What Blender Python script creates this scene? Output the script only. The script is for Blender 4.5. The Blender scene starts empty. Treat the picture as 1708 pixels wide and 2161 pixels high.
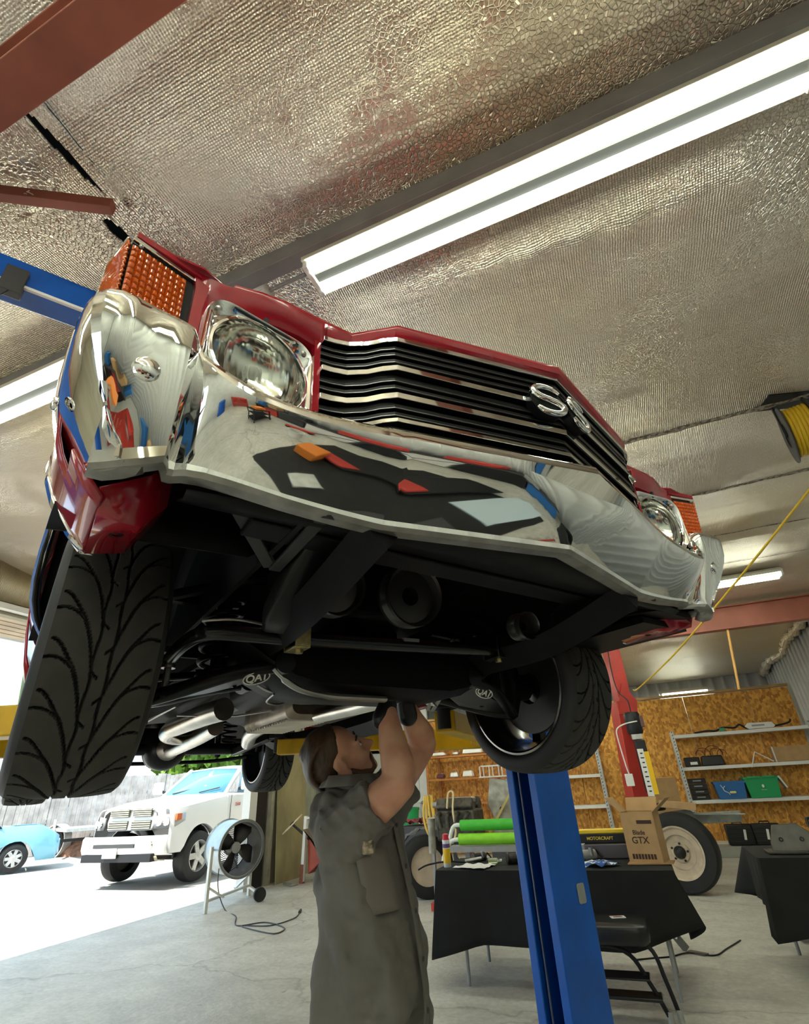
import bpy, math, random
from mathutils import Vector, Matrix, Euler, noise
random.seed(7)
SC = bpy.context.scene
COL = SC.collection
PI = math.pi
R = math.radians

# ------------------------------------------------------------------ camera
def look(yaw, pitch, roll, loc):
    yaw, pitch, roll = R(yaw), R(pitch), R(roll)
    fw = Vector((-math.sin(yaw) * math.cos(pitch), math.cos(yaw) * math.cos(pitch), math.sin(pitch)))
    rt = Vector((math.cos(yaw), math.sin(yaw), 0))
    up = rt.cross(fw)
    r = rt * math.cos(roll) + up * math.sin(roll)
    u = up * math.cos(roll) - rt * math.sin(roll)
    m = Matrix((( r.x, u.x, -fw.x, loc[0]), (r.y, u.y, -fw.y, loc[1]), (r.z, u.z, -fw.z, loc[2]), (0, 0, 0, 1)))
    return m
cd = bpy.data.cameras.new('camera')
cam = bpy.data.objects.new('camera', cd)
COL.objects.link(cam)
cd.sensor_fit = 'HORIZONTAL'
cd.sensor_width = 36.0
cd.lens = 22.42
cd.clip_start = 0.02
cam.matrix_world = look(21.3467, 28.4891, -3.3098, (0, 0, 1.42))
SC.camera = cam

# ------------------------------------------------------------------ sky, sun, exposure
SC.view_settings.view_transform = 'Standard'
SC.view_settings.look = 'None'
SC.view_settings.gamma = 1.0
SC.view_settings.use_curve_mapping = False
SC.view_settings.exposure = 1.0
LAMP_POWER = 15.0
SKY_POWER = 1.0
SUN_POWER = 5.5
w = bpy.data.worlds.new('world')
SC.world = w
w.use_nodes = True
nt = w.node_tree
nt.nodes.clear()
sky = nt.nodes.new('ShaderNodeTexSky')
sky.sky_type = 'HOSEK_WILKIE'
sky.sun_direction = Vector((-0.25, -0.55, 0.8)).normalized()
sky.turbidity = 4.0
sky.ground_albedo = 0.4
bg = nt.nodes.new('ShaderNodeBackground')
bg.inputs[1].default_value = SKY_POWER
wo = nt.nodes.new('ShaderNodeOutputWorld')
haze = nt.nodes.new('ShaderNodeMix')
haze.data_type = 'RGBA'
haze.inputs[0].default_value = 0.65
haze.inputs[7].default_value = (1.25, 1.62, 1.98, 1)      # thin bright overcast in front of the blue
nt.links.new(sky.outputs[0], haze.inputs[6])
nt.links.new(haze.outputs[2], bg.inputs[0])
nt.links.new(bg.outputs[0], wo.inputs[0])
sd = bpy.data.lights.new('sun', 'SUN')
sd.energy = SUN_POWER
sd.angle = R(0.6)
sd.color = (1.0, 0.95, 0.87)
so = bpy.data.objects.new('sun', sd)
COL.objects.link(so)
so.rotation_euler = Vector((0.25, 0.55, -0.8)).to_track_quat('-Z', 'Y').to_euler()
so.location = (-20, -20, 30)

# ------------------------------------------------------------------ materials
MATS = {}
def mat(name, col, rough=0.5, metal=0.0, var=0.0, vscale=6.0, col2=None, bump=0.0, bscale=40.0, bdist=0.01,
        emit=None, trans=0.0, coat=0.0, stretch=None, ior=1.45, detail=4.0, spec=None, rvar=0.0, ramp=(0.35, 0.65), alpha=1.0):
    if name in MATS: return MATS[name]
    m = bpy.data.materials.new(name)
    m.use_nodes = True
    n = m.node_tree.nodes
    l = m.node_tree.links
    b = n['Principled BSDF']
    c4 = (col[0], col[1], col[2], 1)
    b.inputs['Base Color'].default_value = c4
    b.inputs['Roughness'].default_value = rough
    b.inputs['Metallic'].default_value = metal
    b.inputs['IOR'].default_value = ior
    if alpha < 1: b.inputs['Alpha'].default_value = alpha
    if spec is not None: b.inputs['Specular IOR Level'].default_value = spec
    if trans: b.inputs['Transmission Weight'].default_value = trans
    if coat:
        b.inputs['Coat Weight'].default_value = coat
        b.inputs['Coat Roughness'].default_value = 0.04
    if emit:
        b.inputs['Emission Color'].default_value = (emit[0], emit[1], emit[2], 1)
        b.inputs['Emission Strength'].default_value = emit[3]
    co = None
    if var or col2 or bump or rvar:
        tc = n.new('ShaderNodeTexCoord')
        co = tc.outputs['Object']
        if stretch:
            mp = n.new('ShaderNodeMapping')
            mp.inputs['Scale'].default_value = stretch
            l.new(co, mp.inputs['Vector'])
            co = mp.outputs['Vector']
    if var or col2 or rvar:
        t = n.new('ShaderNodeTexNoise')
        t.inputs['Scale'].default_value = vscale
        t.inputs['Detail'].default_value = detail
        l.new(co, t.inputs['Vector'])
        rp = n.new('ShaderNodeValToRGB')
        rp.color_ramp.elements[0].position = ramp[0]
        rp.color_ramp.elements[1].position = ramp[1]
        cc = col2 or tuple(max(0, x * (1 - var)) for x in col)
        rp.color_ramp.elements[0].color = (cc[0], cc[1], cc[2], 1)
        rp.color_ramp.elements[1].color = c4
        l.new(t.outputs['Fac'], rp.inputs['Fac'])
        if var or col2: l.new(rp.outputs['Color'], b.inputs['Base Color'])
        if rvar:
            mr = n.new('ShaderNodeMapRange')
            mr.inputs['To Min'].default_value = max(0.0, rough - rvar)
            mr.inputs['To Max'].default_value = min(1.0, rough + rvar)
            l.new(t.outputs['Fac'], mr.inputs['Value'])
            l.new(mr.outputs['Result'], b.inputs['Roughness'])
    if bump:
        t2 = n.new('ShaderNodeTexNoise')
        t2.inputs['Scale'].default_value = bscale
        t2.inputs['Detail'].default_value = 5.0
        l.new(co, t2.inputs['Vector'])
        bp = n.new('ShaderNodeBump')
        bp.inputs['Strength'].default_value = bump
        bp.inputs['Distance'].default_value = bdist
        l.new(t2.outputs['Fac'], bp.inputs['Height'])
        l.new(bp.outputs['Normal'], b.inputs['Normal'])
    MATS[name] = m
    return m

# ------------------------------------------------------------------ mesh builder
class MB:
    def __init__(s): s.v = []; s.f = []; s.m = []
    def add(s, vs, fs, m=0):
        o = len(s.v)
        s.v += [tuple(p) for p in vs]
        s.f += [tuple(i + o for i in f) for f in fs]
        s.m += [m] * len(fs)
        return s
    def box(s, c, d, rot=None, m=0, taper=None):
        hx, hy, hz = d[0] / 2, d[1] / 2, d[2] / 2
        vs = [Vector((x, y, z)) for z in (-hz, hz) for y in (-hy, hy) for x in (-hx, hx)]
        if taper:
            for p in vs[4:]: p.x *= taper[0]; p.y *= taper[1]
        if rot is not None:
            q = rot if isinstance(rot, Matrix) else Euler(rot).to_matrix()
            vs = [q @ p for p in vs]
        vs = [p + Vector(c) for p in vs]
        return s.add(vs, [(0, 2, 3, 1), (4, 5, 7, 6), (0, 1, 5, 4), (2, 6, 7, 3), (0, 4, 6, 2), (1, 3, 7, 5)], m)
    def bar(s, a, b, wd, th, up=(0, 0, 1), m=0):
        a, b = Vector(a), Vector(b)
        d = b - a
        z = d.normalized()
        u = Vector(up)
        if abs(z.dot(u)) > 0.98: u = Vector((1, 0, 0))
        x = z.cross(u).normalized()
        y = x.cross(z)
        q = Matrix((x, y, z)).transposed()
        return s.box((a + b) / 2, (wd, th, d.length), q, m)
    def tube(s, pts, r, n=8, closed=False, m=0, caps=True, flat=None):
        pts = [Vector(p) for p in pts]
        k = len(pts)
        rs = r if isinstance(r, (list, tuple)) else [r] * k
        tang = []
        for i in range(k):
            if closed: t = pts[(i + 1) % k] - pts[i - 1]
            else: t = pts[min(i + 1, k - 1)] - pts[max(i - 1, 0)]
            tang.append(t.normalized() if t.length > 1e-9 else Vector((0, 0, 1)))
        u = Vector((0, 0, 1))
        if abs(tang[0].dot(u)) > 0.9: u = Vector((1, 0, 0))
        x = tang[0].cross(u).normalized()
        vs = []
        for i in range(k):
            t = tang[i]
            x = (x - t * x.dot(t)).normalized()
            y = t.cross(x)
            for j in range(n):
                a = 2 * PI * j / n
                vs.append(pts[i] + (x * math.cos(a) + y * math.sin(a) * (flat or 1)) * rs[i])
        fs = []
        for i in range(k if closed else k - 1):
            i2 = (i + 1) % k
            for j in range(n):
                j2 = (j + 1) % n
                fs.append((i * n + j, i * n + j2, i2 * n + j2, i2 * n + j))
        if caps and not closed:
            fs.append(tuple(range(n))[::-1])
            fs.append(tuple((k - 1) * n + j for j in range(n)))
        return s.add(vs, fs, m)
    def cyl(s, a, b, r, r2=None, n=20, m=0, caps=True):
        return s.tube([a, b], [r, r if r2 is None else r2], n, m=m, caps=caps)
    def lathe(s, prof, origin=(0, 0, 0), axis=(0, 0, 1), n=32, m=0, closed=False, xdir=None):
        z = Vector(axis).normalized()
        u = Vector(xdir) if xdir else (Vector((1, 0, 0)) if abs(z.x) < 0.9 else Vector((0, 1, 0)))
        x = (u - z * u.dot(z)).normalized()
        y = z.cross(x)
        o = Vector(origin)
        vs = []
        for (r, h) in prof:
            for j in range(n):
                a = 2 * PI * j / n
                vs.append(o + (x * math.cos(a) + y * math.sin(a)) * r + z * h)
        fs = []
        k = len(prof)
        for i in range(k if closed else k - 1):
            i2 = (i + 1) % k
            for j in range(n):
                j2 = (j + 1) % n
                fs.append((i * n + j, i * n + j2, i2 * n + j2, i2 * n + j))
        return s.add(vs, fs, m)
    def prism(s, poly, o, ux, uy, th, m=0):
        o, ux, uy, th = Vector(o), Vector(ux), Vector(uy), Vector(th)
        n = len(poly)
        a = [o + ux * p[0] + uy * p[1] for p in poly]
        vs = a + [p + th for p in a]
        fs = [tuple(range(n))[::-1], tuple(range(n, 2 * n))]
        for i in range(n):
            j = (i + 1) % n
            fs.append((i, j, j + n, i + n))
        return s.add(vs, fs, m)
    def loft(s, secs, closed=False, caps=False, m=0):
        n = len(secs[0])
        vs = [p for q in secs for p in q]
        fs = []
        for i in range(len(secs) - 1):
            for j in range(n if closed else n - 1):
                j2 = (j + 1) % n
                fs.append((i * n + j, i * n + j2, (i + 1) * n + j2, (i + 1) * n + j))
        if caps and closed:
            fs.append(tuple(range(n))[::-1])
            fs.append(tuple((len(secs) - 1) * n + j for j in range(n)))
        return s.add(vs, fs, m)
    def sphere(s, c, r, n=16, k=10, m=0, rot=None):
        rr = r if isinstance(r, (tuple, list)) else (r, r, r)
        vs = []
        for i in range(k + 1):
            t = PI * i / k
            for j in range(n):
                a = 2 * PI * j / n
                p = Vector((rr[0] * math.sin(t) * math.cos(a), rr[1] * math.sin(t) * math.sin(a), rr[2] * math.cos(t)))
                if rot is not None: p = (rot if isinstance(rot, Matrix) else Euler(rot).to_matrix()) @ p
                vs.append(p + Vector(c))
        fs = []
        for i in range(k):
            for j in range(n):
                j2 = (j + 1) % n
                fs.append((i * n + j, (i + 1) * n + j, (i + 1) * n + j2, i * n + j2))
        return s.add(vs, fs, m)
    def build(s, name, mats, parent=None, smooth=35, bevel=0.0, seg=2, loc=None, rot=None, thick=0.0, sub=0):
        me = bpy.data.meshes.new(name)
        me.from_pydata(s.v, [], s.f)
        me.update()
        if not isinstance(mats, (list, tuple)): mats = [mats]
        for q in mats: me.materials.append(q)
        if len(mats) > 1: me.polygons.foreach_set('material_index', s.m)
        import bmesh
        bm = bmesh.new()
        bm.from_mesh(me)
        bmesh.ops.recalc_face_normals(bm, faces=bm.faces)
        bm.to_mesh(me)
        bm.free()
        if smooth:
            me.polygons.foreach_set('use_smooth', [True] * len(me.polygons))
            me.set_sharp_from_angle(angle=R(smooth))
        o = bpy.data.objects.new(name, me)
        COL.objects.link(o)
        if parent: o.parent = parent
        if loc: o.location = loc
        if rot: o.rotation_euler = rot
        if thick:
            q = o.modifiers.new('solid', 'SOLIDIFY')
            q.thickness = thick
            q.offset = 0
        if bevel:
            q = o.modifiers.new('bevel', 'BEVEL')
            q.width = bevel
            q.segments = seg
            q.limit_method = 'ANGLE'
            q.angle_limit = R(40)
        if sub:
            q = o.modifiers.new('sub', 'SUBSURF')
            q.levels = q.render_levels = sub
        return o

def thing(name, label, cat, loc=(0, 0, 0), rz=0.0, group=None):
    o = bpy.data.objects.new(name, None)
    COL.objects.link(o)
    o.location = loc
    o.rotation_euler = (0, 0, rz)
    o.empty_display_size = 0.1
    tag(o, label, cat, group)
    return o
def tag(o, label, cat, group=None):
    o['label'] = label
    o['category'] = cat
    if group: o['group'] = group
    return o
def struct(o, label=None):
    o['kind'] = 'structure'
    if label: o['label'] = label
    return o
def copy_tree(o, parent=None):
    c = o.copy()
    COL.objects.link(c)
    if parent: c.parent = parent
    for ch in list(o.children): copy_tree(ch, c)
    return c
def smooth_path(pts, k=6, closed=False):
    pts = [Vector(p) for p in pts]
    n = len(pts)
    out = []
    for i in range(n if closed else n - 1):
        p1, p2 = pts[i], pts[(i + 1) % n]
        p0 = pts[i - 1] if (i > 0 or closed) else p1
        p3 = pts[(i + 2) % n] if (i + 2 < n or closed) else p2
        for j in range(k):
            t = j / k
            out.append(0.5 * ((2 * p1) + (p2 - p0) * t + (2 * p0 - 5 * p1 + 4 * p2 - p3) * t * t + (3 * p1 - p0 - 3 * p2 + p3) * t ** 3))
    if not closed: out.append(pts[-1])
    return out
def text_part(txt, size, m, name, parent, loc, rot, depth=0.002, squash=1.0, bold=False):
    cu = bpy.data.curves.new(name, 'FONT')
    cu.body = txt
    cu.size = size
    cu.extrude = depth
    cu.align_x = 'CENTER'
    cu.align_y = 'CENTER'
    if bold: cu.offset = size * 0.02
    tmp = bpy.data.objects.new(name, cu)
    COL.objects.link(tmp)
    me = bpy.data.meshes.new_from_object(tmp.evaluated_get(bpy.context.evaluated_depsgraph_get()))
    bpy.data.objects.remove(tmp)
    bpy.data.curves.remove(cu)
    me.materials.clear()
    me.materials.append(m)
    me.name = name
    o = bpy.data.objects.new(name, me)
    COL.objects.link(o)
    if parent: o.parent = parent
    o.location = loc
    o.rotation_euler = rot if not isinstance(rot, Matrix) else rot.to_euler()
    o.scale = (squash, 1, 1)
    return o
def basis(x, y):
    x = Vector(x).normalized()
    y = Vector(y)
    y = (y - x * y.dot(x)).normalized()
    z = x.cross(y)
    return Matrix((x, y, z)).transposed()
def lerp(a, b, t): return a + (b - a) * t
def interp(tab, x):
    if x <= tab[0][0]: return tab[0][1:]
    for i in range(len(tab) - 1):
        a, b = tab[i], tab[i + 1]
        if x <= b[0]:
            t = (x - a[0]) / (b[0] - a[0])
            return [lerp(p, q, t) for p, q in zip(a[1:], b[1:])]
    return tab[-1][1:]
# ------------------------------------------------------------------ common materials
M_red_steel = mat('red_oxide_steel', (0.36, 0.115, 0.07), 0.55, var=0.25, vscale=3)
M_blue = mat('blue_enamel', (0.002, 0.105, 0.50), 0.4, var=0.2, vscale=5)
M_yellow = mat('yellow_enamel', (0.72, 0.42, 0.01), 0.38, var=0.25, vscale=9)
M_black = mat('black_plastic', (0.012, 0.012, 0.013), 0.45)
M_darkgrey = mat('dark_grey', (0.05, 0.05, 0.05), 0.5)
M_white = mat('white_paint', (0.8, 0.79, 0.74), 0.45)
M_grey = mat('grey_paint', (0.34, 0.34, 0.32), 0.5, var=0.15, vscale=8)
M_galv = mat('galvanised', (0.62, 0.63, 0.6), 0.42, metal=0.6, var=0.2, vscale=14)
M_steel = mat('bare_steel', (0.5, 0.49, 0.46), 0.35, metal=0.9, var=0.2, vscale=20)
M_chrome = mat('chrome', (0.9, 0.9, 0.88), 0.035, metal=1.0)
M_card = mat('cardboard', (0.5, 0.31, 0.14), 0.8, var=0.12, vscale=10)
M_wood = mat('pine', (0.55, 0.33, 0.13), 0.65, var=0.3, vscale=5, stretch=(1, 1, 14))
M_rubber = mat('rubber', (0.017, 0.017, 0.016), 0.62, var=0.3, vscale=12)
M_brass = mat('brass', (0.7, 0.5, 0.2), 0.3, metal=1)

# ------------------------------------------------------------------ floor: concrete with stains and cracks
def concrete():
    m = bpy.data.materials.new('concrete')
    m.use_nodes = True
    n = m.node_tree.nodes; l = m.node_tree.links
    b = n['Principled BSDF']
    tc = n.new('ShaderNodeTexCoord')
    def noise_(sc, det, rough=0.55):
        t = n.new('ShaderNodeTexNoise'); t.inputs['Scale'].default_value = sc; t.inputs['Detail'].default_value = det
        t.inputs['Roughness'].default_value = rough
        l.new(tc.outputs['Object'], t.inputs['Vector']); return t.outputs['Fac']
    def ramp(src, stops):
        r = n.new('ShaderNodeValToRGB')
        for i, (p, c) in enumerate(stops):
            e = r.color_ramp.elements[i] if i < 2 else r.color_ramp.elements.new(p)
            e.position = p; e.color = (c[0], c[1], c[2], 1)
        l.new(src, r.inputs['Fac']); return r.outputs['Color']
    def mixc(a, c, mode, fac=1.0):
        x = n.new('ShaderNodeMix'); x.data_type = 'RGBA'; x.blend_type = mode; x.inputs[0].default_value = fac
        l.new(a, x.inputs[6]); l.new(c, x.inputs[7]); return x.outputs[2]
    base = ramp(noise_(0.9, 8, 0.62), [(0.3, (0.54, 0.52, 0.455)), (0.7, (0.74, 0.72, 0.64))])
    fine = ramp(noise_(22, 6), [(0.35, (0.82, 0.82, 0.82)), (0.65, (1, 1, 1))])
    spots = ramp(noise_(7, 3), [(0.25, (0.35, 0.33, 0.3)), (0.33, (1, 1, 1))])
    mid = ramp(noise_(3.1, 7, 0.7), [(0.33, (0.72, 0.72, 0.72)), (0.6, (1, 1, 1))])
    c = mixc(mixc(mixc(base, fine, 'MULTIPLY'), mid, 'MULTIPLY', 0.7), spots, 'MULTIPLY', 0.55)
    v = n.new('ShaderNodeTexVoronoi'); v.feature = 'DISTANCE_TO_EDGE'; v.inputs['Scale'].default_value = 0.33
    wn = n.new('ShaderNodeTexNoise'); wn.inputs['Scale'].default_value = 1.5; wn.inputs['Detail'].default_value = 6
    l.new(tc.outputs['Object'], wn.inputs['Vector'])
    vm = n.new('ShaderNodeVectorMath'); vm.operation = 'MULTIPLY_ADD'
    vm.inputs[1].default_value = (0.9, 0.9, 0.9)
    l.new(wn.outputs['Color'], vm.inputs[0]); l.new(tc.outputs['Object'], vm.inputs[2])
    l.new(vm.outputs[0], v.inputs['Vector'])
    cr = ramp(v.outputs['Distance'], [(0.0, (0.45, 0.44, 0.42)), (0.006, (1, 1, 1))])
    c = mixc(c, cr, 'MULTIPLY', 0.6)
    l.new(c, b.inputs['Base Color'])
    b.inputs['Roughness'].default_value = 0.5
    bp = n.new('ShaderNodeBump'); bp.inputs['Strength'].default_value = 0.25; bp.inputs['Distance'].default_value = 0.01
    l.new(noise_(30, 5), bp.inputs['Height']); l.new(bp.outputs[0], b.inputs['Normal'])
    return m
M_conc = concrete()
XL, XR, YF, YB, YO = -6.65, 3.25, -4.5, 15.0, 13.2      # left wall, right wall, front wall, back wall, plywood partition
def ceil_z(y): return 4.29 - 0.058 * y
struct(MB().box(((XL + XR) / 2, (YF + YB) / 2, -0.1), (XR - XL + 0.3, YB - YF + 0.3, 0.2)).build('floor', M_conc, smooth=0), 'grey stained concrete workshop floor')
M_yard = mat('yard_gravel', (0.46, 0.43, 0.38), 0.85, col2=(0.36, 0.34, 0.3), vscale=1.2, bump=0.5, bscale=60)
struct(MB().box((XL - 0.15 - 20, 8, -0.12), (40, 60, 0.2)).build('ground', M_yard, smooth=0), 'sunlit gravel yard outside the open bay')

# ------------------------------------------------------------------ foil-faced insulation
def foil(name, axis, wrinkle=1.0, tint=(0.80, 0.73, 0.65)):
    m = bpy.data.materials.new(name)
    m.use_nodes = True
    n = m.node_tree.nodes; l = m.node_tree.links
    b = n['Principled BSDF']
    b.inputs['Metallic'].default_value = 0.82
    tc = n.new('ShaderNodeTexCoord')
    def mapped(sc):
        mp = n.new('ShaderNodeMapping'); mp.inputs['Scale'].default_value = sc
        l.new(tc.outputs['Object'], mp.inputs['Vector']); return mp.outputs['Vector']
    def tex(kind, vec, scale, **kw):
        t = n.new(kind); t.inputs['Scale'].default_value = scale
        for k, v in kw.items():
            if k in t.inputs: t.inputs[k].default_value = v
            else: setattr(t, k, v)
        l.new(vec, t.inputs['Vector']); return t
    def mth(op, a, c):
        x = n.new('ShaderNodeMath'); x.operation = op
        for i, q in enumerate((a, c)):
            if isinstance(q, (int, float)): x.inputs[i].default_value = q
            else: l.new(q, x.inputs[i])
        return x.outputs[0]
    s1 = mapped((1, 1, 1))
    # reinforcement mesh lines and crackle
    wv = tex('ShaderNodeTexWave', s1, 22.0, bands_direction=axis, Distortion=2.2, Detail=3.0)
    wv.inputs['Detail Scale'].default_value = 1.5
    wv2 = tex('ShaderNodeTexWave', s1, 26.0, bands_direction='Y' if axis == 'X' else 'X', Distortion=2.5, Detail=3.0)
    vo = tex('ShaderNodeTexVoronoi', s1, 52.0, feature='DISTANCE_TO_EDGE')
    nb = tex('ShaderNodeTexNoise', s1, 1.1, Detail=6.0)
    nc = tex('ShaderNodeTexNoise', mapped((0.35, 2.2, 1) if axis == 'X' else (2.2, 0.35, 1)), 3.0, Detail=7.0)
    sel = n.new('ShaderNodeMapRange'); sel.inputs['From Min'].default_value = 0.42; sel.inputs['From Max'].default_value = 0.58
    l.new(nb.outputs['Fac'], sel.inputs['Value'])
    cr = mth('MINIMUM', vo.outputs['Distance'], 0.14)
    lines = mth('ADD', mth('MULTIPLY', wv.outputs['Fac'], 0.75), mth('MULTIPLY', wv2.outputs['Fac'], 0.4))
    mx = n.new('ShaderNodeMix'); mx.data_type = 'FLOAT'
    l.new(sel.outputs['Result'], mx.inputs[0]); l.new(lines, mx.inputs[2]); l.new(mth('MULTIPLY', cr, 4.5), mx.inputs[3])
    h = mth('ADD', mth('MULTIPLY', mx.outputs[0], 0.55), mth('MULTIPLY', nc.outputs['Fac'], 2.4 * wrinkle))
    bp = n.new('ShaderNodeBump'); bp.inputs['Strength'].default_value = 0.9; bp.inputs['Distance'].default_value = 0.016
    l.new(h, bp.inputs['Height']); l.new(bp.outputs[0], b.inputs['Normal'])
    rp = n.new('ShaderNodeValToRGB')
    rp.color_ramp.elements[0].color = (tint[0] * 0.92, tint[1] * 0.86, tint[2] * 0.68, 1)  # golden tone paints in the strand board's warm reflection, spread at random
    rp.color_ramp.elements[1].color = (tint[0], tint[1], tint[2], 1)
    rp.color_ramp.elements[0].position = 0.35; rp.color_ramp.elements[1].position = 0.62
    n3 = tex('ShaderNodeTexNoise', s1, 0.45, Detail=3.0)
    l.new(n3.outputs['Fac'], rp.inputs['Fac']); l.new(rp.outputs['Color'], b.inputs['Base Color'])
    b.inputs['Roughness'].default_value = 0.36
    return m
M_foil = foil('foil_insulation', 'X')

# ceiling: draped sheet between purlins, seams along X
def drape(x, y):
    u = (y - 1.62) / 1.52
    fr = u - math.floor(u)
    sag = 0.045 * math.sin(PI * fr) ** 2
    w_ = noise.noise(Vector((x * 0.35, y * 1.4, 0))) * 0.022 + noise.noise(Vector((x * 1.3, y * 3.5, 3))) * 0.008
    fold = 0.0
    # slack fold of foil hanging below the near light
    d = (y - 2.05 - 0.06 * math.sin(x * 2.1)) / 0.09
    if -1 < x < 1.6: fold = 0.05 * math.exp(-d * d) * math.sin(PI * (x + 1) / 2.6) * (1 + 0.3 * math.sin(x * 23 + y * 9))
    return -sag + w_ - max(0, fold)
cm = MB()
nx, ny = 150, 260
gx = sorted([lerp(XL, XR, i / nx) for i in range(nx + 1)] + [-2.12 + 0.012 * i for i in range(25)])
gy = sorted([lerp(YF, YB, j / ny) for j in range(ny + 1)] + [0.40 + 0.014 * i for i in range(56)])
nx, ny = len(gx) - 1, len(gy) - 1
vs = [(x, y, ceil_z(y) + drape(x, y)) for y in gy for x in gx]
def hole(x, y):
    if 0.42 < y < 0.86:
        t = (y - 0.42) / 0.44
        return abs(x - lerp(-1.945, -1.890, t)) < 0.024 * math.sin(PI * min(1, t * 0.9 + 0.12)) ** 0.7
    if 0.93 < y < 1.09:
        t = (y - 0.93) / 0.16
        return abs(x - lerp(-2.005, -1.995, t)) < 0.034 * math.sin(PI * t) ** 0.5
    return False
fs = []
for j in range(ny):
    for i in range(nx):
        if not hole((gx[i] + gx[i + 1]) / 2, (gy[j] + gy[j + 1]) / 2): fs.append((j * (nx + 1) + i, j * (nx + 1) + i + 1, (j + 1) * (nx + 1) + i + 1, (j + 1) * (nx + 1) + i))
cm.add(vs, fs)
struct(cm.build('ceiling', M_foil, smooth=60, thick=0.01), 'foil faced insulation sheeting under the roof')
struct(MB().prism([(YF - .1, ceil_z(YF) + .45), (YB + .1, ceil_z(YB) + .45), (YB + .1, ceil_z(YB) + .5), (YF - .1, ceil_z(YF) + .5)], (XL - .1, 0, 0), (0, 1, 0), (0, 0, 1), (XR - XL + .2, 0, 0)).build('roof', M_darkgrey, smooth=0))

# dirty taped seams and stains on the foil
M_seam = mat('seam_dirt', (0.13, 0.10, 0.07), 0.7, var=0.5, vscale=30, col2=(0.42, 0.37, 0.29), ramp=(0.42, 0.58))
def seam(x0, x1, y, w_, name, label):
    s = MB()
    k = 60
    top = []; bot = []
    for i in range(k + 1):
        x = lerp(x0, x1, i / k)
        a = w_ * (0.6 + 0.5 * noise.noise(Vector((x * 6, y * 5, 1))))
        dy = 0.012 * noise.noise(Vector((x * 4, y, 7)))
        for yy, L in ((y + dy - a, bot), (y + dy + a, top)): L.append((x, yy, ceil_z(yy) + drape(x, yy) - 0.012))
    s.loft([bot, top])
    return tag(s.build(name, M_seam, smooth=60, thick=0.003), label, 'seam')

# corrugated metal sheet
def corrugated(x0, x1, z0, z1, pitch, depth, place):
    s = MB()
    a = []; b_ = []
    n_ = int((x1 - x0) / pitch)
    prof = [(0, 0), (0.62, 0), (0.72, 1), (0.9, 1), (1.0, 0)]
    for i in range(n_):
        for (t, h) in prof[:-1]:
            u = x0 + (i + t) * pitch
            a.append(place(u, z0, h * depth)); b_.append(place(u, z1, h * depth))
    a.append(place(x1, z0, 0)); b_.append(place(x1, z1, 0))
    s.loft([a, b_])
    return s
M_sheet = mat('white_sheet_metal', (0.66, 0.68, 0.64), 0.45, var=0.12, vscale=2)
struct(corrugated(XL, XR, 0, 3.6, 0.25, 0.03, lambda u, z, h: (u, YB - h, z)).build('wall_back', M_sheet, smooth=20, thick=0.01))
struct(corrugated(YF, YB, 0, 4.5, 0.25, 0.03, lambda u, z, h: (XR - h, u, min(z, ceil_z(u) + .1))).build('wall_right', M_sheet, smooth=20, thick=0.01))
# left wall: big open bay from y=1.2 to 9.0, sheet metal above it
DOOR_Z = 3.48
s = MB()
for (y0, y1, z0, z1) in ((YF, 0.6, 0, 4.6), (9.0, YB, 0, 4.2), (0.6, 9.0, DOOR_Z, 4.4)):
    s.box((XL - 0.08, (y0 + y1) / 2, (z0 + z1) / 2), (0.12, y1 - y0, z1 - z0))
struct(s.build('wall_left', mat('plywood_wall', (0.40, 0.37, 0.27), 0.75, var=0.25, vscale=1.6, stretch=(1, 1, 0.4)), smooth=0))
# front wall behind the photographer, with an open roller door letting daylight in
s = MB()
for (x0, x1, z0, z1) in ((XL, -5.6, 0, 4.7), (-2.2, XR, 0, 4.7), (-5.6, -2.2, 3.0, 4.7)):
    s.box(((x0 + x1) / 2, YF - 0.06, (z0 + z1) / 2), (x1 - x0, 0.12, z1 - z0))
struct(s.build('wall_front', M_sheet, smooth=0))
struct(MB().box((0, YF - 12, -0.12), (50, 23.8, 0.2)).build('ground', M_yard, smooth=0))
# foil hung on the upper left wall inside
s = MB()
a = []; b_ = []
for j in range(61):
    y = lerp(0.3, 9.0, j / 60)
    a.append((XL + 0.02 + 0.03 * noise.noise(Vector((y * 2, 0, 0))), y, 3.62)); b_.append((XL + 0.03 + 0.02 * noise.noise(Vector((y * 3, 1, 0))), y, ceil_z(y) - 0.02))
s.loft([a, b_])
struct(s.build('wall_left_insulation', foil('foil_wall', 'Y', 1.4, (0.70, 0.64, 0.52)), thick=0.01))
# door track along the header, white
struct(MB().box((XL + 0.05, 4.7, 3.55), (0.10, 8.8, 0.07)).build('trim_1', M_white, bevel=0.005), 'white header channel over the open bay')
# timber slatted canopy outside over the bay
t = thing('canopy', 'slatted timber canopy outside over the open bay', 'canopy', (XL - 0.14, 4.5, 0))
M_slat = mat('canopy_board', (0.58, 0.47, 0.34), 0.7, var=0.3, vscale=3)
for k in range(7):
    MB().box((-0.10 - 0.155 * k, 0, 3.62 - 0.008 * k), (0.157, 8.6, 0.03)).build('board', M_slat, t)
for y in (-2.6, -1.1, 0.4, 1.9, 3.4):
    MB().box((-0.55, y, 3.70), (1.1, 0.05, 0.11)).build('joist', M_slat, t)
MB().box((-1.16, 0, 3.62), (0.04, 8.7, 0.16)).build('fascia', M_white, t)

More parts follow.
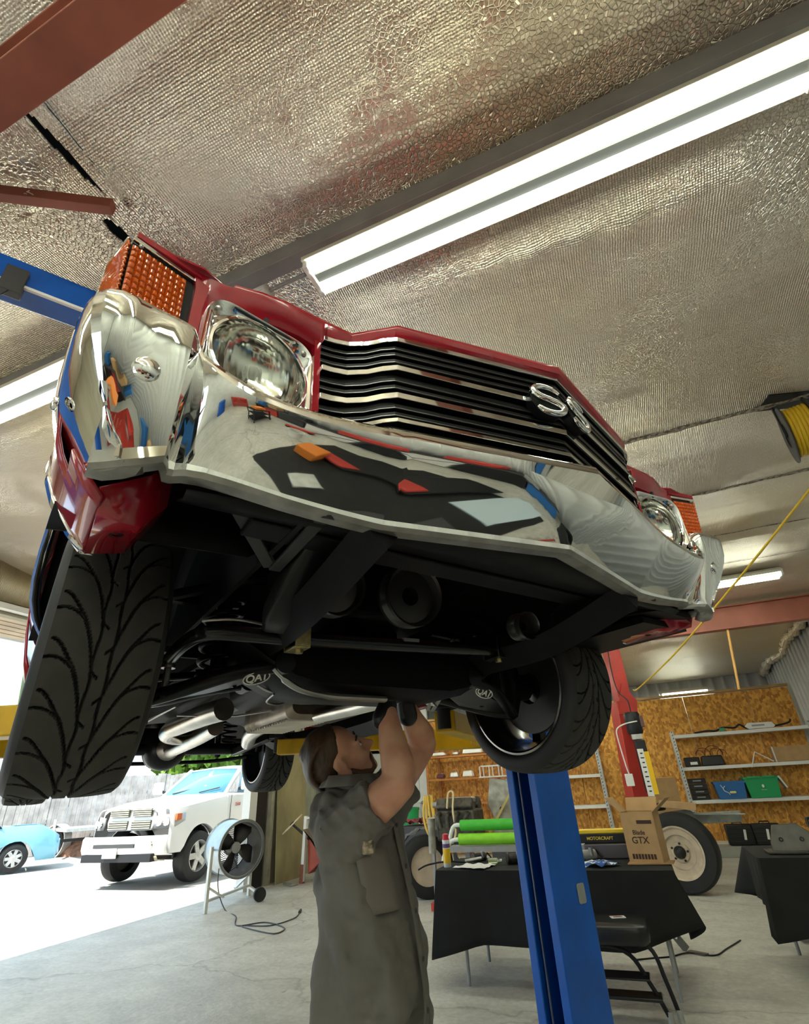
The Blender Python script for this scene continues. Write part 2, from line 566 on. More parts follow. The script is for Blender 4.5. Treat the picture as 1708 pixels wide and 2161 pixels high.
# ------------------------------------------------------------------ steel framing
def ibeam(a, b, h, wd, tw=0.012, tf=0.016, up=(0, 0, 1)):
    a, b, u = Vector(a), Vector(b), Vector(up)
    s = MB()
    s.bar(a, b, tw, h - 2 * tf, up)
    s.bar(a + u * (h / 2 - tf / 2), b + u * (h / 2 - tf / 2), wd, tf, up)
    s.bar(a - u * (h / 2 - tf / 2), b - u * (h / 2 - tf / 2), wd, tf, up)
    return s
struct(ibeam((XL, 0.33, 4.06), (XR, 0.31, 4.06), 0.30, 0.16).build('roof_beam', M_red_steel, bevel=0.003), 'big red steel I-beam across the near end of the ceiling')
struct(ibeam((XL, 9.3, 3.56), (XR, 9.3, 3.50), 0.36, 0.16).build('roof_beam', M_red_steel, bevel=0.003), 'far red steel beam above the shelves')
M_purlin = mat('grey_purlin', (0.27, 0.27, 0.26), 0.5, var=0.2, vscale=6)
struct(MB().box(((XL + XR) / 2, 1.50, 4.12), (XR - XL, 0.09, 0.12)).build('purlin', M_purlin, bevel=0.003), 'grey steel purlin beside the long light')
# bare red brace and torn foil left of the near beam
struct(MB().bar((-2.62, 0.42, 4.14), (-1.86, 0.88, 4.12), 0.05, 0.07).build('purlin', M_red_steel, bevel=0.003), 'short red brace with chalk marks at the torn foil')
text_part('1432', 0.05, mat('chalk', (0.6, 0.5, 0.45), 0.9), 'chalk_mark', bpy.data.objects['purlin.001'], (-2.2, 0.662, 4.11), (0, 0, 0), 0.0005)

seam(0.15, 3.2, 4.18, 0.045, 'foil_seam', 'broad dark dirty seam in the foil running to the hose reel')
seam(0.55, 3.2, 5.40, 0.03, 'foil_seam', 'second dark seam in the foil behind the hose reel')
seam(0.9, 3.2, 6.55, 0.012, 'foil_seam', 'thin dark seam in the foil above the yellow hose')
seam(0.9, 3.2, 7.55, 0.010, 'foil_seam', 'thin dark foil seam nearest the far ceiling light')

# ------------------------------------------------------------------ OSB partition with stud top plate
def osb():
    m = bpy.data.materials.new('osb')
    m.use_nodes = True
    n = m.node_tree.nodes; l = m.node_tree.links
    b = n['Principled BSDF']
    tc = n.new('ShaderNodeTexCoord')
    v = n.new('ShaderNodeTexVoronoi'); v.inputs['Scale'].default_value = 26
    mp = n.new('ShaderNodeMapping'); mp.inputs['Scale'].default_value = (1, 1, 0.6)
    l.new(tc.outputs['Object'], mp.inputs['Vector']); l.new(mp.outputs[0], v.inputs['Vector'])
    nz = n.new('ShaderNodeTexNoise'); nz.inputs['Scale'].default_value = 60; nz.inputs['Detail'].default_value = 6
    l.new(mp.outputs[0], nz.inputs['Vector'])
    mx = n.new('ShaderNodeMix'); mx.data_type = 'RGBA'; mx.inputs[0].default_value = 0.45
    l.new(v.outputs['Color'], mx.inputs[6]); l.new(nz.outputs['Color'], mx.inputs[7])
    bw = n.new('ShaderNodeRGBToBW'); l.new(mx.outputs[2], bw.inputs[0])
    rp = n.new('ShaderNodeValToRGB')
    rp.color_ramp.elements[0].position = 0.3; rp.color_ramp.elements[0].color = (0.44, 0.17, 0.02, 1)
    rp.color_ramp.elements[1].position = 0.68; rp.color_ramp.elements[1].color = (0.86, 0.44, 0.075, 1)
    l.new(bw.outputs[0], rp.inputs['Fac']); l.new(rp.outputs[0], b.inputs['Base Color'])
    b.inputs['Roughness'].default_value = 0.6
    return m
M_osb = osb()
s = MB()
x = -4.95
for k in range(7):
    x2 = min(x + 1.22, 3.14)
    s.box(((x + x2) / 2 - 0.003, YO + 0.01, 1.42), (x2 - x - 0.008, 0.02, 2.82))
    x = x2
struct(s.build('wall_partition', M_osb, smooth=0), 'orange oriented strand board partition behind the shelves')
struct(MB().box((-0.9, YO + 0.0, 2.87), (8.1, 0.09, 0.05)).build('trim_2', M_wood, smooth=0), 'timber top plate of the strand board partition')
for k, x in enumerate((-0.1, 0.62, 1.45)):
    pass
# white plank door left of the partition
t = MB()
for k in range(5): t.box((-5.07 - 0.24 * k, YO + 0.03, 1.10), (0.232, 0.03, 2.2))
for z in (0.35, 1.1, 1.85): t.box((-5.55, YO + 0.005, z), (1.2, 0.025, 0.10))
d = struct(t.build('door_1', mat('white_door', (0.86, 0.87, 0.86), 0.5, var=0.1, vscale=4), smooth=0, bevel=0.004), 'white plank door in the back wall')
MB().sphere((-5.12, YO - 0.03, 1.05), 0.035).build('door_handle', M_steel, d)
struct(MB().box((-5.85, YO + 0.1, 3.05), (1.9, 0.08, 1.7)).build('wall_partition_upper', M_sheet, smooth=0))
struct(MB().box((-6.40, YO + 0.1, 1.5), (0.5, 0.08, 3.0)).build('wall_partition_side', M_sheet, smooth=0))
# ================================================================== the red coupe on the lift
# car frame: x to the car's left (right in the photo), y rearwards from the front axle, z up from the road line
CAR = thing('car', 'red vintage coupe with black grille and chrome bumper raised on the lift', 'car', (-0.7665, 1.5262, 1.5053), R(57.534))
M_red = mat('red_paint', (0.36, 0.006, 0.018), 0.22, coat=0.8)
M_under = mat('underbody_black', (0.006, 0.006, 0.0065), 0.5, var=0.4, vscale=18, spec=0.2)
M_under2 = mat('satin_black_metal', (0.006, 0.006, 0.0065), 0.30, spec=0.3)
M_blackgloss = mat('gloss_black', (0.003, 0.003, 0.0035), 0.42, spec=0.25)
M_glass_dark = mat('tinted_glass', (0.01, 0.012, 0.013), 0.04)
M_bchrome = mat('bumper_chrome', (0.86, 0.86, 0.83), 0.03, metal=1.0, rvar=0.02, vscale=6)
M_dull = mat('dull_bumper_back', (0.40, 0.39, 0.36), 0.42, metal=0.8, var=0.35, vscale=20)
M_exh = mat('exhaust_steel', (0.74, 0.70, 0.62), 0.25, metal=1.0, var=0.25, vscale=10)
M_muff = mat('muffler_steel', (0.36, 0.31, 0.25), 0.4, metal=0.9, var=0.3, vscale=12)

HOODLIP = [(0, -0.945), (0.412, -0.846), (0.445, -0.815), (0.488, -0.777), (0.56, -0.776), (0.646, -0.779), (0.70, -0.772), (0.754, -0.758), (0.80, -0.756), (0.87, -0.768), (0.915, -0.772)]
def lip_y(x): return interp(HOODLIP, abs(x))[0]
def lip_z(x): return interp([(0, 0.797), (0.412, 0.790), (0.488, 0.786), (0.75, 0.786), (0.915, 0.787)], abs(x))[0]
# ---- hood panel
hs = MB()
xs = sorted(set([round(-0.74 + 1.48 * i / 30, 4) for i in range(31)] + [-0.412, 0.412, 0, -0.488, 0.488, -0.445, 0.445]))
rows = []
for k in range(15):
    v = k / 14
    row = []
    for x in xs:
        y0 = lip_y(x) - 0.002
        y = lerp(y0, 0.62, v)
        crown = 0.035 * (1 - (x / 0.78) ** 2)
        dome = 0.03 * max(0, 1 - abs(x) / 0.3) * min(1, v * 4)
        z = lip_z(x) + (0.145 + crown) * (1 - (1 - v) ** 2.0) + dome
        row.append((x, y, z))
    rows.append(row)
hs.loft(rows)
hs.build('hood', M_red, CAR, smooth=28, thick=0.012)
# ---- nose header under the hood lip
hd = MB()
rows = []
def hz(x):   # bottom of header strip
    return interp([(0, 0.776), (0.415, 0.757), (0.50, 0.746), (0.555, 0.742)], abs(x))[0]
xh = sorted(set([round(0.555 * i / 16, 4) for i in range(-16, 17)] + [0.415, -0.415, 0.45, -0.45, 0.488, -0.488]))
for x in xh:
    y = lip_y(x); z = lip_z(x)
    rows.append([(x, y + 0.03, z + 0.004), (x, y + 0.004, z + 0.003), (x, y - 0.002, z - 0.003), (x, y + 0.001, z - 0.012), (x, y + 0.012, hz(x) + 0.008), (x, y + 0.022, hz(x)), (x, y + 0.06, hz(x) - 0.002)])
hd.loft(rows)
hd.build('header_panel', M_red, CAR, smooth=30, thick=0.004)
for sgn in (-1, 1):
    # surround of headlight: overhanging top, pillar beside the lamp, inner edge
    b = MB()
    rows = []
    for x in [0.548, 0.56, 0.60, 0.646, 0.70, 0.754, 0.785, 0.80]:
        y = lip_y(x); z = lip_z(x)
        drop = interp([(0.548, 0.055), (0.60, 0.046), (0.70, 0.05), (0.754, 0.058), (0.785, 0.09), (0.80, 0.15)], x)[0]
        rows.append([(sgn * x, y + 0.05, z + 0.004), (sgn * x, y + 0.004, z + 0.003), (sgn * x, y - 0.003, z - 0.004), (sgn * x, y, z - 0.02), (sgn * x, y + 0.008, z - drop * 0.7), (sgn * x, y + 0.02, z - drop), (sgn * x, y + 0.05, z - drop - 0.005)])
    b.loft(rows)
    # vertical pillar between headlamp and corner lamp
    sec = []
    for z in (0.48, 0.56, 0.64, 0.70, 0.745, 0.775, 0.787):
        e = 0 if z < 0.72 else (z - 0.72) * 0.15
        xo = 0.806 if z < 0.76 else 0.812
        sec.append([(sgn * (0.782 - e * 2), -0.700, z), (sgn * (0.782 - e * 2), -0.745, z), (sgn * (0.790 - e), -0.756, z), (sgn * xo, -0.757, z), (sgn * (xo + 0.004), -0.735, z)])
    b.loft(sec)
    # narrow red strip between headlamp bezel and grille
    b.box((sgn * 0.561, -0.748, 0.62), (0.012, 0.03, 0.27))
    # recess wall behind the bezel
    b.box((sgn * 0.68, -0.662, 0.62), (0.25, 0.012, 0.33))
    b.build('headlight_surround', M_red, CAR, smooth=35, thick=0.003)

# ---- headlights
M_lensglass = mat('headlight_glass', (0.95, 0.97, 0.95), 0.03, trans=1.0, ior=1.3)
M_reflector = mat('reflector', (0.85, 0.85, 0.80), 0.12, metal=1.0)
def fluted():
    m = mat('fluted_glass', (0.93, 0.95, 0.92), 0.05, trans=1.0, ior=1.12)
    n = m.node_tree.nodes; l = m.node_tree.links
    tc = n.new('ShaderNodeTexCoord')
    wv = n.new('ShaderNodeTexWave'); wv.bands_direction = 'X'; wv.inputs['Scale'].default_value = 28
    w2 = n.new('ShaderNodeTexWave'); w2.bands_direction = 'Z'; w2.inputs['Scale'].default_value = 9
    ad = n.new('ShaderNodeMath'); ad.operation = 'ADD'
    bp = n.new('ShaderNodeBump'); bp.inputs['Strength'].default_value = 0.35; bp.inputs['Distance'].default_value = 0.003
    l.new(tc.outputs['Object'], wv.inputs['Vector']); l.new(tc.outputs['Object'], w2.inputs['Vector'])
    l.new(wv.outputs['Fac'], ad.inputs[0]); l.new(w2.outputs['Fac'], ad.inputs[1])
    l.new(ad.outputs[0], bp.inputs['Height']); l.new(bp.outputs[0], n['Principled BSDF'].inputs['Normal'])
    return m
M_flute = fluted()
M_flute.node_tree.nodes['Principled BSDF'].inputs['Transmission Weight'].default_value = 1.0
def rrect(w_, h, r, n=7, skew=0.0):
    pts = []
    for (cx, cy, a0) in ((w_ - r, h - r, 0), (-w_ + r, h - r, 90), (-w_ + r, -h + r, 180), (w_ - r, -h + r, 270)):
        for k in range(n + 1):
            a = R(a0 + 90 * k / n)
            pts.append((cx + r * math.cos(a), cy + r * math.sin(a)))
    return pts
for sgn in (-1, 1):
    hl = MB()
    c = Vector((sgn * 0.674, -0.752, 0.622))
    ax = Vector((sgn * -0.14, -1, 0.02)).normalized()       # faces forward, canted a little inboard
    ux = Vector((-ax.y, ax.x, 0)).normalized() * -1
    if ux.x < 0: ux = -ux
    uy = ux.cross(ax); uy = uy if uy.z > 0 else -uy
    N = 40
    def ring_rr(w_, h, r, d):
        pts = rrect(w_, h, r, 9)
        return [c + ux * p[0] + uy * p[1] + ax * d for p in pts]
    def ring_c(rad, d):
        # same number of points, matched by angle
        pts = rrect(0.1, 0.1, 0.05, 9)
        return [c + ux * math.cos(math.atan2(p[1], p[0])) * rad + uy * math.sin(math.atan2(p[1], p[0])) * rad + ax * d for p in pts]
    hl.loft([ring_rr(0.112, 0.108, 0.045, -0.02), ring_rr(0.112, 0.108, 0.045, 0.010), ring_rr(0.109, 0.105, 0.043, 0.016), ring_rr(0.104, 0.100, 0.041, 0.013),
             ring_c(0.103, -0.004), ring_c(0.099, -0.012)], closed=True)
    head = hl.build('headlight', M_chrome, CAR, smooth=40)
    rg = MB()
    rg.lathe([(0.103, -0.018), (0.104, 0.004), (0.100, 0.011), (0.095, 0.012), (0.091, 0.006), (0.090, -0.01)], c, ax, 48)
    rg.build('retaining_ring', M_chrome, head, smooth=40)
    rf = MB(); rf.lathe([(0.090, -0.004), (0.082, -0.03), (0.06, -0.052), (0.03, -0.064), (0.002, -0.068)], c, ax, 40)
    rf.build('reflector', M_reflector, head, smooth=60)
    ln = MB(); ln.lathe([(0.0905, 0.0), (0.086, 0.010), (0.07, 0.018), (0.045, 0.024), (0.02, 0.0265), (0.0005, 0.027)], c, ax, 48)
    ln.lathe([(0.0895, -0.001), (0.085, 0.007), (0.07, 0.014), (0.045, 0.020), (0.02, 0.0225), (0.0005, 0.023)], c, ax, 48)
    ln.build('lens', M_flute, head, smooth=60)
    bl = MB(); bl.sphere(c + ax * -0.035, 0.013); bl.build('bulb', M_white, head)
    MB().lathe([(0.0005, 0.0285), (0.012, 0.0280), (0.012, 0.024)], c, ax, 20).build('lens_boss', M_lensglass, head, smooth=60)
    sp = MB(); sp.bar(c + uy * 0.097 + ax * 0.008, c + uy * 0.118 + ax * 0.012, 0.008, 0.008); sp.build('spring_clip', M_black, head)
    for (a, d) in ((-0.092, 0.078), (0.088, 0.083), (0.085, -0.085)):
        MB().sphere(c + ux * a + uy * d + ax * 0.012, (0.006, 0.004, 0.006), 10, 6).build('adjuster_screw', M_steel, head)

# ---- corner turn lamps
M_amber = mat('amber_lens', (0.80, 0.13, 0.002), 0.12, coat=0.6, trans=0.15)
M_amber2 = mat('amber_lens_ribbed', (0.66, 0.105, 0.002), 0.07, coat=1.0)
def quadpt(q, u, v):
    a = q[0].lerp(q[1], u); b_ = q[3].lerp(q[2], u)
    return a.lerp(b_, v)
for sgn in (-1, 1):
    F = [Vector((sgn * 0.806, -0.747, 0.767)), Vector((sgn * 0.921, -0.778, 0.767)), Vector((sgn * 0.915, -0.767, 0.614)), Vector((sgn * 0.800, -0.736, 0.610))]
    S = [F[1], Vector((sgn * 0.943, -0.715, 0.750)), Vector((sgn * 0.944, -0.690, 0.640)), F[2]]
    nF = (F[1] - F[0]).cross(F[3] - F[0]).normalized(); nF = nF if nF.y < 0 else -nF
    nS = (S[1] - S[0]).cross(S[3] - S[0]).normalized(); nS = nS if nS.x * sgn > 0 else -nS
    # frame
    fr = MB()
    def edge(q, a, b_, nrm, wd, lift=0.004):
        fr.bar(q[a] + nrm * lift, q[b_] + nrm * lift, wd, 0.008, nrm)
    for (a, b_) in ((0, 1), (2, 3), (3, 0)): edge(F, a, b_, nF, 0.009)
    for (a, b_) in ((0, 1), (1, 2), (2, 3)): edge(S, a, b_, nS, 0.006)
    lamp = fr.build('turn_lamp', M_chrome, CAR, smooth=0, bevel=0.0015)
    bk = MB()     # dark gasket inside the frame
    for (q, nrm) in ((F, nF),):
        i0 = [quadpt(q, u, v) + nrm * 0.001 for (u, v) in ((0.03, 0.03), (0.99, 0.03), (0.99, 0.97), (0.03, 0.97))]
        bk.add(i0 + [p - nrm * 0.03 for p in i0], [(0, 1, 2, 3), (4, 5, 6, 7), (0, 1, 5, 4), (1, 2, 6, 5), (2, 3, 7, 6), (3, 0, 4, 7)])
    bk.build('lamp_gasket', M_black, lamp, smooth=0)
    le = MB()
    NU, NV = 9, 10
    for i in range(NU):
        for j in range(NV):
            u0, u1 = 0.17 + 0.82 * i / NU, 0.17 + 0.82 * (i + 1) / NU
            v0, v1 = 0.085 + 0.86 * j / NV, 0.085 + 0.86 * (j + 1) / NV
            cs = [quadpt(F, a, b_) + nF * 0.004 for (a, b_) in ((u0, v0), (u1, v0), (u1, v1), (u0, v1))]
            g = 0.22
            ins = [quadpt(F, lerp(u0, u1, a), lerp(v0, v1, b_)) + nF * 0.0085 for (a, b_) in ((g, g), (1 - g, g), (1 - g, 1 - g), (g, 1 - g))]
            le.add(cs + ins, [(4, 5, 6, 7), (0, 1, 5, 4), (1, 2, 6, 5), (2, 3, 7, 6), (3, 0, 4, 7)])
    le.build('lens', M_amber2, lamp, smooth=0, bevel=0.0012)
    sl = MB()
    rows = []
    for k in range(41):
        v = 0.03 + 0.94 * k / 40
        rows.append([quadpt(S, u, v) + nS * (0.004 + 0.0025 * math.sin(k * 2.2 + u * 2)) for u in (0.0, 0.3, 0.6, 0.93)])
    sl.loft(rows)
    sl.build('side_lens', M_amber, lamp, smooth=40, thick=0.004)
    for (u, v) in ((0.88, 0.045), (0.10, 0.955)):
        MB().sphere(quadpt(F, u, v) + nF * 0.004, 0.0045, 10, 6).build('lens_screw', M_steel, lamp)

# ---- grille
GP = [(0, -0.926), (0.415, -0.836), (0.44, -0.820), (0.465, -0.797), (0.50, -0.778), (0.53, -0.772), (0.565, -0.770)]
def gxs():
    a = sorted(set([0, 0.1, 0.2, 0.3, 0.40, 0.415, 0.43, 0.44, 0.452, 0.465, 0.48, 0.50, 0.515, 0.53, 0.555]))
    return [-q for q in a[::-1] if q > 0] + a
def gbar(s, zf, h, fwd, depth, m=0):
    rows = []
    for x in gxs():
        y = interp(GP, abs(x))[0] + (0.76 - zf) * 0.07
        rise = interp([(0, 0.018 if zf > 0.7 else 0.009), (0.415, 0.0), (0.50, -0.010), (0.56, -0.016)], abs(x))[0]
        z = zf + rise
        rows.append([(x, y - fwd, z + h / 2), (x, y - fwd, z - h / 2), (x, y - fwd + depth, z - h / 2 + 0.001), (x, y - fwd + depth, z + h / 2 - 0.001)])
    s.loft(rows, closed=True, caps=True, m=m)
bk = MB()
rows = []
for x in gxs():
    y = interp(GP, abs(x))[0] + 0.030
    rows.append([(x, y, 0.77), (x, y + 0.004, 0.68), (x, y + 0.010, 0.60), (x, y + 0.02, 0.46)])
bk.loft(rows)
GR = bk.build('grille', mat('grille_back', (0.003, 0.003, 0.003), 0.6), CAR, smooth=20, thick=0.004)
for zf in (0.741, 0.725, 0.706, 0.656, 0.638, 0.588, 0.570, 0.531):
    s = MB(); gbar(s, zf, 0.0075, 0.0, 0.028)
    s.build('black_bar', M_blackgloss, GR, smooth=15)
    s = MB(); gbar(s, zf - 0.0040, 0.0011, 0.001, 0.003)
    s.build('bright_edge', mat('edge_chrome', (0.30, 0.30, 0.30), 0.3, metal=1), GR, smooth=15)
for zf, h in ((0.757, 0.012), (0.680, 0.0135), (0.609, 0.0145), (0.549, 0.010)):
    s = MB(); gbar(s, zf, h, 0.010, 0.022)
    s.build('chrome_bar', M_chrome, GR, smooth=15, bevel=0.001)
# emblem: two raised S letters across the centre crease
def letter_S(o, ux, uy, nrm, w_, h):
    pts = []
    for k in range(21):
        t = k / 20
        a = R(lerp(20, 270, t))
        pts.append((math.cos(a) * 0.5, 0.5 + math.sin(a) * 0.47))
    low = [(-p[0], -p[1]) for p in pts[::-1]]
    full = pts + low[1:]
    return [o + ux * (p[0] * w_ / 2 * 1.9) + uy * (p[1] * h / 2) + nrm * 0 for p in full]
for sgn in (-1, 1):
    ux = Vector((1, sgn * 0.2169, 0)).normalized()
    nrm = Vector((sgn * 0.2169, -1, 0.06)).normalized()
    uy = Vector((0, 0.06, 1)).normalized()
    o = Vector((sgn * 0.048, -0.926 + 0.048 * 0.217 + 0.006, 0.684)) + nrm * 0.024
    e = MB()
    path = letter_S(o, ux, uy, nrm, 0.080, 0.082)
    e.tube(path, [0.005 + 0.0045 * math.sin(PI * i / (len(path) - 1)) ** 0.6 for i in range(len(path))], 10, flat=1.0)
    em = e.build('emblem', M_chrome, GR, smooth=50)
    q = MB()
    rr = [o + ux * (math.cos(2 * PI * k / 32) * 0.047) + uy * (math.sin(2 * PI * k / 32) * 0.045) - nrm * 0.004 for k in range(32)]
    rb = [p - nrm * 0.022 for p in rr]
    q.loft([rr, rb], closed=True, caps=True)
    q.build('emblem_base', M_blackgloss, em, smooth=30)

# ---- front bumper
BST = [ # |x|, y crest, z top, z bottom, tuck, normal x, corner lift of the lower edge
 (0.00, -0.968, 0.496, 0.338, 0.108), (0.412, -0.864, 0.496, 0.340, 0.104), (0.44, -0.858, 0.494, 0.341, 0.102), (0.52, -0.848, 0.486, 0.346, 0.100),
 (0.60, -0.840, 0.482, 0.352, 0.097), (0.66, -0.833, 0.486, 0.359, 0.094), (0.70, -0.827, 0.496, 0.364, 0.092), (0.735, -0.818, 0.515, 0.369, 0.090), (0.760, -0.806, 0.538, 0.372, 0.088),
 (0.776, -0.792, 0.560, 0.374, 0.088), (0.786, -0.786, 0.582, 0.374, 0.082), (0.793, -0.794, 0.594, 0.370, 0.060), (0.800, -0.802, 0.600, 0.364, 0.048), (0.82, -0.805, 0.603, 0.354, 0.052), (0.85, -0.806, 0.604, 0.346, 0.064), (0.870, -0.809, 0.604, 0.343, 0.080), (0.890, -0.814, 0.604, 0.341, 0.096)]
def bump_front(x, j_s):  # lookup
    return interp(BST, abs(x))
def yV(x): return interp([(0, -0.968), (0.412, -0.864)], min(abs(x), 0.412))[0]
sec = []
def prof(yt, zt, zb, tuck, x=None, panel=0.0):
    d = [(0.055, zt + 0.002, 0), (0.014, zt + 0.006, 0), (0.004, zt + 0.003, 0), (-0.002, zt - 0.004, 0), (-0.005, zt - 0.012, 0), (-0.0055, zt - 0.021, 0)]
    H = zt - zb
    out = [(a, b_) for a, b_, _ in d]
    for s in (0.235, 0.33, 0.45, 0.57, 0.69, 0.80, 0.90):
        z = zt - H * s
        dep = -0.003 + (tuck + 0.001) * ((s - 0.2) / 0.72) ** 1.3 + panel * math.sin(PI * min(1, (s - 0.2) / 0.6)) * 0.0
        if x is not None and abs(x) < 0.18:
            hw = 0.175 * max(0.0, 1 - (s - 0.25) / 0.66)
            if abs(x) < hw: dep += (yV(hw) - yV(x)) * 1.0
        out.append((dep, z))
    out += [(tuck - 0.004, zb + 0.006), (tuck + 0.004, zb), (tuck + 0.030, zb + 0.001), (tuck + 0.042, zb + 0.010)]
    return out
stations = []
xs = [0, 0.02, 0.04, 0.06, 0.08, 0.1, 0.12, 0.14, 0.16, 0.18, 0.22, 0.28, 0.34, 0.39, 0.407, 0.412, 0.417, 0.43, 0.46, 0.5, 0.55, 0.6, 0.64, 0.67, 0.70, 0.72, 0.735, 0.748, 0.760, 0.768, 0.776, 0.781, 0.786, 0.790, 0.794, 0.80, 0.815, 0.83, 0.85, 0.862, 0.872, 0.882, 0.890]
for x in xs:
    y, zt, zb, tk = interp(BST, x)
    stations.append([(x, y + a, z) for a, z in prof(y, zt, zb, tk, x)])
# rounded corner and side wrap
for (px, py, nx_, ny_, zt, zb, tk) in ((0.908, -0.814, -0.30, 0.95, 0.604, 0.341, 0.10), (0.924, -0.809, -0.6, 0.8, 0.603, 0.343, 0.10), (0.936, -0.796, -0.82, 0.57, 0.602, 0.346, 0.10),
        (0.944, -0.775, -0.95, 0.3, 0.600, 0.350, 0.095), (0.951, -0.74, -1, 0.1, 0.600, 0.355, 0.088), (0.958, -0.67, -1, 0.0, 0.600, 0.362, 0.082), (0.964, -0.60, -1, 0, 0.600, 0.392, 0.066), (0.967, -0.54, -1, 0, 0.600, 0.43, 0.045), (0.969, -0.49, -1, 0, 0.600, 0.475, 0.028)):
    stations.append([(px + nx_ * a, py + ny_ * a, z) for a, z in prof(py, zt, zb, tk)])
full = [[(-p[0], p[1], p[2]) for p in st] for st in stations[:0:-1]] + stations
bm_ = MB()
n_ = len(full[0])
vs = [p for st in full for p in st]
fs = []; ms = []
for i in range(len(full) - 1):
    for j in range(n_ - 1):
        bm_.f.append((i * n_ + j, i * n_ + j + 1, (i + 1) * n_ + j + 1, (i + 1) * n_ + j)); bm_.m.append(1 if j >= n_ - 4 else 0)
bm_.v = vs
BUMP = bm_.build('front_bumper', [M_bchrome, M_dull], CAR, smooth=17, thick=0.004)
for sgn in (-1, 1):
    MB().lathe([(0.021, 0), (0.021, 0.004), (0.017, 0.009), (0.008, 0.012), (0.0005, 0.0125)], (sgn * 0.852, -0.790, 0.490), (0, -1, -0.1), 24).build('bumper_bolt', M_chrome, BUMP, smooth=60)
    MB().lathe([(0.013, 0), (0.013, 0.004), (0.009, 0.008), (0.0005, 0.009)], (sgn * 0.958, -0.62, 0.50), (sgn, 0, 0), 20).build('bumper_bolt', M_chrome, BUMP, smooth=60)
# rubber snubber and bracket bolt under the bumper
for sgn in (-1, 1):
    MB().cyl((sgn * 0.515, -0.735, 0.345), (sgn * 0.515, -0.745, 0.375), 0.013, n=14).build('bumper_bolt', M_rubber, BUMP)

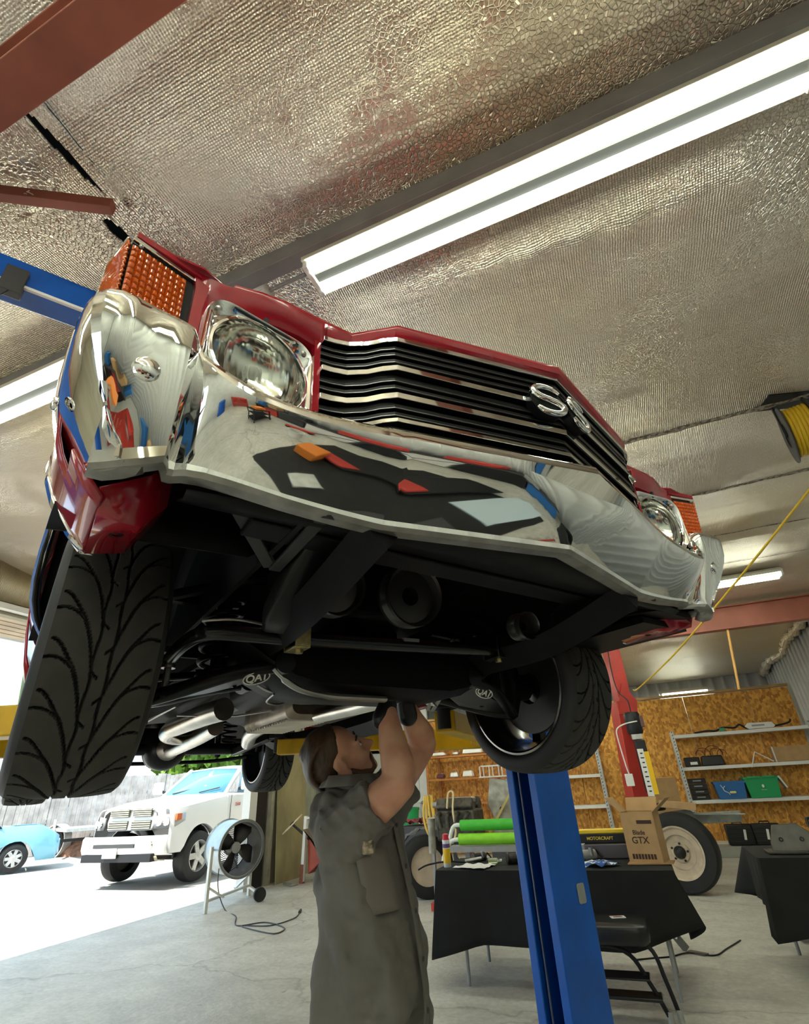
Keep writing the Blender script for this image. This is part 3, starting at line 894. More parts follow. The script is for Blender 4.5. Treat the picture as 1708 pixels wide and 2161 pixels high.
# ---- front fenders
FPROF = [(0.790, 0.900), (0.782, 0.918), (0.765, 0.930), (0.72, 0.943), (0.66, 0.952), (0.60, 0.957), (0.53, 0.956), (0.47, 0.946), (0.42, 0.928), (0.37, 0.896), (0.34, 0.872), (0.33, 0.862)]
def arch_z(y): 
    d = abs(y) / 0.415
    return None if d >= 1 else 0.33 + 0.37 * math.sqrt(1 - d * d)
def fx(z): 
    for (za, xa), (zb, xb) in zip(FPROF, FPROF[1:]):
        if za >= z >= zb: return lerp(xa, xb, (za - z) / (za - zb))
    return FPROF[-1][1]
for sgn in (-1, 1):
    f = MB()
    rows = []
    ys = [-0.772, -0.75, -0.72, -0.69, -0.66, -0.62, -0.58, -0.54, -0.50, -0.46, -0.43, -0.4149, -0.412, -0.40, -0.38, -0.35, -0.31, -0.26, -0.2, -0.13, -0.06, 0, 0.06, 0.13, 0.2, 0.26, 0.31, 0.35, 0.38, 0.40, 0.412, 0.4149, 0.45, 0.52, 0.62]
    for y in ys:
        az = arch_z(y)
        zlo = az if az else 0.33
        if y < -0.66: zlo = max(zlo, 0.33 + (-0.66 - y) * 2.4)
        row = []
        nose = max(0, (-0.66 - y) / 0.11)
        topx = 0.80
        row.append((sgn * (topx - 0.05), y if y > -0.75 else -0.75, 0.788 + 0.07 * max(0, y + 0.76)))
        row.append((sgn * topx, y, 0.787 + 0.068 * max(0, y + 0.76)))
        for k in range(15):
            z = lerp(0.782, zlo, (k / 14) ** 1.1)
            x = fx(z) - 0.025 * nose * nose
            row.append((sgn * x, y, z + 0.03 * max(0, y + 0.7) * max(0, 1 - k / 5)))
        rows.append(row)
    # front lamp pocket: skip faces covered by the corner lamp
    n_ = len(rows[0])
    vs = [p for r_ in rows for p in r_]
    for i in range(len(rows) - 1):
        for j in range(n_ - 1):
            ym = (rows[i][j][1] + rows[i + 1][j][1]) / 2; zm = (rows[i][j][2] + rows[i][j + 1][2]) / 2
            if ym < -0.70 and zm < 0.765: continue
            if ym < -0.565 and 0.415 < zm < 0.585: continue
            f.f.append((i * n_ + j, i * n_ + j + 1, (i + 1) * n_ + j + 1, (i + 1) * n_ + j)); f.m.append(0)
    f.v = vs
    # brow over the corner lamp
    f.bar((sgn * 0.803, -0.752, 0.780), (sgn * 0.915, -0.777, 0.778), 0.014, 0.010, (0, 0, 1))
    fen = f.build('fender', M_red, CAR, smooth=40, thick=0.006)
    # lower return and valance end, red, behind the bumper corner
    v = MB()
    v.loft([[(sgn * 0.868, -0.66, 0.345), (sgn * 0.862, -0.60, 0.325), (sgn * 0.862, -0.42, 0.33)], [(sgn * 0.80, -0.64, 0.40), (sgn * 0.795, -0.58, 0.33), (sgn * 0.80, -0.43, 0.34)], [(sgn * 0.76, -0.60, 0.47), (sgn * 0.755, -0.54, 0.40), (sgn * 0.76, -0.44, 0.40)]])
    v.build('fender_return', M_red, fen, smooth=40, thick=0.004)
    MB().lathe([(0.013, 0), (0.013, -0.003), (0.006, -0.004)], (sgn * 0.825, -0.53, 0.333), (0, 0, 1), 16).build('drain_hole', M_under, fen)
    # bright wheel-opening moulding
    mo = MB()
    pts = []
    for k in range(41):
        a = R(180 * k / 40)
        y = -0.415 * math.cos(a); z = 0.33 + 0.37 * math.sin(a)
        pts.append((sgn * (fx(z) + 0.002), y, z))
    secs = []
    for i, p in enumerate(pts):
        p = Vector(p)
        d = (p - Vector((p.x, 0, 0.33))).normalized()
        o_ = Vector((sgn, 0, 0))
        secs.append([p + d * 0.022 - o_ * 0.002, p + d * 0.018 + o_ * 0.006, p + d * 0.004 + o_ * 0.008, p - d * 0.004 + o_ * 0.002, p - d * 0.002 - o_ * 0.018])
    mo.loft(secs)
    mo.build('wheel_opening_molding', M_chrome, fen, smooth=35, thick=0.002)
    # inner wheelhouse liner
    li = MB()
    secs = []
    for k in range(17):
        a = R(180 * k / 16)
        y = -0.43 * math.cos(a); z = 0.36 + 0.37 * math.sin(a)
        secs.append([(sgn * 0.93, y, z), (sgn * 0.8, y, z + 0.01), (sgn * 0.56, y * 1.02, z + 0.015), (sgn * 0.53, y, max(0.40, z - 0.1))])
    li.loft(secs)
    li.box((sgn * 0.535, -0.05, 0.56), (0.01, 1.30, 0.40))
    li.build('wheelhouse', M_under, CAR, smooth=40, thick=0.004)

# ---- rest of the body shell
bs = MB()
def side_sec(y):
    # quarter panel arch at the rear wheel
    d = abs(y - 2.845) / 0.42
    zl = 0.28 if d >= 1 else 0.28 + 0.40 * math.sqrt(1 - d * d)
    t = max(0, (y - 3.0) / 0.78)
    w_ = 0.955 - 0.06 * t * t
    out = []
    for (z, x) in ((0.93, 0.86), (0.90, 0.90), (0.82, 0.94), (0.70, 0.965), (0.58, 0.965), (0.46, 0.95), (0.36, 0.93), (0.28, 0.90)):
        out.append((x * w_ / 0.955, y, max(z, zl)))
    return out
for sgn in (-1, 1):
    secs = [[(sgn * p[0], p[1], p[2]) for p in side_sec(y)] for y in [0.622, 0.9, 1.3, 1.6, 1.9, 2.2, 2.42, 2.44, 2.5, 2.6, 2.7, 2.845, 2.99, 3.09, 3.19, 3.25, 3.27, 3.45, 3.6, 3.76]]
    b = MB(); b.loft(secs)
    b.build('body_side', M_red, CAR, smooth=40, thick=0.006)
    d = MB(); d.box((sgn * 0.972, 1.35, 0.86), (0.012, 0.12, 0.02)); d.build('door_handle', M_chrome, CAR, bevel=0.004)
roof = MB()
rows = []
for (y, z, hw) in ((0.62, 0.955, 0.72), (0.70, 0.965, 0.74), (1.30, 1.28, 0.60), (1.42, 1.315, 0.58), (1.8, 1.335, 0.58), (2.2, 1.31, 0.57), (2.35, 1.285, 0.57), (2.95, 0.985, 0.66), (3.05, 0.965, 0.70), (3.5, 0.93, 0.72), (3.76, 0.88, 0.74)):
    rows.append([(hw * u, y, z + 0.02 * (1 - u * u)) for u in (-1, -0.7, -0.35, 0, 0.35, 0.7, 1)])
n_ = 7
vs = [p for r_ in rows for p in r_]
roof.v = vs
for i in range(len(rows) - 1):
    for j in range(n_ - 1):
        roof.f.append((i * n_ + j, i * n_ + j + 1, (i + 1) * n_ + j + 1, (i + 1) * n_ + j)); roof.m.append(1 if i in (1, 6) else 0)
roof.build('roof', [M_red, M_glass_dark], CAR, smooth=30, thick=0.008)
for sgn in (-1, 1):
    g = MB(); g.loft([[(sgn * 0.86, 0.70, 0.93), (sgn * 0.86, 1.8, 0.94), (sgn * 0.84, 2.95, 0.95)], [(sgn * 0.74, 0.74, 0.97), (sgn * 0.6, 1.8, 1.32), (sgn * 0.66, 2.9, 0.98)]])
    g.build('side_glass', M_glass_dark, CAR, smooth=30, thick=0.005)
MB().box((0, 3.77, 0.68), (1.80, 0.02, 0.45)).build('tail_panel', M_red, CAR)
rb = MB(); rb.loft([[(x, 3.84 - 0.1 * (abs(x) / 0.95) ** 4, 0.50), (x, 3.87 - 0.1 * (abs(x) / 0.95) ** 4, 0.47), (x, 3.87 - 0.1 * (abs(x) / 0.95) ** 4, 0.36), (x, 3.83 - 0.1 * (abs(x) / 0.95) ** 4, 0.33)] for x in [-0.95 + 0.095 * i for i in range(21)]])
rb.build('rear_bumper', M_chrome, CAR, thick=0.005)

# ---- floor, frame, engine
fp = MB()
rows = []
for y in (0.62, 0.75, 0.9, 1.4, 2.0, 2.35, 2.5, 2.9, 3.2, 3.5, 3.76):
    hump = interp([(0.62, 0.62), (0.9, 0.52), (1.4, 0.44), (2.3, 0.40), (2.5, 0.55), (3.2, 0.55), (3.76, 0.42)], y)[0]
    base = interp([(0.62, 0.55), (0.75, 0.40), (0.9, 0.31), (2.2, 0.31), (2.45, 0.48), (3.15, 0.48), (3.4, 0.36), (3.76, 0.40)], y)[0]
    rows.append([(x, y, lerp(base, max(base, hump), max(0, 1 - abs(x) / 0.22))) for x in (-0.9, -0.6, -0.3, -0.2, -0.1, 0, 0.1, 0.2, 0.3, 0.6, 0.9)])
fp.loft(rows)
fp.build('floor_pan', M_under, CAR, smooth=30, thick=0.006)
MB().box((0, 0.60, 0.66), (1.5, 0.02, 0.55)).build('firewall', M_under, CAR)
for sgn in (-1, 1):
    fr = MB()
    path = [(0.40, -0.74, 0.36), (0.40, -0.45, 0.30), (0.385, -0.15, 0.295), (0.40, 0.25, 0.295), (0.50, 0.62, 0.24), (0.62, 0.95, 0.215), (0.62, 2.1, 0.215), (0.55, 2.45, 0.33), (0.52, 2.85, 0.47), (0.52, 3.3, 0.42), (0.52, 3.72, 0.40)]
    fr.tube([(sgn * p[0], p[1], p[2]) for p in smooth_path(path, 5)], 0.05, 4, flat=1.2)
    fr.build('frame_rail', M_under, CAR, smooth=30)
    ho = MB()   # wide frame horn plate behind the bumper bracket
    ho.loft([[(sgn * 0.47, -0.66, 0.44), (sgn * 0.40, -0.66, 0.45)], [(sgn * 0.485, -0.54, 0.375), (sgn * 0.40, -0.54, 0.38)], [(sgn * 0.49, -0.44, 0.325), (sgn * 0.395, -0.44, 0.325)], [(sgn * 0.485, -0.36, 0.290), (sgn * 0.40, -0.36, 0.290)], [(sgn * 0.46, -0.28, 0.28), (sgn * 0.39, -0.28, 0.28)]])
    ho.build('frame_horn', M_under2, CAR, smooth=50, thick=0.05, bevel=0.012)
    br = MB(); br.bar((sgn * 0.72, -0.72, 0.40), (sgn * 0.515, -0.46, 0.355), 0.030, 0.010)
    br.bar((sgn * 0.515, -0.735, 0.358), (sgn * 0.505, -0.46, 0.348), 0.028, 0.008)
    br.build('bumper_bracket', mat('bracket_grey', (0.02, 0.02, 0.02), 0.45), CAR, bevel=0.003)
cm = MB()
secs = []
for i in range(13):
    x = -0.46 + 0.92 * i / 12
    k = 1 - (x / 0.46) ** 2
    zt = 0.32; zb = 0.255 - 0.098 * min(1, k * 1.5)
    secs.append([(x, -0.13, zt), (x, -0.15, zb + 0.02), (x, -0.11, zb), (x, 0.09, zb), (x, 0.13, zb + 0.02), (x, 0.12, zt)])
cm.loft(secs, closed=True, caps=True)
cm.build('crossmember', M_under, CAR, smooth=30)
op = MB()
secs = []
for (y, hw, zb) in ((-0.02, 0.10, 0.30), (0.0, 0.13, 0.265), (0.08, 0.15, 0.235), (0.20, 0.155, 0.225), (0.42, 0.155, 0.215), (0.50, 0.14, 0.22), (0.54, 0.11, 0.27)):
    ring = []
    for k in range(17):
        a = PI + PI * k / 16
        ring.append((hw * math.copysign(abs(math.cos(a)) ** 0.6, math.cos(a)), y, 0.42 + (0.42 - zb) * -abs(math.sin(a)) ** 0.55))
    secs.append(ring)
op.loft(secs)
op.build('oil_pan', M_under2, CAR, smooth=40, thick=0.004)
MB().box((0, 0.25, 0.55), (0.44, 0.70, 0.32)).build('engine_block', M_under, CAR, bevel=0.03)
MB().cyl((0, 0.56, 0.40), (0, 1.15, 0.36), 0.15, 0.09, 20).build('transmission', M_under, CAR, smooth=40)
MB().cyl((0, 1.15, 0.34), (0, 2.75, 0.28), 0.036, n=14).build('driveshaft', M_under2, CAR, smooth=40)
# radiator support, radiator and pulleys seen from below
rs = MB(); rs.bar((-0.62, -0.60, 0.385), (0.62, -0.60, 0.385), 0.07, 0.05); rs.bar((-0.62, -0.62, 0.72), (0.62, -0.62, 0.72), 0.05, 0.04)
rs.build('radiator_support', M_under, CAR, bevel=0.004)
ra = MB(); ra.box((0, -0.57, 0.56), (0.66, 0.05, 0.30)); ra.build('radiator', M_under, CAR)
for k in range(14):
    pass
fs_ = MB()
for k in range(18): fs_.box((-0.30 + k * 0.0355, -0.578, 0.425), (0.018, 0.05, 0.012))
fs_.build('radiator_fins', M_under2, CAR)
for (x, y, z, r_, nm) in ((-0.085, -0.38, 0.375, 0.085, 'crank_pulley'), (-0.34, -0.42, 0.345, 0.07, 'fan_pulley'), (0.33, -0.40, 0.335, 0.042, 'frame_tube')):
    p = MB(); p.lathe([(r_ * 0.3, -0.01), (r_ * 0.85, -0.01), (r_ * 0.92, -0.035), (r_, -0.04), (r_ * 1.02, -0.028), (r_ * 0.9, -0.012), (r_ * 1.02, 0.004), (r_, 0.02), (r_ * 0.4, 0.03)], (x, y, z), (0.1, 1, 0.15), 32)
    p.build(nm, mat('pulley_grey', (0.06, 0.06, 0.058), 0.3, metal=0.6), CAR, smooth=30)
lv = MB(); lv.loft([[(x, -0.80 + 0.1 * (abs(x) / 0.7) ** 1, 0.36), (x, -0.72 + 0.06 * abs(x), 0.352), (x, -0.62, 0.375)] for x in [-0.75 + 0.1 * k for k in range(16)]])
lv.build('lower_valance', M_under, CAR, thick=0.003)
MB().box((0.80, -0.40, 0.345), (0.26, 0.42, 0.02)).build('splash_apron', M_under, CAR)
MB().box((0.745, -0.58, 0.375), (0.2, 0.2, 0.02), (0.15, 0, 0)).build('splash_apron', M_under, CAR)

# ---- front suspension
sw = MB()
sw.tube(smooth_path([(-0.60, 0.02, 0.245), (-0.60, -0.14, 0.252), (-0.575, -0.235, 0.256), (-0.50, -0.25, 0.258), (-0.33, -0.25, 0.262), (0.0, -0.25, 0.278), (0.30, -0.25, 0.293), (0.415, -0.25, 0.299), (0.455, -0.235, 0.300), (0.475, -0.18, 0.298), (0.50, -0.05, 0.275), (0.52, 0.03, 0.25)], 6), 0.0185, 14)
sway = sw.build('sway_bar', mat('bar_black', (0.012, 0.012, 0.012), 0.22), CAR, smooth=60)
MB().box((0.0, -0.262, 0.292), (0.055, 0.012, 0.010), (0.3, -0.04, 0)).build('bar_sticker', mat('sticker_grey', (0.16, 0.16, 0.16), 0.5), sway)
M_zinc = mat('yellow_zinc', (0.52, 0.44, 0.20), 0.3, metal=0.8, var=0.4, vscale=60)
for sgn, x, z in ((-1, -0.352, 0.262), (1, 0.352, 0.296)):
    q = MB()
    q.box((x, -0.25, z - 0.027), (0.042, 0.075, 0.006))
    q.box((x, -0.285, z + 0.004), (0.042, 0.006, 0.06)); q.box((x, -0.215, z + 0.004), (0.042, 0.006, 0.06))
    bu = q.build('bushing_bracket', M_zinc if sgn < 0 else M_under2, sway, bevel=0.002)
    MB().cyl((x, -0.262, z - 0.030), (x, -0.262, z - 0.040), 0.011, n=6).build('bolt', M_zinc, bu)
for sgn in (-1, 1):
    ax_ = sgn
    arm = MB()
    ball = Vector((sgn * 0.655, 0.0, 0.135))
    pv1, pv2 = Vector((sgn * 0.34, -0.12, 0.222)), Vector((sgn * 0.34, 0.16, 0.222))
    arm.tube(smooth_path([pv1, (sgn * 0.46, -0.11, 0.195), (sgn * 0.58, -0.05, 0.155), ball], 5), 0.020, 10)
    arm.tube(smooth_path([pv2, (sgn * 0.46, 0.13, 0.195), (sgn * 0.58, 0.06, 0.155), ball], 5), 0.020, 10)
    arm.cyl(pv1 + Vector((0, -0.035, 0)), pv1 + Vector((0, 0.035, 0)), 0.028)
    arm.cyl(pv2 + Vector((0, -0.035, 0)), pv2 + Vector((0, 0.035, 0)), 0.028)
    lca = arm.build('lower_control_arm', M_under2, CAR, smooth=40)
    pl = MB()
    pl.add([(sgn * 0.37, -0.11, 0.203), (sgn * 0.62, -0.05, 0.138), (sgn * 0.66, 0.02, 0.128), (sgn * 0.62, 0.07, 0.138), (sgn * 0.50, 0.115, 0.172), (sgn * 0.40, 0.06, 0.196)], [(0, 1, 2, 3, 4, 5)])
    pl.build('arm_plate', M_under2, lca, smooth=0, thick=0.006)
    # maker's oval plate on the arm
    nrm = Vector((0, -0.75, -0.66))
    o = Vector((sgn * 0.405, -0.118, 0.186))
    ux = Vector((1, 0, -sgn * 0.24)).normalized(); uy = nrm.cross(ux); uy = uy if uy.z > 0 else -uy
    ov = MB(); rr = [o + ux * math.cos(2 * PI * k / 28) * 0.036 + uy * math.sin(2 * PI * k / 28) * 0.018 for k in range(28)]
    ov.loft([rr, [p - nrm * -0.003 for p in rr]], closed=True, caps=True)
    lg = ov.build('badge', M_black, lca)
    MB().tube([p + nrm * 0.003 for p in rr], 0.002, 5, closed=True).build('badge_rim', M_white, lg)
    text_part('QA1', 0.030, M_white, 'badge_lettering', lg, o + nrm * 0.0035, basis(ux, uy), 0.0006, bold=True)
    ua = MB()
    ua.tube(smooth_path([(sgn * 0.40, -0.12, 0.46), (sgn * 0.5, -0.09, 0.44), (sgn * 0.64, 0, 0.41)], 4), 0.016, 8)
    ua.tube(smooth_path([(sgn * 0.40, 0.14, 0.46), (sgn * 0.5, 0.1, 0.44), (sgn * 0.64, 0, 0.41)], 4), 0.016, 8)
    ua.build('upper_control_arm', M_under2, CAR, smooth=40)
    kn = MB(); kn.tube([(sgn * 0.65, 0, 0.13), (sgn * 0.675, 0.0, 0.237), (sgn * 0.645, 0, 0.42)], [0.024, 0.045, 0.022], 12)
    kn.cyl((sgn * 0.64, 0, 0.237), (sgn * 0.74, 0, 0.237), 0.05)
    kn.build('steering_knuckle', M_under, CAR, smooth=40)
    sp = MB()
    pts = []
    for k in range(97):
        a = 2 * PI * k / 16
        pts.append((sgn * 0.47 + 0.052 * math.cos(a), 0.02 + 0.052 * math.sin(a), 0.19 + 0.24 * k / 96))
    sp.tube(pts, 0.008, 7)
    sp.build('coil_spring', M_under2, CAR, smooth=60)
    MB().cyl((sgn * 0.47, 0.02, 0.18), (sgn * 0.47, 0.02, 0.44), 0.022, n=14).build('shock_absorber', M_under2, CAR)
    lk = MB(); lx = sgn * 0.60 if sgn < 0 else 0.52
    lk.cyl((lx, 0.02, 0.16), (lx, 0.02, 0.27), 0.009, n=10); lk.cyl((lx, 0.02, 0.262), (lx, 0.02, 0.278), 0.019, n=14); lk.cyl((lx, 0.02, 0.222), (lx, 0.02, 0.238), 0.019, n=14)
    lk.build('sway_bar_link', M_steel if sgn < 0 else M_under2, CAR)
    tr = MB(); tr.tube([(sgn * 0.18, 0.15, 0.27), (sgn * 0.36, 0.16, 0.255), (sgn * 0.63, 0.14, 0.215)], 0.011, 10); tr.cyl((sgn * 0.38, 0.16, 0.253), (sgn * 0.50, 0.15, 0.235), 0.016)
    tr.build('tie_rod', M_under2, CAR, smooth=50)
MB().tube([(-0.22, 0.17, 0.27), (0.22, 0.17, 0.27)], 0.014, 10).build('center_link', M_under2, CAR)
# pale bracket near the driver's control arm, and a starter body
sb = MB(); sb.prism([(0, 0), (0.075, 0.02), (0.105, 0.055), (0.085, 0.06), (0.012, 0.03)], (0.30, 0.02, 0.155), (0.35, 0.93, 0), (-0.5, 0.3, 0.8), (0.008, 0, 0))
sb.bar((0.268, -0.03, 0.205), (0.322, 0.10, 0.155), 0.012, 0.006); sb.bar((0.315, -0.02, 0.205), (0.36, 0.12, 0.155), 0.012, 0.006); sb.bar((0.262, -0.03, 0.206), (0.33, -0.03, 0.206), 0.028, 0.006)
sb.build('exhaust_bracket', mat('bracket_pale', (0.42, 0.38, 0.34), 0.4, metal=0.5), CAR)
MB().cyl((0.20, 0.10, 0.21), (0.235, 0.24, 0.205), 0.034, n=20).build('starter_motor', mat('starter_grey', (0.22, 0.20, 0.15), 0.5, metal=0.5, var=0.4, vscale=50), CAR, smooth=40)
# pale curved strip across the front of the oil pan
st = MB(); st.tube(smooth_path([(-0.38, -0.17, 0.200), (-0.345, -0.165, 0.175), (-0.29, -0.155, 0.153), (-0.20, -0.13, 0.146), (-0.10, -0.12, 0.146), (0.0, -0.11, 0.148)], 6), [0.007] * 6 + [0.013] * 12 + [0.016] * 13, 8, flat=0.6)
st.build('crossmember_strip', mat('pale_strip', (0.36, 0.36, 0.34), 0.35, metal=0.7), CAR, smooth=50)
# brake line loops
for (pts, nm) in (([(-0.30, 0.02, 0.17), (-0.29, 0.10, 0.160), (-0.22, 0.16, 0.165), (-0.16, 0.14, 0.19)], 'brake_line'), ([(-0.36, 0.0, 0.19), (-0.30, 0.02, 0.175), (-0.20, 0.03, 0.19)], 'brake_line'), ([(-0.60, -0.28, 0.27), (-0.52, -0.30, 0.277), (-0.40, -0.28, 0.272), (-0.36, -0.26, 0.262)], 'brake_line')):
    MB().tube(smooth_path(pts, 6), 0.0035, 6).build(nm, M_steel, CAR, smooth=60)

# ---- exhaust
def pipe(pts, r_, nm, m=M_exh, **k):
    return MB().tube(smooth_path(pts, 6), r_, 16).build(nm, m, CAR, smooth=60)
pipe([(0.13, -0.03, 0.185), (0.15, 0.30, 0.19), (0.135, 0.62, 0.195)], 0.030, 'exhaust_pipe')
mf = MB()
secs = []
for k in range(25):
    y = 0.62 + 0.55 * k / 24
    g = 0.006 * math.sin(k * 2.1) if k > 14 else 0
    w_, h = 0.105 + g, 0.065 + g
    if k in (0, 24): w_, h = w_ * 0.8, h * 0.7
    secs.append([(0.10 + p[0], y, 0.245 + p[1]) for p in rrect(w_, h, 0.035, 4)])
mf.loft(secs, closed=True, caps=True)
mu = mf.build('muffler', M_muff, CAR, smooth=35)
sc = MB()
for k in range(16): sc.cyl((0.01 + 0, 0.68 + 0.03 * k, 0.182), (0.19, 0.68 + 0.03 * k, 0.182), 0.008, n=8)
sc.build('muffler_seam', M_exh, mu)
pipe([(-0.21, 0.80, 0.235), (-0.245, 1.0, 0.232), (-0.275, 1.38, 0.228)], 0.046, 'resonator')
pipe([(-0.08, 1.35, 0.225), (-0.05, 1.8, 0.215), (-0.01, 2.65, 0.205)], 0.040, 'tail_pipe')
pipe([(-0.275, 1.38, 0.228), (-0.24, 1.7, 0.225), (-0.12, 2.0, 0.235), (0.05, 2.2, 0.26)], 0.038, 'tail_pipe')
pipe([(0.12, 1.17, 0.23), (0.16, 1.5, 0.215), (0.30, 1.95, 0.205), (0.42, 2.3, 0.25)], 0.042, 'tail_pipe')
pipe([(-0.45, 1.0, 0.25), (-0.45, 1.9, 0.25)], 0.012, 'fuel_line', M_steel)
pipe([(-0.38, 0.9, 0.26), (-0.40, 1.7, 0.26)], 0.010, 'fuel_line', M_steel)
hg = MB(); hg.bar((-0.36, 0.95, 0.225), (-0.12, 0.92, 0.225), 0.02, 0.006); hg.bar((-0.12, 0.92, 0.225), (0.0, 0.80, 0.235), 0.018, 0.006)
hg.build('exhaust_hanger', M_steel, CAR)

# ---- rear axle
ra = MB(); ra.tube([(-0.66, 2.845, 0.237), (-0.2, 2.845, 0.237), (0.2, 2.845, 0.237), (0.66, 2.845, 0.237)], 0.04, 12)
ra.sphere((0, 2.86, 0.237), (0.15, 0.14, 0.14), 20, 12)
ra.build('rear_axle', M_under2, CAR, smooth=50)
MB().lathe([(0.13, 0), (0.13, 0.012), (0.05, 0.05), (0.0005, 0.055)], (0, 2.98, 0.237), (0, 1, 0), 24).build('differential_cover', M_muff, CAR, smooth=40)
MB().cyl((0, 2.62, 0.23), (0, 2.74, 0.235), 0.06, 0.08, 18).build('pinion_housing', M_muff, CAR)
for sgn in (-1, 1):
    MB().bar((sgn * 0.47, 2.0, 0.25), (sgn * 0.50, 2.82, 0.21), 0.05, 0.05).build('trailing_arm', M_under2, CAR, bevel=0.006)
    sp = MB(); sp.tube([(sgn * 0.45 + 0.055 * math.cos(2 * PI * k / 14), 2.85 + 0.055 * math.sin(2 * PI * k / 14), 0.28 + 0.24 * k / 84) for k in range(85)], 0.008, 6)
    sp.build('rear_spring', M_under2, CAR, smooth=60)
    MB().cyl((sgn * 0.40, 2.92, 0.19), (sgn * 0.34, 2.80, 0.52), 0.024, n=14).build('shock_absorber', M_under2, CAR)
MB().box((0, 3.38, 0.33), (0.9, 0.55, 0.16)).build('fuel_tank', M_under2, CAR, bevel=0.04)
MB().tube(smooth_path([(-0.62, 3.05, 0.17), (-0.40, 3.12, 0.165), (-0.1, 3.16, 0.163), (0.2, 3.16, 0.165), (0.45, 3.12, 0.17), (0.66, 3.0, 0.19)], 6), 0.014, 10).build('rear_edge_tube', M_under2, CAR, smooth=60)  # thin tube standing in for the rear bumper's lower edge

# ---- wheels
TR, HW = 0.308, 0.115
M_tread = mat('tyre_tread', (0.040, 0.038, 0.031), 0.75, var=0.2, vscale=30)
M_groove = mat('tyre_groove', (0.006, 0.006, 0.005), 0.8)  # near-black faces add painted shade inside the tread cuts
M_wall = mat('tyre_sidewall', (0.020, 0.019, 0.018), 0.6)
M_rim = mat('wheel_dark', (0.045, 0.045, 0.045), 0.18, metal=0.7)
M_rimlip = mat('wheel_lip', (0.32, 0.31, 0.29), 0.18, metal=1.0)
M_rotor = mat('brake_rotor', (0.12, 0.12, 0.12), 0.35, metal=0.9)
def tread_mesh(flip):
    C_ = 2 * PI * TR
    NC, NW = 800, 84
    L = C_ / 20
    def groove(u, v):
        s = 1 if v >= 0 else -1
        a = abs(v)
        uu = u * flip + (0.5 * L if s < 0 else 0)
        best = 9.0
        # thin lengthwise groove either side of the crown
        best = min(best, abs(a - 0.15 - 0.015 * math.sin(uu * 2 * PI / L)) * 0.099 / 0.0021)
        def near(g, dg, w_):
            d = (uu - g) % L
            d = min(d, L - d)
            return d / math.sqrt(1 + dg * dg) / w_
        # branch: lengthwise where it leaves the crown groove, sweeping out to the shoulder
        if 0.15 < a <= 0.93:
            t = (a - 0.15) / 0.85
            best = min(best, near(0.150 * (1 - (1 - t) ** 2.3) + 0.004 * math.sin(t * 9), 0.150 * 2.3 * (1 - t) ** 1.3 / 0.084, 0.0023))
        # fork towards the shoulder
        if 0.46 < a <= 1.0:
            t0 = (0.46 - 0.15) / 0.85
            t = (a - 0.46) / 0.54
            g0 = 0.150 * (1 - (1 - t0) ** 2.3)
            best = min(best, near(g0 + 0.020 * t + 0.010 * math.sin(PI * t), 0.6, 0.0020))
        # short spur into the crown
        if 0.02 < a < 0.15:
            best = min(best, near(-0.10 * (0.15 - a), 1.0, 0.0018))
        return best
    s = MB()
    for i in range(NC):
        u = C_ * i / NC
        th_ = 2 * PI * i / NC
        for j in range(NW + 1):
            v = -1 + 2 * j / NW
            r_ = TR - 0.006 * abs(v) ** 3
            g = groove(u, v)
            if g < 1.25: r_ -= 0.0075 * min(1, (1.25 - g) * 3.5)
            x = v * 0.099
            s.v.append((x, -math.cos(th_) * r_, math.sin(th_) * r_))
    for i in range(NC):
        i2 = (i + 1) % NC
        for j in range(NW):
            v = -1 + 2 * (j + 0.5) / NW
            s.f.append((i * (NW + 1) + j, i * (NW + 1) + j + 1, i2 * (NW + 1) + j + 1, i2 * (NW + 1) + j))
            s.m.append(1 if groove(C_ * (i + 0.5) / NC, v) < 1.0 else 0)
    return s
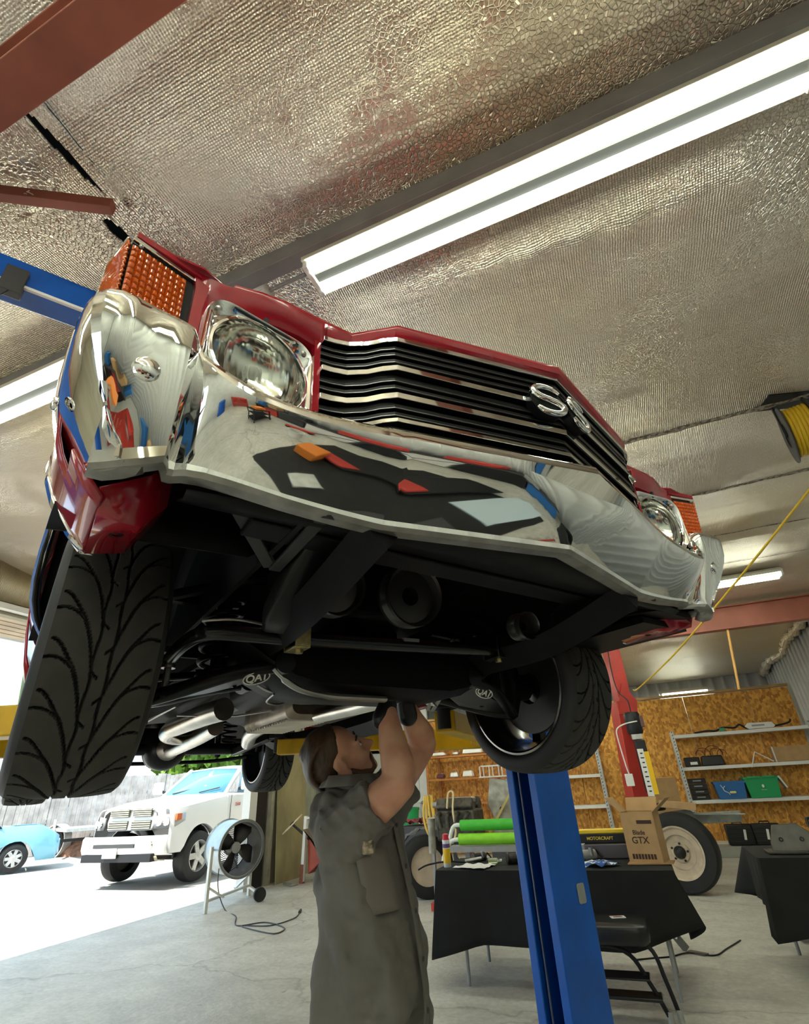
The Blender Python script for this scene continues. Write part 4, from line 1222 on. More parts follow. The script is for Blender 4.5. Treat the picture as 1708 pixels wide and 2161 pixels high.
def make_wheel(loc, side, src=None):
    # side +1: outside faces +x
    if src:
        w_ = copy_tree(src, CAR)
        w_.location = loc
        w_.rotation_euler = (0, 0, PI if side < 0 else 0)
        return w_
    sw_ = MB()
    half = [(0.099, TR - 0.006), (0.108, TR - 0.014), (0.114, TR - 0.030), (0.116, TR - 0.048), (0.113, 0.250), (0.107, 0.243), (0.098, 0.2405)]
    for sg in (-1, 1):
        sw_.lathe([(r_, sg * x) for x, r_ in half], (0, 0, 0), (1, 0, 0), 72)
    sw_.lathe([(0.2405, -0.098), (0.2405, 0.098)], (0, 0, 0), (1, 0, 0), 72)
    w_ = sw_.build('wheel', M_wall, CAR, smooth=40)
    tread_mesh(-1).build('tread', [M_tread, M_groove], w_, smooth=0)
    rm = MB()
    rm.lathe([(0.243, 0.108), (0.236, 0.112), (0.230, 0.107), (0.226, 0.09), (0.205, 0.075), (0.196, 0.02), (0.200, -0.03), (0.224, -0.085), (0.228, -0.10)], (0, 0, 0), (1, 0, 0), 72)
    rim = rm.build('rim', M_rim, w_, smooth=35)
    MB().lathe([(0.228, -0.098), (0.229, -0.106), (0.236, -0.112), (0.243, -0.110), (0.2435, -0.100)], (0, 0, 0), (1, 0, 0), 72).build('rim_lip', M_rimlip, rim, smooth=40)
    spk = MB()
    for k in range(5):
        a = 2 * PI * k / 5
        d = Vector((0, math.cos(a), math.sin(a)))
        t_ = Vector((0, -math.sin(a), math.cos(a)))
        spk.add([d * 0.05 + t_ * 0.035 + Vector((0.07, 0, 0)), d * 0.05 - t_ * 0.035 + Vector((0.07, 0, 0)), d * 0.212 - t_ * 0.022 + Vector((0.085, 0, 0)), d * 0.212 + t_ * 0.022 + Vector((0.085, 0, 0)),
                 d * 0.05 + t_ * 0.03 + Vector((0.03, 0, 0)), d * 0.05 - t_ * 0.03 + Vector((0.03, 0, 0)), d * 0.205 - t_ * 0.018 + Vector((0.05, 0, 0)), d * 0.205 + t_ * 0.018 + Vector((0.05, 0, 0))],
                [(0, 1, 2, 3), (4, 5, 6, 7), (0, 1, 5, 4), (1, 2, 6, 5), (2, 3, 7, 6), (3, 0, 4, 7)])
    spk.lathe([(0.0005, 0.085), (0.05, 0.08), (0.065, 0.06), (0.065, 0.01), (0.0005, 0.0)], (0, 0, 0), (1, 0, 0), 30)
    spk.build('spokes', M_rim, w_, smooth=30, bevel=0.004)
    MB().lathe([(0.06, -0.012), (0.168, -0.012), (0.170, -0.006), (0.170, 0.012), (0.168, 0.018), (0.06, 0.018)], (0, 0, 0), (1, 0, 0), 48).build('brake_rotor', M_rotor, w_, smooth=30)
    cl = MB(); cl.box((-0.005, 0.135, 0.06), (0.10, 0.07, 0.15), (0.4, 0, 0)); cl.build('caliper', M_under2, w_, bevel=0.015)
    w_.location = loc
    w_.rotation_euler = (0, 0, PI if side < 0 else 0)
    return w_
ZC = 0.237
W0 = make_wheel((0.781, 0, ZC), 1)
make_wheel((-0.781, 0, ZC), -1, W0)
make_wheel((0.775, 2.845, ZC), 1, W0)
make_wheel((-0.775, 2.845, ZC), -1, W0)
# ------------------------------------------------------------------ fluorescent fittings
M_tube = mat('lit_tube', (1, 1, 1), 0.5, emit=(0.93, 1.0, 0.86, LAMP_POWER))
M_ridge = mat('tube_gap_dark', (0.03, 0.03, 0.027), 0.5)  # near-black ridge added so the gap between lit tubes stays dark
M_house = mat('lamp_housing', (0.74, 0.71, 0.58), 0.45)
def light(x0, x1, y, z, label, tubes=(-0.062, 0.062), group='ceiling lights', hw=0.125):
    t = thing('ceiling_light', label, 'light', ((x0 + x1) / 2, y, z), 0, group)
    h = (x1 - x0) / 2
    MB().prism([(-hw, 0.0), (-hw, 0.035), (-hw * 0.6, 0.075), (hw * 0.6, 0.075), (hw, 0.035), (hw, 0.0), (hw * 0.4, 0.012), (-hw * 0.4, 0.012)], (-h, 0, 0), (0, 1, 0), (0, 0, 1), (2 * h, 0, 0)).build('housing', M_house, t, smooth=0, bevel=0.003)
    if len(tubes) > 1: MB().prism([(-0.040, 0.0), (-0.026, -0.03), (0.026, -0.03), (0.040, 0.0)], (-h + 0.03, 0, 0.012), (0, 1, 0), (0, 0, 1), (2 * h - 0.06, 0, 0)).build('tube_gap_ridge', M_ridge, t, smooth=0)
    for q in tubes:
        MB().cyl((-h + 0.03, q, -0.03), (h - 0.03, q, -0.03), 0.0165, n=12).build('tube', M_tube, t, smooth=60)
    for sx in (-1, 1): MB().box((sx * (h - 0.015), 0, -0.012), (0.03, hw * 1.7, 0.06)).build('lamp_holder', M_white, t, bevel=0.004)
    return t
light(-1.12, 1.36, 1.615, 4.03, 'long twin tube light running to the right edge above the car')
light(-4.95, -2.75, 1.56, 4.03, 'twin tube light at left edge behind the red car')
light(0.0, 2.36, 8.05, 3.72, 'far small light above the yellow hose and right bumper end', group='ceiling lights')
light(0.83, 1.92, 14.85, 3.12, 'light glowing on the back wall just above the strand board', tubes=(0,), hw=0.06)
for k, (x, y) in enumerate(((-4.2, 5.6), (-0.6, 5.6), (-3.8, 9.4), (-3.6, -2.4), (0.4, -2.4), (-1.6, 12.2), (-3.0, 3.4), (-0.2, -0.9), (1.9, -0.9), (-4.4, -0.9), (2.2, -3.2), (-4.0, 11.4))):  # unseen fixtures added to raise the ambient light
    light(x - 1.2, x + 1.2, y, ceil_z(y) - 0.16, ('added twin tube fill light out of view above', 'added twin tube fill light behind the photographer')[1 if y < 0 else 0], group='added fill lights out of view')
j = thing('junction_box', 'small white junction box on the purlin behind the red hood', 'box', (-1.46, 1.60, 4.07))
MB().box((0, 0, 0), (0.10, 0.11, 0.07)).build('box_body', M_white, j, bevel=0.006)
MB().box((0.0, 0, -0.036), (0.085, 0.085, 0.006)).build('cover', M_white, j, bevel=0.002)
MB().cyl((0.05, 0, 0.0), (0.30, 0, 0.005), 0.012, n=10).build('conduit', M_grey, j)
# ================================================================== two-post lift carrying the car
LIFT = thing('vehicle_lift', 'blue two post car lift with yellow arms under the red car', 'lift', (-0.7665, 1.5262, 0), R(57.534))
for sgn in (-1, 1):
    c = MB()
    # C-section, open towards the car
    sec = [(1.60, 0.855), (1.60, 0.80), (1.90, 0.80), (1.90, 1.03), (1.60, 1.03), (1.60, 0.975), (1.612, 0.975), (1.612, 1.018), (1.888, 1.018), (1.888, 0.812), (1.612, 0.812), (1.612, 0.855)]
    c.prism([(p[0], p[1]) for p in sec], (0, 0, 0), (sgn, 0, 0), (0, 1, 0), (0, 0, 3.84))
    co = c.build('column', M_blue, LIFT, smooth=0, bevel=0.006)
    MB().box((sgn * 1.75, 0.915, 0.012), (0.50, 0.42, 0.024)).build('base_plate', M_blue, co, bevel=0.003)
    MB().box((sgn * 1.78, 0.915, 1.9), (0.03, 0.10, 3.5)).build('safety_rack', M_darkgrey, co)
    cable = MB(); cable.cyl((sgn * 1.66, 0.985, 0.05), (sgn * 1.66, 0.985, 3.7), 0.006, n=8); cable.build('lift_cable', M_steel, co)
    st = MB(); st.prism(rrect(0.03, 0.045, 0.012, 4), (sgn * 1.82, 0.798, 0.86), (1, 0, 0), (0, 0, 1), (0, -0.003, 0)); st.build('data_plate', M_grey, co)
    k = MB(); k.box((sgn * 1.68, 0.915, 1.80), (0.22, 0.19, 0.40)); k.box((sgn * 1.54, 0.915, 1.645), (0.10, 0.26, 0.13))
    ca = k.build('carriage', M_yellow, LIFT, bevel=0.006)
    for (pad, root, zz, nm) in (((0.60, 0.35), (1.54, 0.86), (1.655, 1.625), 'front'), ((0.42, 1.74), (1.54, 0.97), (1.665, 1.655), 'rear')):
        a = MB()
        A = Vector((sgn * root[0], root[1], zz[1])); B = Vector((sgn * pad[0], pad[1], zz[0]))
        M_ = A.lerp(B, 0.55)
        a.bar(A, M_, 0.13, 0.115); a.bar(A.lerp(B, 0.5), B, 0.095, 0.085)
        a.cyl(A + Vector((0, 0, -0.09)), A + Vector((0, 0, 0.09)), 0.055, n=20)
        ar = a.build('lift_arm', M_yellow, LIFT, bevel=0.006)
        p = MB(); p.cyl(B + Vector((0, 0, -0.03)), B + Vector((0, 0, 0.055)), 0.03, n=18); p.cyl(B + Vector((0, 0, 0.05)), B + Vector((0, 0, 0.068)), 0.06, n=24)
        p.build('lift_pad', M_rubber, ar)
        g = MB(); g.bar(M_ + Vector((0, -0.01, 0.062)), A.lerp(B, 0.45) + Vector((0, 0, 0.062)), 0.05, 0.012); g.build('arm_stop', M_yellow, ar)
ob = MB()
ob.box((0, 0.915, 3.70), (3.5, 0.14, 0.17))
ov = ob.build('overhead_beam', M_blue, LIFT, bevel=0.008)
MB().bar((-1.75, 0.84, 3.615), (1.75, 0.84, 3.615), 0.016, 0.016).build('shutoff_bar', M_white, ov)
bx = MB(); bx.box((-1.42, 0.845, 3.63), (0.09, 0.05, 0.16)); b_ = bx.build('limit_switch', M_darkgrey, ov, bevel=0.004)
MB().tube(smooth_path([(-1.45, 0.83, 3.58), (-1.47, 0.82, 3.52), (-1.44, 0.82, 3.50), (-1.42, 0.83, 3.56)], 5), 0.003, 6).build('switch_wire', M_black, b_)

# ================================================================== the mechanic
PERSON = thing('person', 'person in grey work shirt standing under the car reaching up with both arms', 'person', (-0.80, 1.60, 0), 0)
PO = Vector((-0.80, 1.60, 0))
def W(x, y, z): return Vector((x, y, z)) - PO
M_skin = mat('skin', (0.68, 0.38, 0.235), 0.5, var=0.22, vscale=14, col2=(0.58, 0.27, 0.17))
M_hair = mat('brown_hair', (0.075, 0.042, 0.024), 0.45, var=0.5, vscale=60, stretch=(1, 1, 0.2), bump=0.6, bscale=90, bdist=0.004)
M_beard = mat('stubble', (0.17, 0.085, 0.05), 0.75, var=0.4, vscale=140)
M_shirt = mat('grey_shirt', (0.165, 0.15, 0.125), 0.75, var=0.22, vscale=4, bump=0.35, bscale=9, bdist=0.03)
M_jeans = mat('jeans', (0.10, 0.14, 0.22), 0.85, var=0.3, vscale=8)
M_glove = mat('black_glove', (0.010, 0.010, 0.011), 0.4)
a_, b_, r_ = R(24.8), R(38), R(24)
hf = Vector((math.cos(b_) * math.cos(a_), math.cos(b_) * math.sin(a_), math.sin(b_)))
hu = Vector((-math.sin(b_) * math.cos(a_), -math.sin(b_) * math.sin(a_), math.cos(b_)))
hl_ = hu.cross(hf)
hl, hu = hl_ * math.cos(r_) + hu * math.sin(r_), hu * math.cos(r_) - hl_ * math.sin(r_)
HO = W(-0.905, 1.605, 1.503)
HQ = Matrix((hf, hl, hu)).transposed()
def H(f, l, u): return HO + (hf * f + hl * l + hu * u) * 0.98
HS = 0.90
HP = hl * 0.0 + hf * 0.004 - hu * 0.004
def shrink(s, k=HS):
    for i_, p_ in enumerate(s.v): s.v[i_] = HO + HP + (Vector(p_) - HO) * k
    return s
def voxel(o, size, sm=6, fac=0.5):
    q = o.modifiers.new('remesh', 'REMESH'); q.mode = 'VOXEL'; q.voxel_size = size; q.use_smooth_shade = True
    q = o.modifiers.new('smooth', 'SMOOTH'); q.factor = fac; q.iterations = sm
    return o
def capsule(s, pts, rs, n=14):
    s.tube(pts, rs, n)
    for p, r_ in zip(pts, rs): s.sphere(p, r_, 14, 8)
b = MB()
# head: skull, face mass, jaw, brow, nose, lips, ears, neck
b.sphere(H(-0.012, 0, 0.048), (0.098, 0.076, 0.086), 24, 16, rot=HQ)
b.sphere(H(0.040, 0, -0.015), (0.060, 0.062, 0.085), 20, 14, rot=HQ)
b.sphere(H(0.055, 0, -0.070), (0.045, 0.048, 0.038), 18, 12, rot=HQ)
b.sphere(H(0.078, 0, -0.092), (0.022, 0.026, 0.020), 14, 10, rot=HQ)
for sg in (-1, 1):
    b.sphere(H(0.078, sg * 0.026, 0.030), (0.020, 0.028, 0.011), 12, 8, rot=HQ)
    b.sphere(H(0.070, sg * 0.040, -0.020), (0.026, 0.024, 0.022), 12, 8, rot=HQ)
    b.sphere(H(0.078, sg * 0.031, 0.010), (0.014, 0.015, 0.012), 12, 8, rot=HQ)
    b.sphere(H(0.107, sg * 0.011, -0.028), (0.013, 0.010, 0.010), 10, 8, rot=HQ)
    # ear: rim and lobe
    rim = [H(-0.004 + 0.018 * math.cos(t), sg * 0.079, 0.004 + 0.031 * math.sin(t)) for t in [R(40 + 280 * k / 12) for k in range(13)]]
    b.tube(rim, 0.0065, 8)
    b.sphere(H(-0.004, sg * 0.074, 0.002), (0.018, 0.006, 0.028), 12, 8, rot=HQ)
    b.sphere(H(0.004, sg * 0.076, -0.030), (0.009, 0.006, 0.010), 10, 6, rot=HQ)
capsule(b, [H(0.092, 0, 0.020), H(0.108, 0, -0.008), H(0.122, 0, -0.024)], [0.010, 0.012, 0.014])
b.sphere(H(0.096, 0, -0.050), (0.010, 0.022, 0.006), 12, 8, rot=HQ)
b.sphere(H(0.093, 0, -0.063), (0.010, 0.020, 0.007), 12, 8, rot=HQ)
nb = W(-0.835, 1.605, 1.395)
for i_, p_ in enumerate(b.v): b.v[i_] = HO + HP + (Vector(p_) - HO) * HS
capsule(b, [H(-0.015, 0, -0.02), H(-0.02, 0, -0.07), nb, nb + Vector((0.0, 0, -0.08))], [0.062, 0.058, 0.062, 0.08], 18)
# shoulders and arms
SN, EN, WN = W(-0.795, 1.475, 1.325), W(-0.650, 1.50, 1.425), W(-0.710, 1.56, 1.640)
SF, EF, WF = W(-0.835, 1.73, 1.35), W(-0.698, 1.84, 1.548), W(-0.692, 1.68, 1.661)
b.tube([SN + Vector((-0.03, 0.09, -0.04)), nb + Vector((0, 0, -0.09)), SF + Vector((-0.03, -0.07, -0.04))], [0.04, 0.07, 0.04], 16)
for (S_, E_, W_) in ((SN, EN, WN), (SF, EF, WF)):
    capsule(b, [S_, S_.lerp(E_, 0.35), S_.lerp(E_, 0.75), E_], [0.045, 0.055, 0.052, 0.046], 18)
    d = W_ - E_
    capsule(b, [E_, E_ + d * 0.28 + Vector((0.006, 0, -0.004)), E_ + d * 0.6, W_], [0.044, 0.050, 0.040, 0.029], 18)
    b.sphere(E_ + (E_ - W_).normalized() * 0.006, 0.040, 14, 10)
body = voxel(b.build('body', M_skin, PERSON, smooth=180), 0.0055, 7)
# torso core and legs are covered by clothes; gloves hold the underside
def hand(wrist, tip, palm_n, name, side):
    d = (tip - wrist).normalized()
    n_ = (palm_n - d * palm_n.dot(d)).normalized()
    s_ = d.cross(n_) * side
    g = MB()
    capsule(g, [wrist - d * 0.035, wrist + d * 0.01], [0.034, 0.031], 14)
    pc = wrist + d * 0.055
    g.sphere(pc, 0.03, 12, 8)
    g.add([wrist + s_ * 0.028 + n_ * 0.012, wrist - s_ * 0.028 + n_ * 0.012, wrist - s_ * 0.028 - n_ * 0.014, wrist + s_ * 0.028 - n_ * 0.014,
           wrist + d * 0.098 + s_ * 0.040 + n_ * 0.010, wrist + d * 0.098 - s_ * 0.040 + n_ * 0.010, wrist + d * 0.098 - s_ * 0.040 - n_ * 0.013, wrist + d * 0.098 + s_ * 0.040 - n_ * 0.013],
          [(0, 1, 2, 3), (4, 5, 6, 7), (0, 1, 5, 4), (1, 2, 6, 5), (2, 3, 7, 6), (3, 0, 4, 7)])
    for k, (off, L) in enumerate(((-0.031, 0.070), (-0.011, 0.079), (0.010, 0.074), (0.030, 0.058))):
        r0 = wrist + d * 0.092 + s_ * off
        q1 = r0 + d * L * 0.42 + n_ * L * 0.10
        q2 = q1 + d * L * 0.16 + n_ * L * 0.36
        q3 = q2 - d * L * 0.10 + n_ * L * 0.26
        capsule(g, [r0, q1, q2, q3], [0.0105, 0.0098, 0.009, 0.008], 10)
    t0 = wrist + d * 0.030 - s_ * 0.030
    t1 = t0 + d * 0.030 - s_ * 0.022 + n_ * 0.018
    t2 = t1 + d * 0.028 + n_ * 0.022
    capsule(g, [t0, t1, t2], [0.0135, 0.0115, 0.010], 10)
    return voxel(g.build(name, M_glove, PERSON, smooth=180), 0.004, 4)
hand(WN, WN + Vector((0.02, 0.045, 0.09)), Vector((0.6, 0.5, 0.1)), 'glove', 1)
hand(WF, WF + Vector((0.0, -0.03, 0.09)), Vector((-0.2, -1.0, 0.2)), 'glove', -1)
# eyes and brows
for sg in (-1, 1):
    e = MB(); e.sphere(H(0.0825, sg * 0.031, 0.010), 0.0105, 14, 10); shrink(e).build('eye', M_white, body)
    p = MB(); p.sphere(H(0.0915, sg * 0.0305, 0.013), (0.0028, 0.0055, 0.0055), 10, 8, rot=HQ); shrink(p).build('iris', M_black, body)
    br = MB(); br.tube([H(0.092, sg * 0.014, 0.034), H(0.094, sg * 0.03, 0.040), H(0.082, sg * 0.048, 0.034)], [0.004, 0.005, 0.003], 7); shrink(br).build('eyebrow', M_hair, body)
# hair cap: swept back, longer at the nape
h = MB()
h.sphere(H(-0.022, 0, 0.058), (0.098, 0.081, 0.088), 26, 18, rot=HQ)
h.sphere(H(-0.060, 0, 0.010), (0.068, 0.074, 0.070), 20, 14, rot=HQ)
h.sphere(H(-0.078, 0, -0.045), (0.046, 0.062, 0.050), 18, 12, rot=HQ)
h.sphere(H(-0.030, 0, 0.105), (0.085, 0.066, 0.044), 18, 12, rot=HQ)
for sg in (-1, 1):
    h.sphere(H(-0.058, sg * 0.058, 0.022), (0.040, 0.022, 0.050), 14, 10, rot=HQ)
for k in range(30):
    t = k / 29
    l = -0.07 + 0.14 * t
    p0 = H(0.045 - 2.5 * l * l, l * 0.8, 0.135 - 5 * l * l); p1 = H(-0.05, l * 1.05, 0.150 - 7 * l * l); p2 = H(-0.125 + 3 * l * l, l * 1.05, 0.06); p3 = H(-0.125 + 4 * l * l, l, -0.02); p4 = H(-0.115 + 4 * l * l, l * 0.9, -0.075)
    h.tube(smooth_path([p0, p1, p2, p3, p4], 4), 0.008, 6)
shrink(h, 0.865)
hair = voxel(h.build('hair', M_hair, PERSON, smooth=180), 0.0055, 2)
# short beard along jaw and chin
h = MB()
for sg in (-1, 1):
    capsule(h, [H(0.010, sg * 0.068, -0.030), H(0.032, sg * 0.058, -0.065), H(0.062, sg * 0.034, -0.090), H(0.076, 0, -0.098)], [0.011, 0.013, 0.014, 0.014], 10)
    capsule(h, [H(0.098, sg * 0.014, -0.044), H(0.088, sg * 0.030, -0.060), H(0.080, sg * 0.028, -0.088)], [0.006, 0.009, 0.012], 8)
shrink(h)
voxel(h.build('beard', M_beard, PERSON, smooth=180), 0.005, 3)

# shirt: loose work shirt, sleeves to mid upper arm, front placket and pocket
SH = [ # z, back x, front x, half width y, y centre
 (1.435, -0.935, -0.775, 0.085, 1.605), (1.405, -0.955, -0.745, 0.135, 1.60), (1.37, -0.950, -0.735, 0.165, 1.60), (1.33, -0.944, -0.722, 0.178, 1.60), (1.27, -0.934, -0.708, 0.175, 1.60),
 (1.20, -0.922, -0.690, 0.170, 1.60), (1.12, -0.912, -0.672, 0.170, 1.60), (1.04, -0.918, -0.660, 0.175, 1.60), (0.97, -0.924, -0.650, 0.182, 1.60), (0.90, -0.930, -0.652, 0.188, 1.60), (0.85, -0.938, -0.660, 0.190, 1.60), (0.78, -0.942, -0.670, 0.190, 1.60)]
def ring(z, bx, fx_, hw, cy, n=48, grow=0.0):
    out = []
    cx = (bx + fx_) / 2; rx = (fx_ - bx) / 2 + grow
    for k in range(n):
        a = 2 * PI * k / n
        ex = 0.95
        c, s_ = math.cos(a), math.sin(a)
        x = cx + rx * math.copysign(abs(c) ** ex, c); y = cy + (hw + grow) * math.copysign(abs(s_) ** ex, s_)
        low = max(0, (1.25 - z) / 0.45)
        wob = 0.012 * low * math.sin(5 * a + z * 6) + 0.006 * math.sin(9 * a + z * 21)
        # diagonal pulls from the raised arms
        wob += 0.011 * math.sin((x + 0.9) * 34 + (z - 1.1) * 30 + 2 * math.sin(z * 7 + a)) * (0.4 + 0.6 * max(0, c * -1 + 0.3))
        dip = 0.13 * max(0, math.cos(a + 0.5)) ** 1.5 * max(0, (0.95 - z) / 0.17)
        out.append(W(x + wob * c, y + wob * s_, z + dip))
    return out
s = MB()
secs = []
zz = [1.435 - 0.655 * i / 60 for i in range(61)]
tab = sorted(SH)
for z in zz:
    bx, fx_, hw, cy = interp(tab, z)
    secs.append(ring(z, bx, fx_, hw, cy))
s.loft(secs, closed=True, caps=True)
def sleeve(S_, E_, L, r0, r1):
    d = (E_ - S_).normalized()
    u = Vector((0, 0, 1)); x = d.cross(u).normalized(); y = x.cross(d)
    secs = []
    for i in range(19):
        t = i / 18
        c = S_ + d * lerp(-0.05, L, t)
        r_ = lerp(r0, r1, t)
        secs.append([c + (x * math.cos(2 * PI * k / 30) + y * math.sin(2 * PI * k / 30) * 1.05) * (r_ + 0.005 * math.sin(k * 1.26 + t * 9) * t + 0.004 * math.sin(t * 30 + k)) for k in range(30)])
    s.loft(secs, closed=True, caps=True)
    s.sphere(S_ - d * 0.03, r0 * 1.02, 16, 10)
sleeve(W(-0.800, 1.475, 1.325), EN, 0.105, 0.082, 0.074)
sleeve(W(-0.835, 1.73, 1.35), EF, 0.125, 0.082, 0.072)
s.tube([W(-0.80, 1.50, 1.335), W(-0.835, 1.60, 1.375), W(-0.835, 1.72, 1.355)], [0.085, 0.095, 0.085], 16)
shirt = voxel(s.build('shirt', M_shirt, PERSON, smooth=180), 0.0065, 2)
tx = bpy.data.textures.new('cloth_wrinkles', 'MARBLE'); tx.noise_scale = 0.16; tx.noise_depth = 3; tx.turbulence = 9
q = shirt.modifiers.new('wrinkles', 'DISPLACE'); q.texture = tx; q.strength = 0.020; q.mid_level = 0.5; q.texture_coords = 'LOCAL'
cl = MB()
cl.loft([ring(1.42, -0.942, -0.765, 0.100, 1.605), ring(1.455, -0.936, -0.785, 0.080, 1.605), ring(1.458, -0.945, -0.775, 0.088, 1.605), ring(1.428, -0.962, -0.748, 0.115, 1.60)], closed=True)
cl.build('collar', M_shirt, shirt, smooth=50, thick=0.003)
def onshirt(z, a, g=0.004):
    bx, fx_, hw, cy = interp(tab, z)
    cx = (bx + fx_) / 2; rx = (fx_ - bx) / 2 + g
    c, s_ = math.cos(a), math.sin(a); ex = 0.95
    return W(cx + rx * math.copysign(abs(c) ** ex, c), cy + (hw + g) * math.copysign(abs(s_) ** ex, s_), z)
p = MB(); p.loft([[onshirt(z, R(a), 0.008) for a in (-62, -54, -46, -38, -30, -22)] for z in (1.275, 1.255, 1.235, 1.21, 1.18, 1.15, 1.135)])
pk = p.build('pocket', mat('pocket_cloth', (0.17, 0.145, 0.12), 0.8, bump=0.3, bscale=12, bdist=0.02), shirt, smooth=50, thick=0.004)
p = MB(); p.loft([[onshirt(z, R(a), 0.010) for a in (-5, -1, 3)] for z in [1.40 - 0.58 * i / 20 for i in range(21)]])
p.build('placket', M_shirt, shirt, smooth=50, thick=0.005)
for z in (1.32, 1.22, 1.12, 1.02, 0.92):
    q = onshirt(z, R(-1), 0.015); MB().sphere(q, (0.003, 0.006, 0.006), 10, 6).build('button', M_darkgrey, shirt)
# things peeking from the pocket
q = MB(); c = onshirt(1.285, R(-48), 0.016); q.box(c, (0.03, 0.05, 0.035), (0.1, 0, 0.75)); q.build('pocket_notepad', mat('notepad', (0.62, 0.5, 0.33), 0.7, col2=(0.08, 0.06, 0.04), vscale=60), shirt, bevel=0.004)
# trousers and boots below the frame
for sg, y in ((-1, 1.48), (1, 1.72)):
    t = MB(); t.tube(smooth_path([W(-0.80, lerp(1.60, y, 0.55), 0.88), W(-0.81, y, 0.70), W(-0.80, y + sg * 0.01, 0.48), W(-0.83, y + sg * 0.02, 0.25), W(-0.84, y + sg * 0.02, 0.07)], 5), [0.105, 0.105, 0.105, 0.105, 0.105, 0.103, 0.10, 0.095, 0.09, 0.086, 0.082, 0.08, 0.078, 0.077, 0.076, 0.075, 0.075, 0.076, 0.077, 0.078, 0.08], 20)
    t.build('trouser_leg', M_jeans, PERSON, smooth=60)
    f = MB(); f.sphere(W(-0.845, y + sg * 0.02, 0.06), (0.055, 0.048, 0.075), 16, 10); f.sphere(W(-0.76, y + sg * 0.025, 0.042), (0.12, 0.05, 0.048), 18, 10); f.box(W(-0.795, y + sg * 0.024, 0.012), (0.27, 0.095, 0.024))
    voxel(f.build('boot', M_black, PERSON, smooth=180), 0.008, 3)
# ================================================================== folding tables with black cloths
M_cloth = mat('black_cloth', (0.013, 0.013, 0.012), 0.9, var=0.3, vscale=5)
def table(name, label, x0, x1, y0, y1, z, leg_spots):
    t = thing(name, label, 'table', ((x0 + x1) / 2, (y0 + y1) / 2, 0))
    MB().box((0, 0, z - 0.02), (x1 - x0, y1 - y0, 0.035)).build('tabletop', M_grey, t, bevel=0.006)
    for (lx, ly) in leg_spots:
        MB().tube([(lx, ly, 0.0), (lx, ly * 0.98, z - 0.03)], 0.014, 10).build('leg', M_grey, t)
    return t
def cloth(label, x0, x1, y0, y1, z, drops, corners, group=None):
    # drops: front(y0), right(x1), back(y1), left(x0) hem heights; corners: extra flare
    s = MB()
    n = 26
    g = 0.012
    top = []
    def perim(t):   # 0..4
        k, f = int(t) % 4, t - int(t)
        P_ = [(x0, y0), (x1, y0), (x1, y1), (x0, y1)]
        a, b = P_[k], P_[(k + 1) % 4]
        return Vector((lerp(a[0], b[0], f), lerp(a[1], b[1], f), 0))
    N = 120
    rings = []
    cx, cy = (x0 + x1) / 2, (y0 + y1) / 2
    for lev in range(10):
        ring_ = []
        for i in range(N):
            t = 4 * i / N
            p = perim(t)
            k, f = int(t) % 4, t - int(t)
            near = 1 - min(f, 1 - f) / 0.5
            ci = k if f < 0.5 else (k + 1) % 4
            cf = max(0, near - 0.62) / 0.38
            hem = lerp(drops[k], corners[ci][2], cf)
            d = lev / 9
            fold = 0.018 * math.sin(t * 19.0) * d * (0.3 + near)
            nrm = [(0, -1), (1, 0), (0, 1), (-1, 0)][k]
            px = p.x + nrm[0] * (g + fold + 0.02 * d) + corners[ci][0] * cf * d
            py = p.y + nrm[1] * (g + fold + 0.02 * d) + corners[ci][1] * cf * d
            zz = z + 0.004 - (z - hem) * d if lev else z + 0.006
            ring_.append((px, py, zz))
        rings.append(ring_)
    inner = [[(lerp(p[0], cx, q), lerp(p[1], cy, q), z + 0.008) for p in [(perim(4 * i / N).x, perim(4 * i / N).y) for i in range(N)]] for q in (0.98, 0.5, 0.05)]
    s.loft(inner + rings, closed=True)
    return tag(s.build('tablecloth', M_cloth, smooth=50, thick=0.004), label, 'tablecloth', group)
T1 = (-1.86, 0.02, 5.02, 5.78, 0.755)
table('folding_table', 'grey folding table under the long black cloth behind the blue column', *T1, [(-0.74, -0.33), (-0.74, 0.30), (0.80, -0.33), (0.80, 0.30)])
cloth('black tablecloth draped over the parts table behind the blue column', *T1, (0.27, 0.32, 0.3, 0.3), [(-0.06, -0.04, 0.17), (0.10, 0.02, 0.42), (0.05, 0.05, 0.3), (-0.05, 0.05, 0.3)])
T2 = (0.70, 2.5, 5.66, 6.45, 0.755)
table('folding_table', 'grey folding table under the black cloth at right edge', *T2, [(-0.74, 0.30), (-0.60, 0.20), (0.80, -0.33), (0.80, 0.30)])
cloth('black tablecloth over the engine part table at the right edge', *T2, (0.30, 0.3, 0.3, 0.42), [(-0.06, -0.02, 0.22), (0.1, 0, 0.3), (0.05, 0.05, 0.3), (-0.14, 0.02, 0.40)])
TZ = 0.767
# ---- on the long table
c = thing('spray_can', 'white spray can with yellow label and red cap standing on black table edge', 'can', (-1.80, 5.16, TZ))
MB().lathe([(0.0005, 0), (0.031, 0), (0.033, 0.004), (0.033, 0.205)], (0, 0, 0), (0, 0, 1), 24).build('body', mat('can_white', (0.8, 0.8, 0.76), 0.3), c)
MB().lathe([(0.0335, 0.03), (0.0335, 0.14)], (0, 0, 0), (0, 0, 1), 24).build('label_band', mat('can_yellow', (0.85, 0.52, 0.01), 0.35), c)
MB().lathe([(0.0335, 0.145), (0.0335, 0.175)], (0, 0, 0), (0, 0, 1), 24).build('purple_band', mat('can_purple', (0.15, 0.08, 0.22), 0.35), c)
MB().lathe([(0.033, 0.205), (0.028, 0.215), (0.027, 0.245), (0.022, 0.25), (0.0005, 0.25)], (0, 0, 0), (0, 0, 1), 24).build('cap', mat('can_red', (0.65, 0.02, 0.04), 0.35), c)
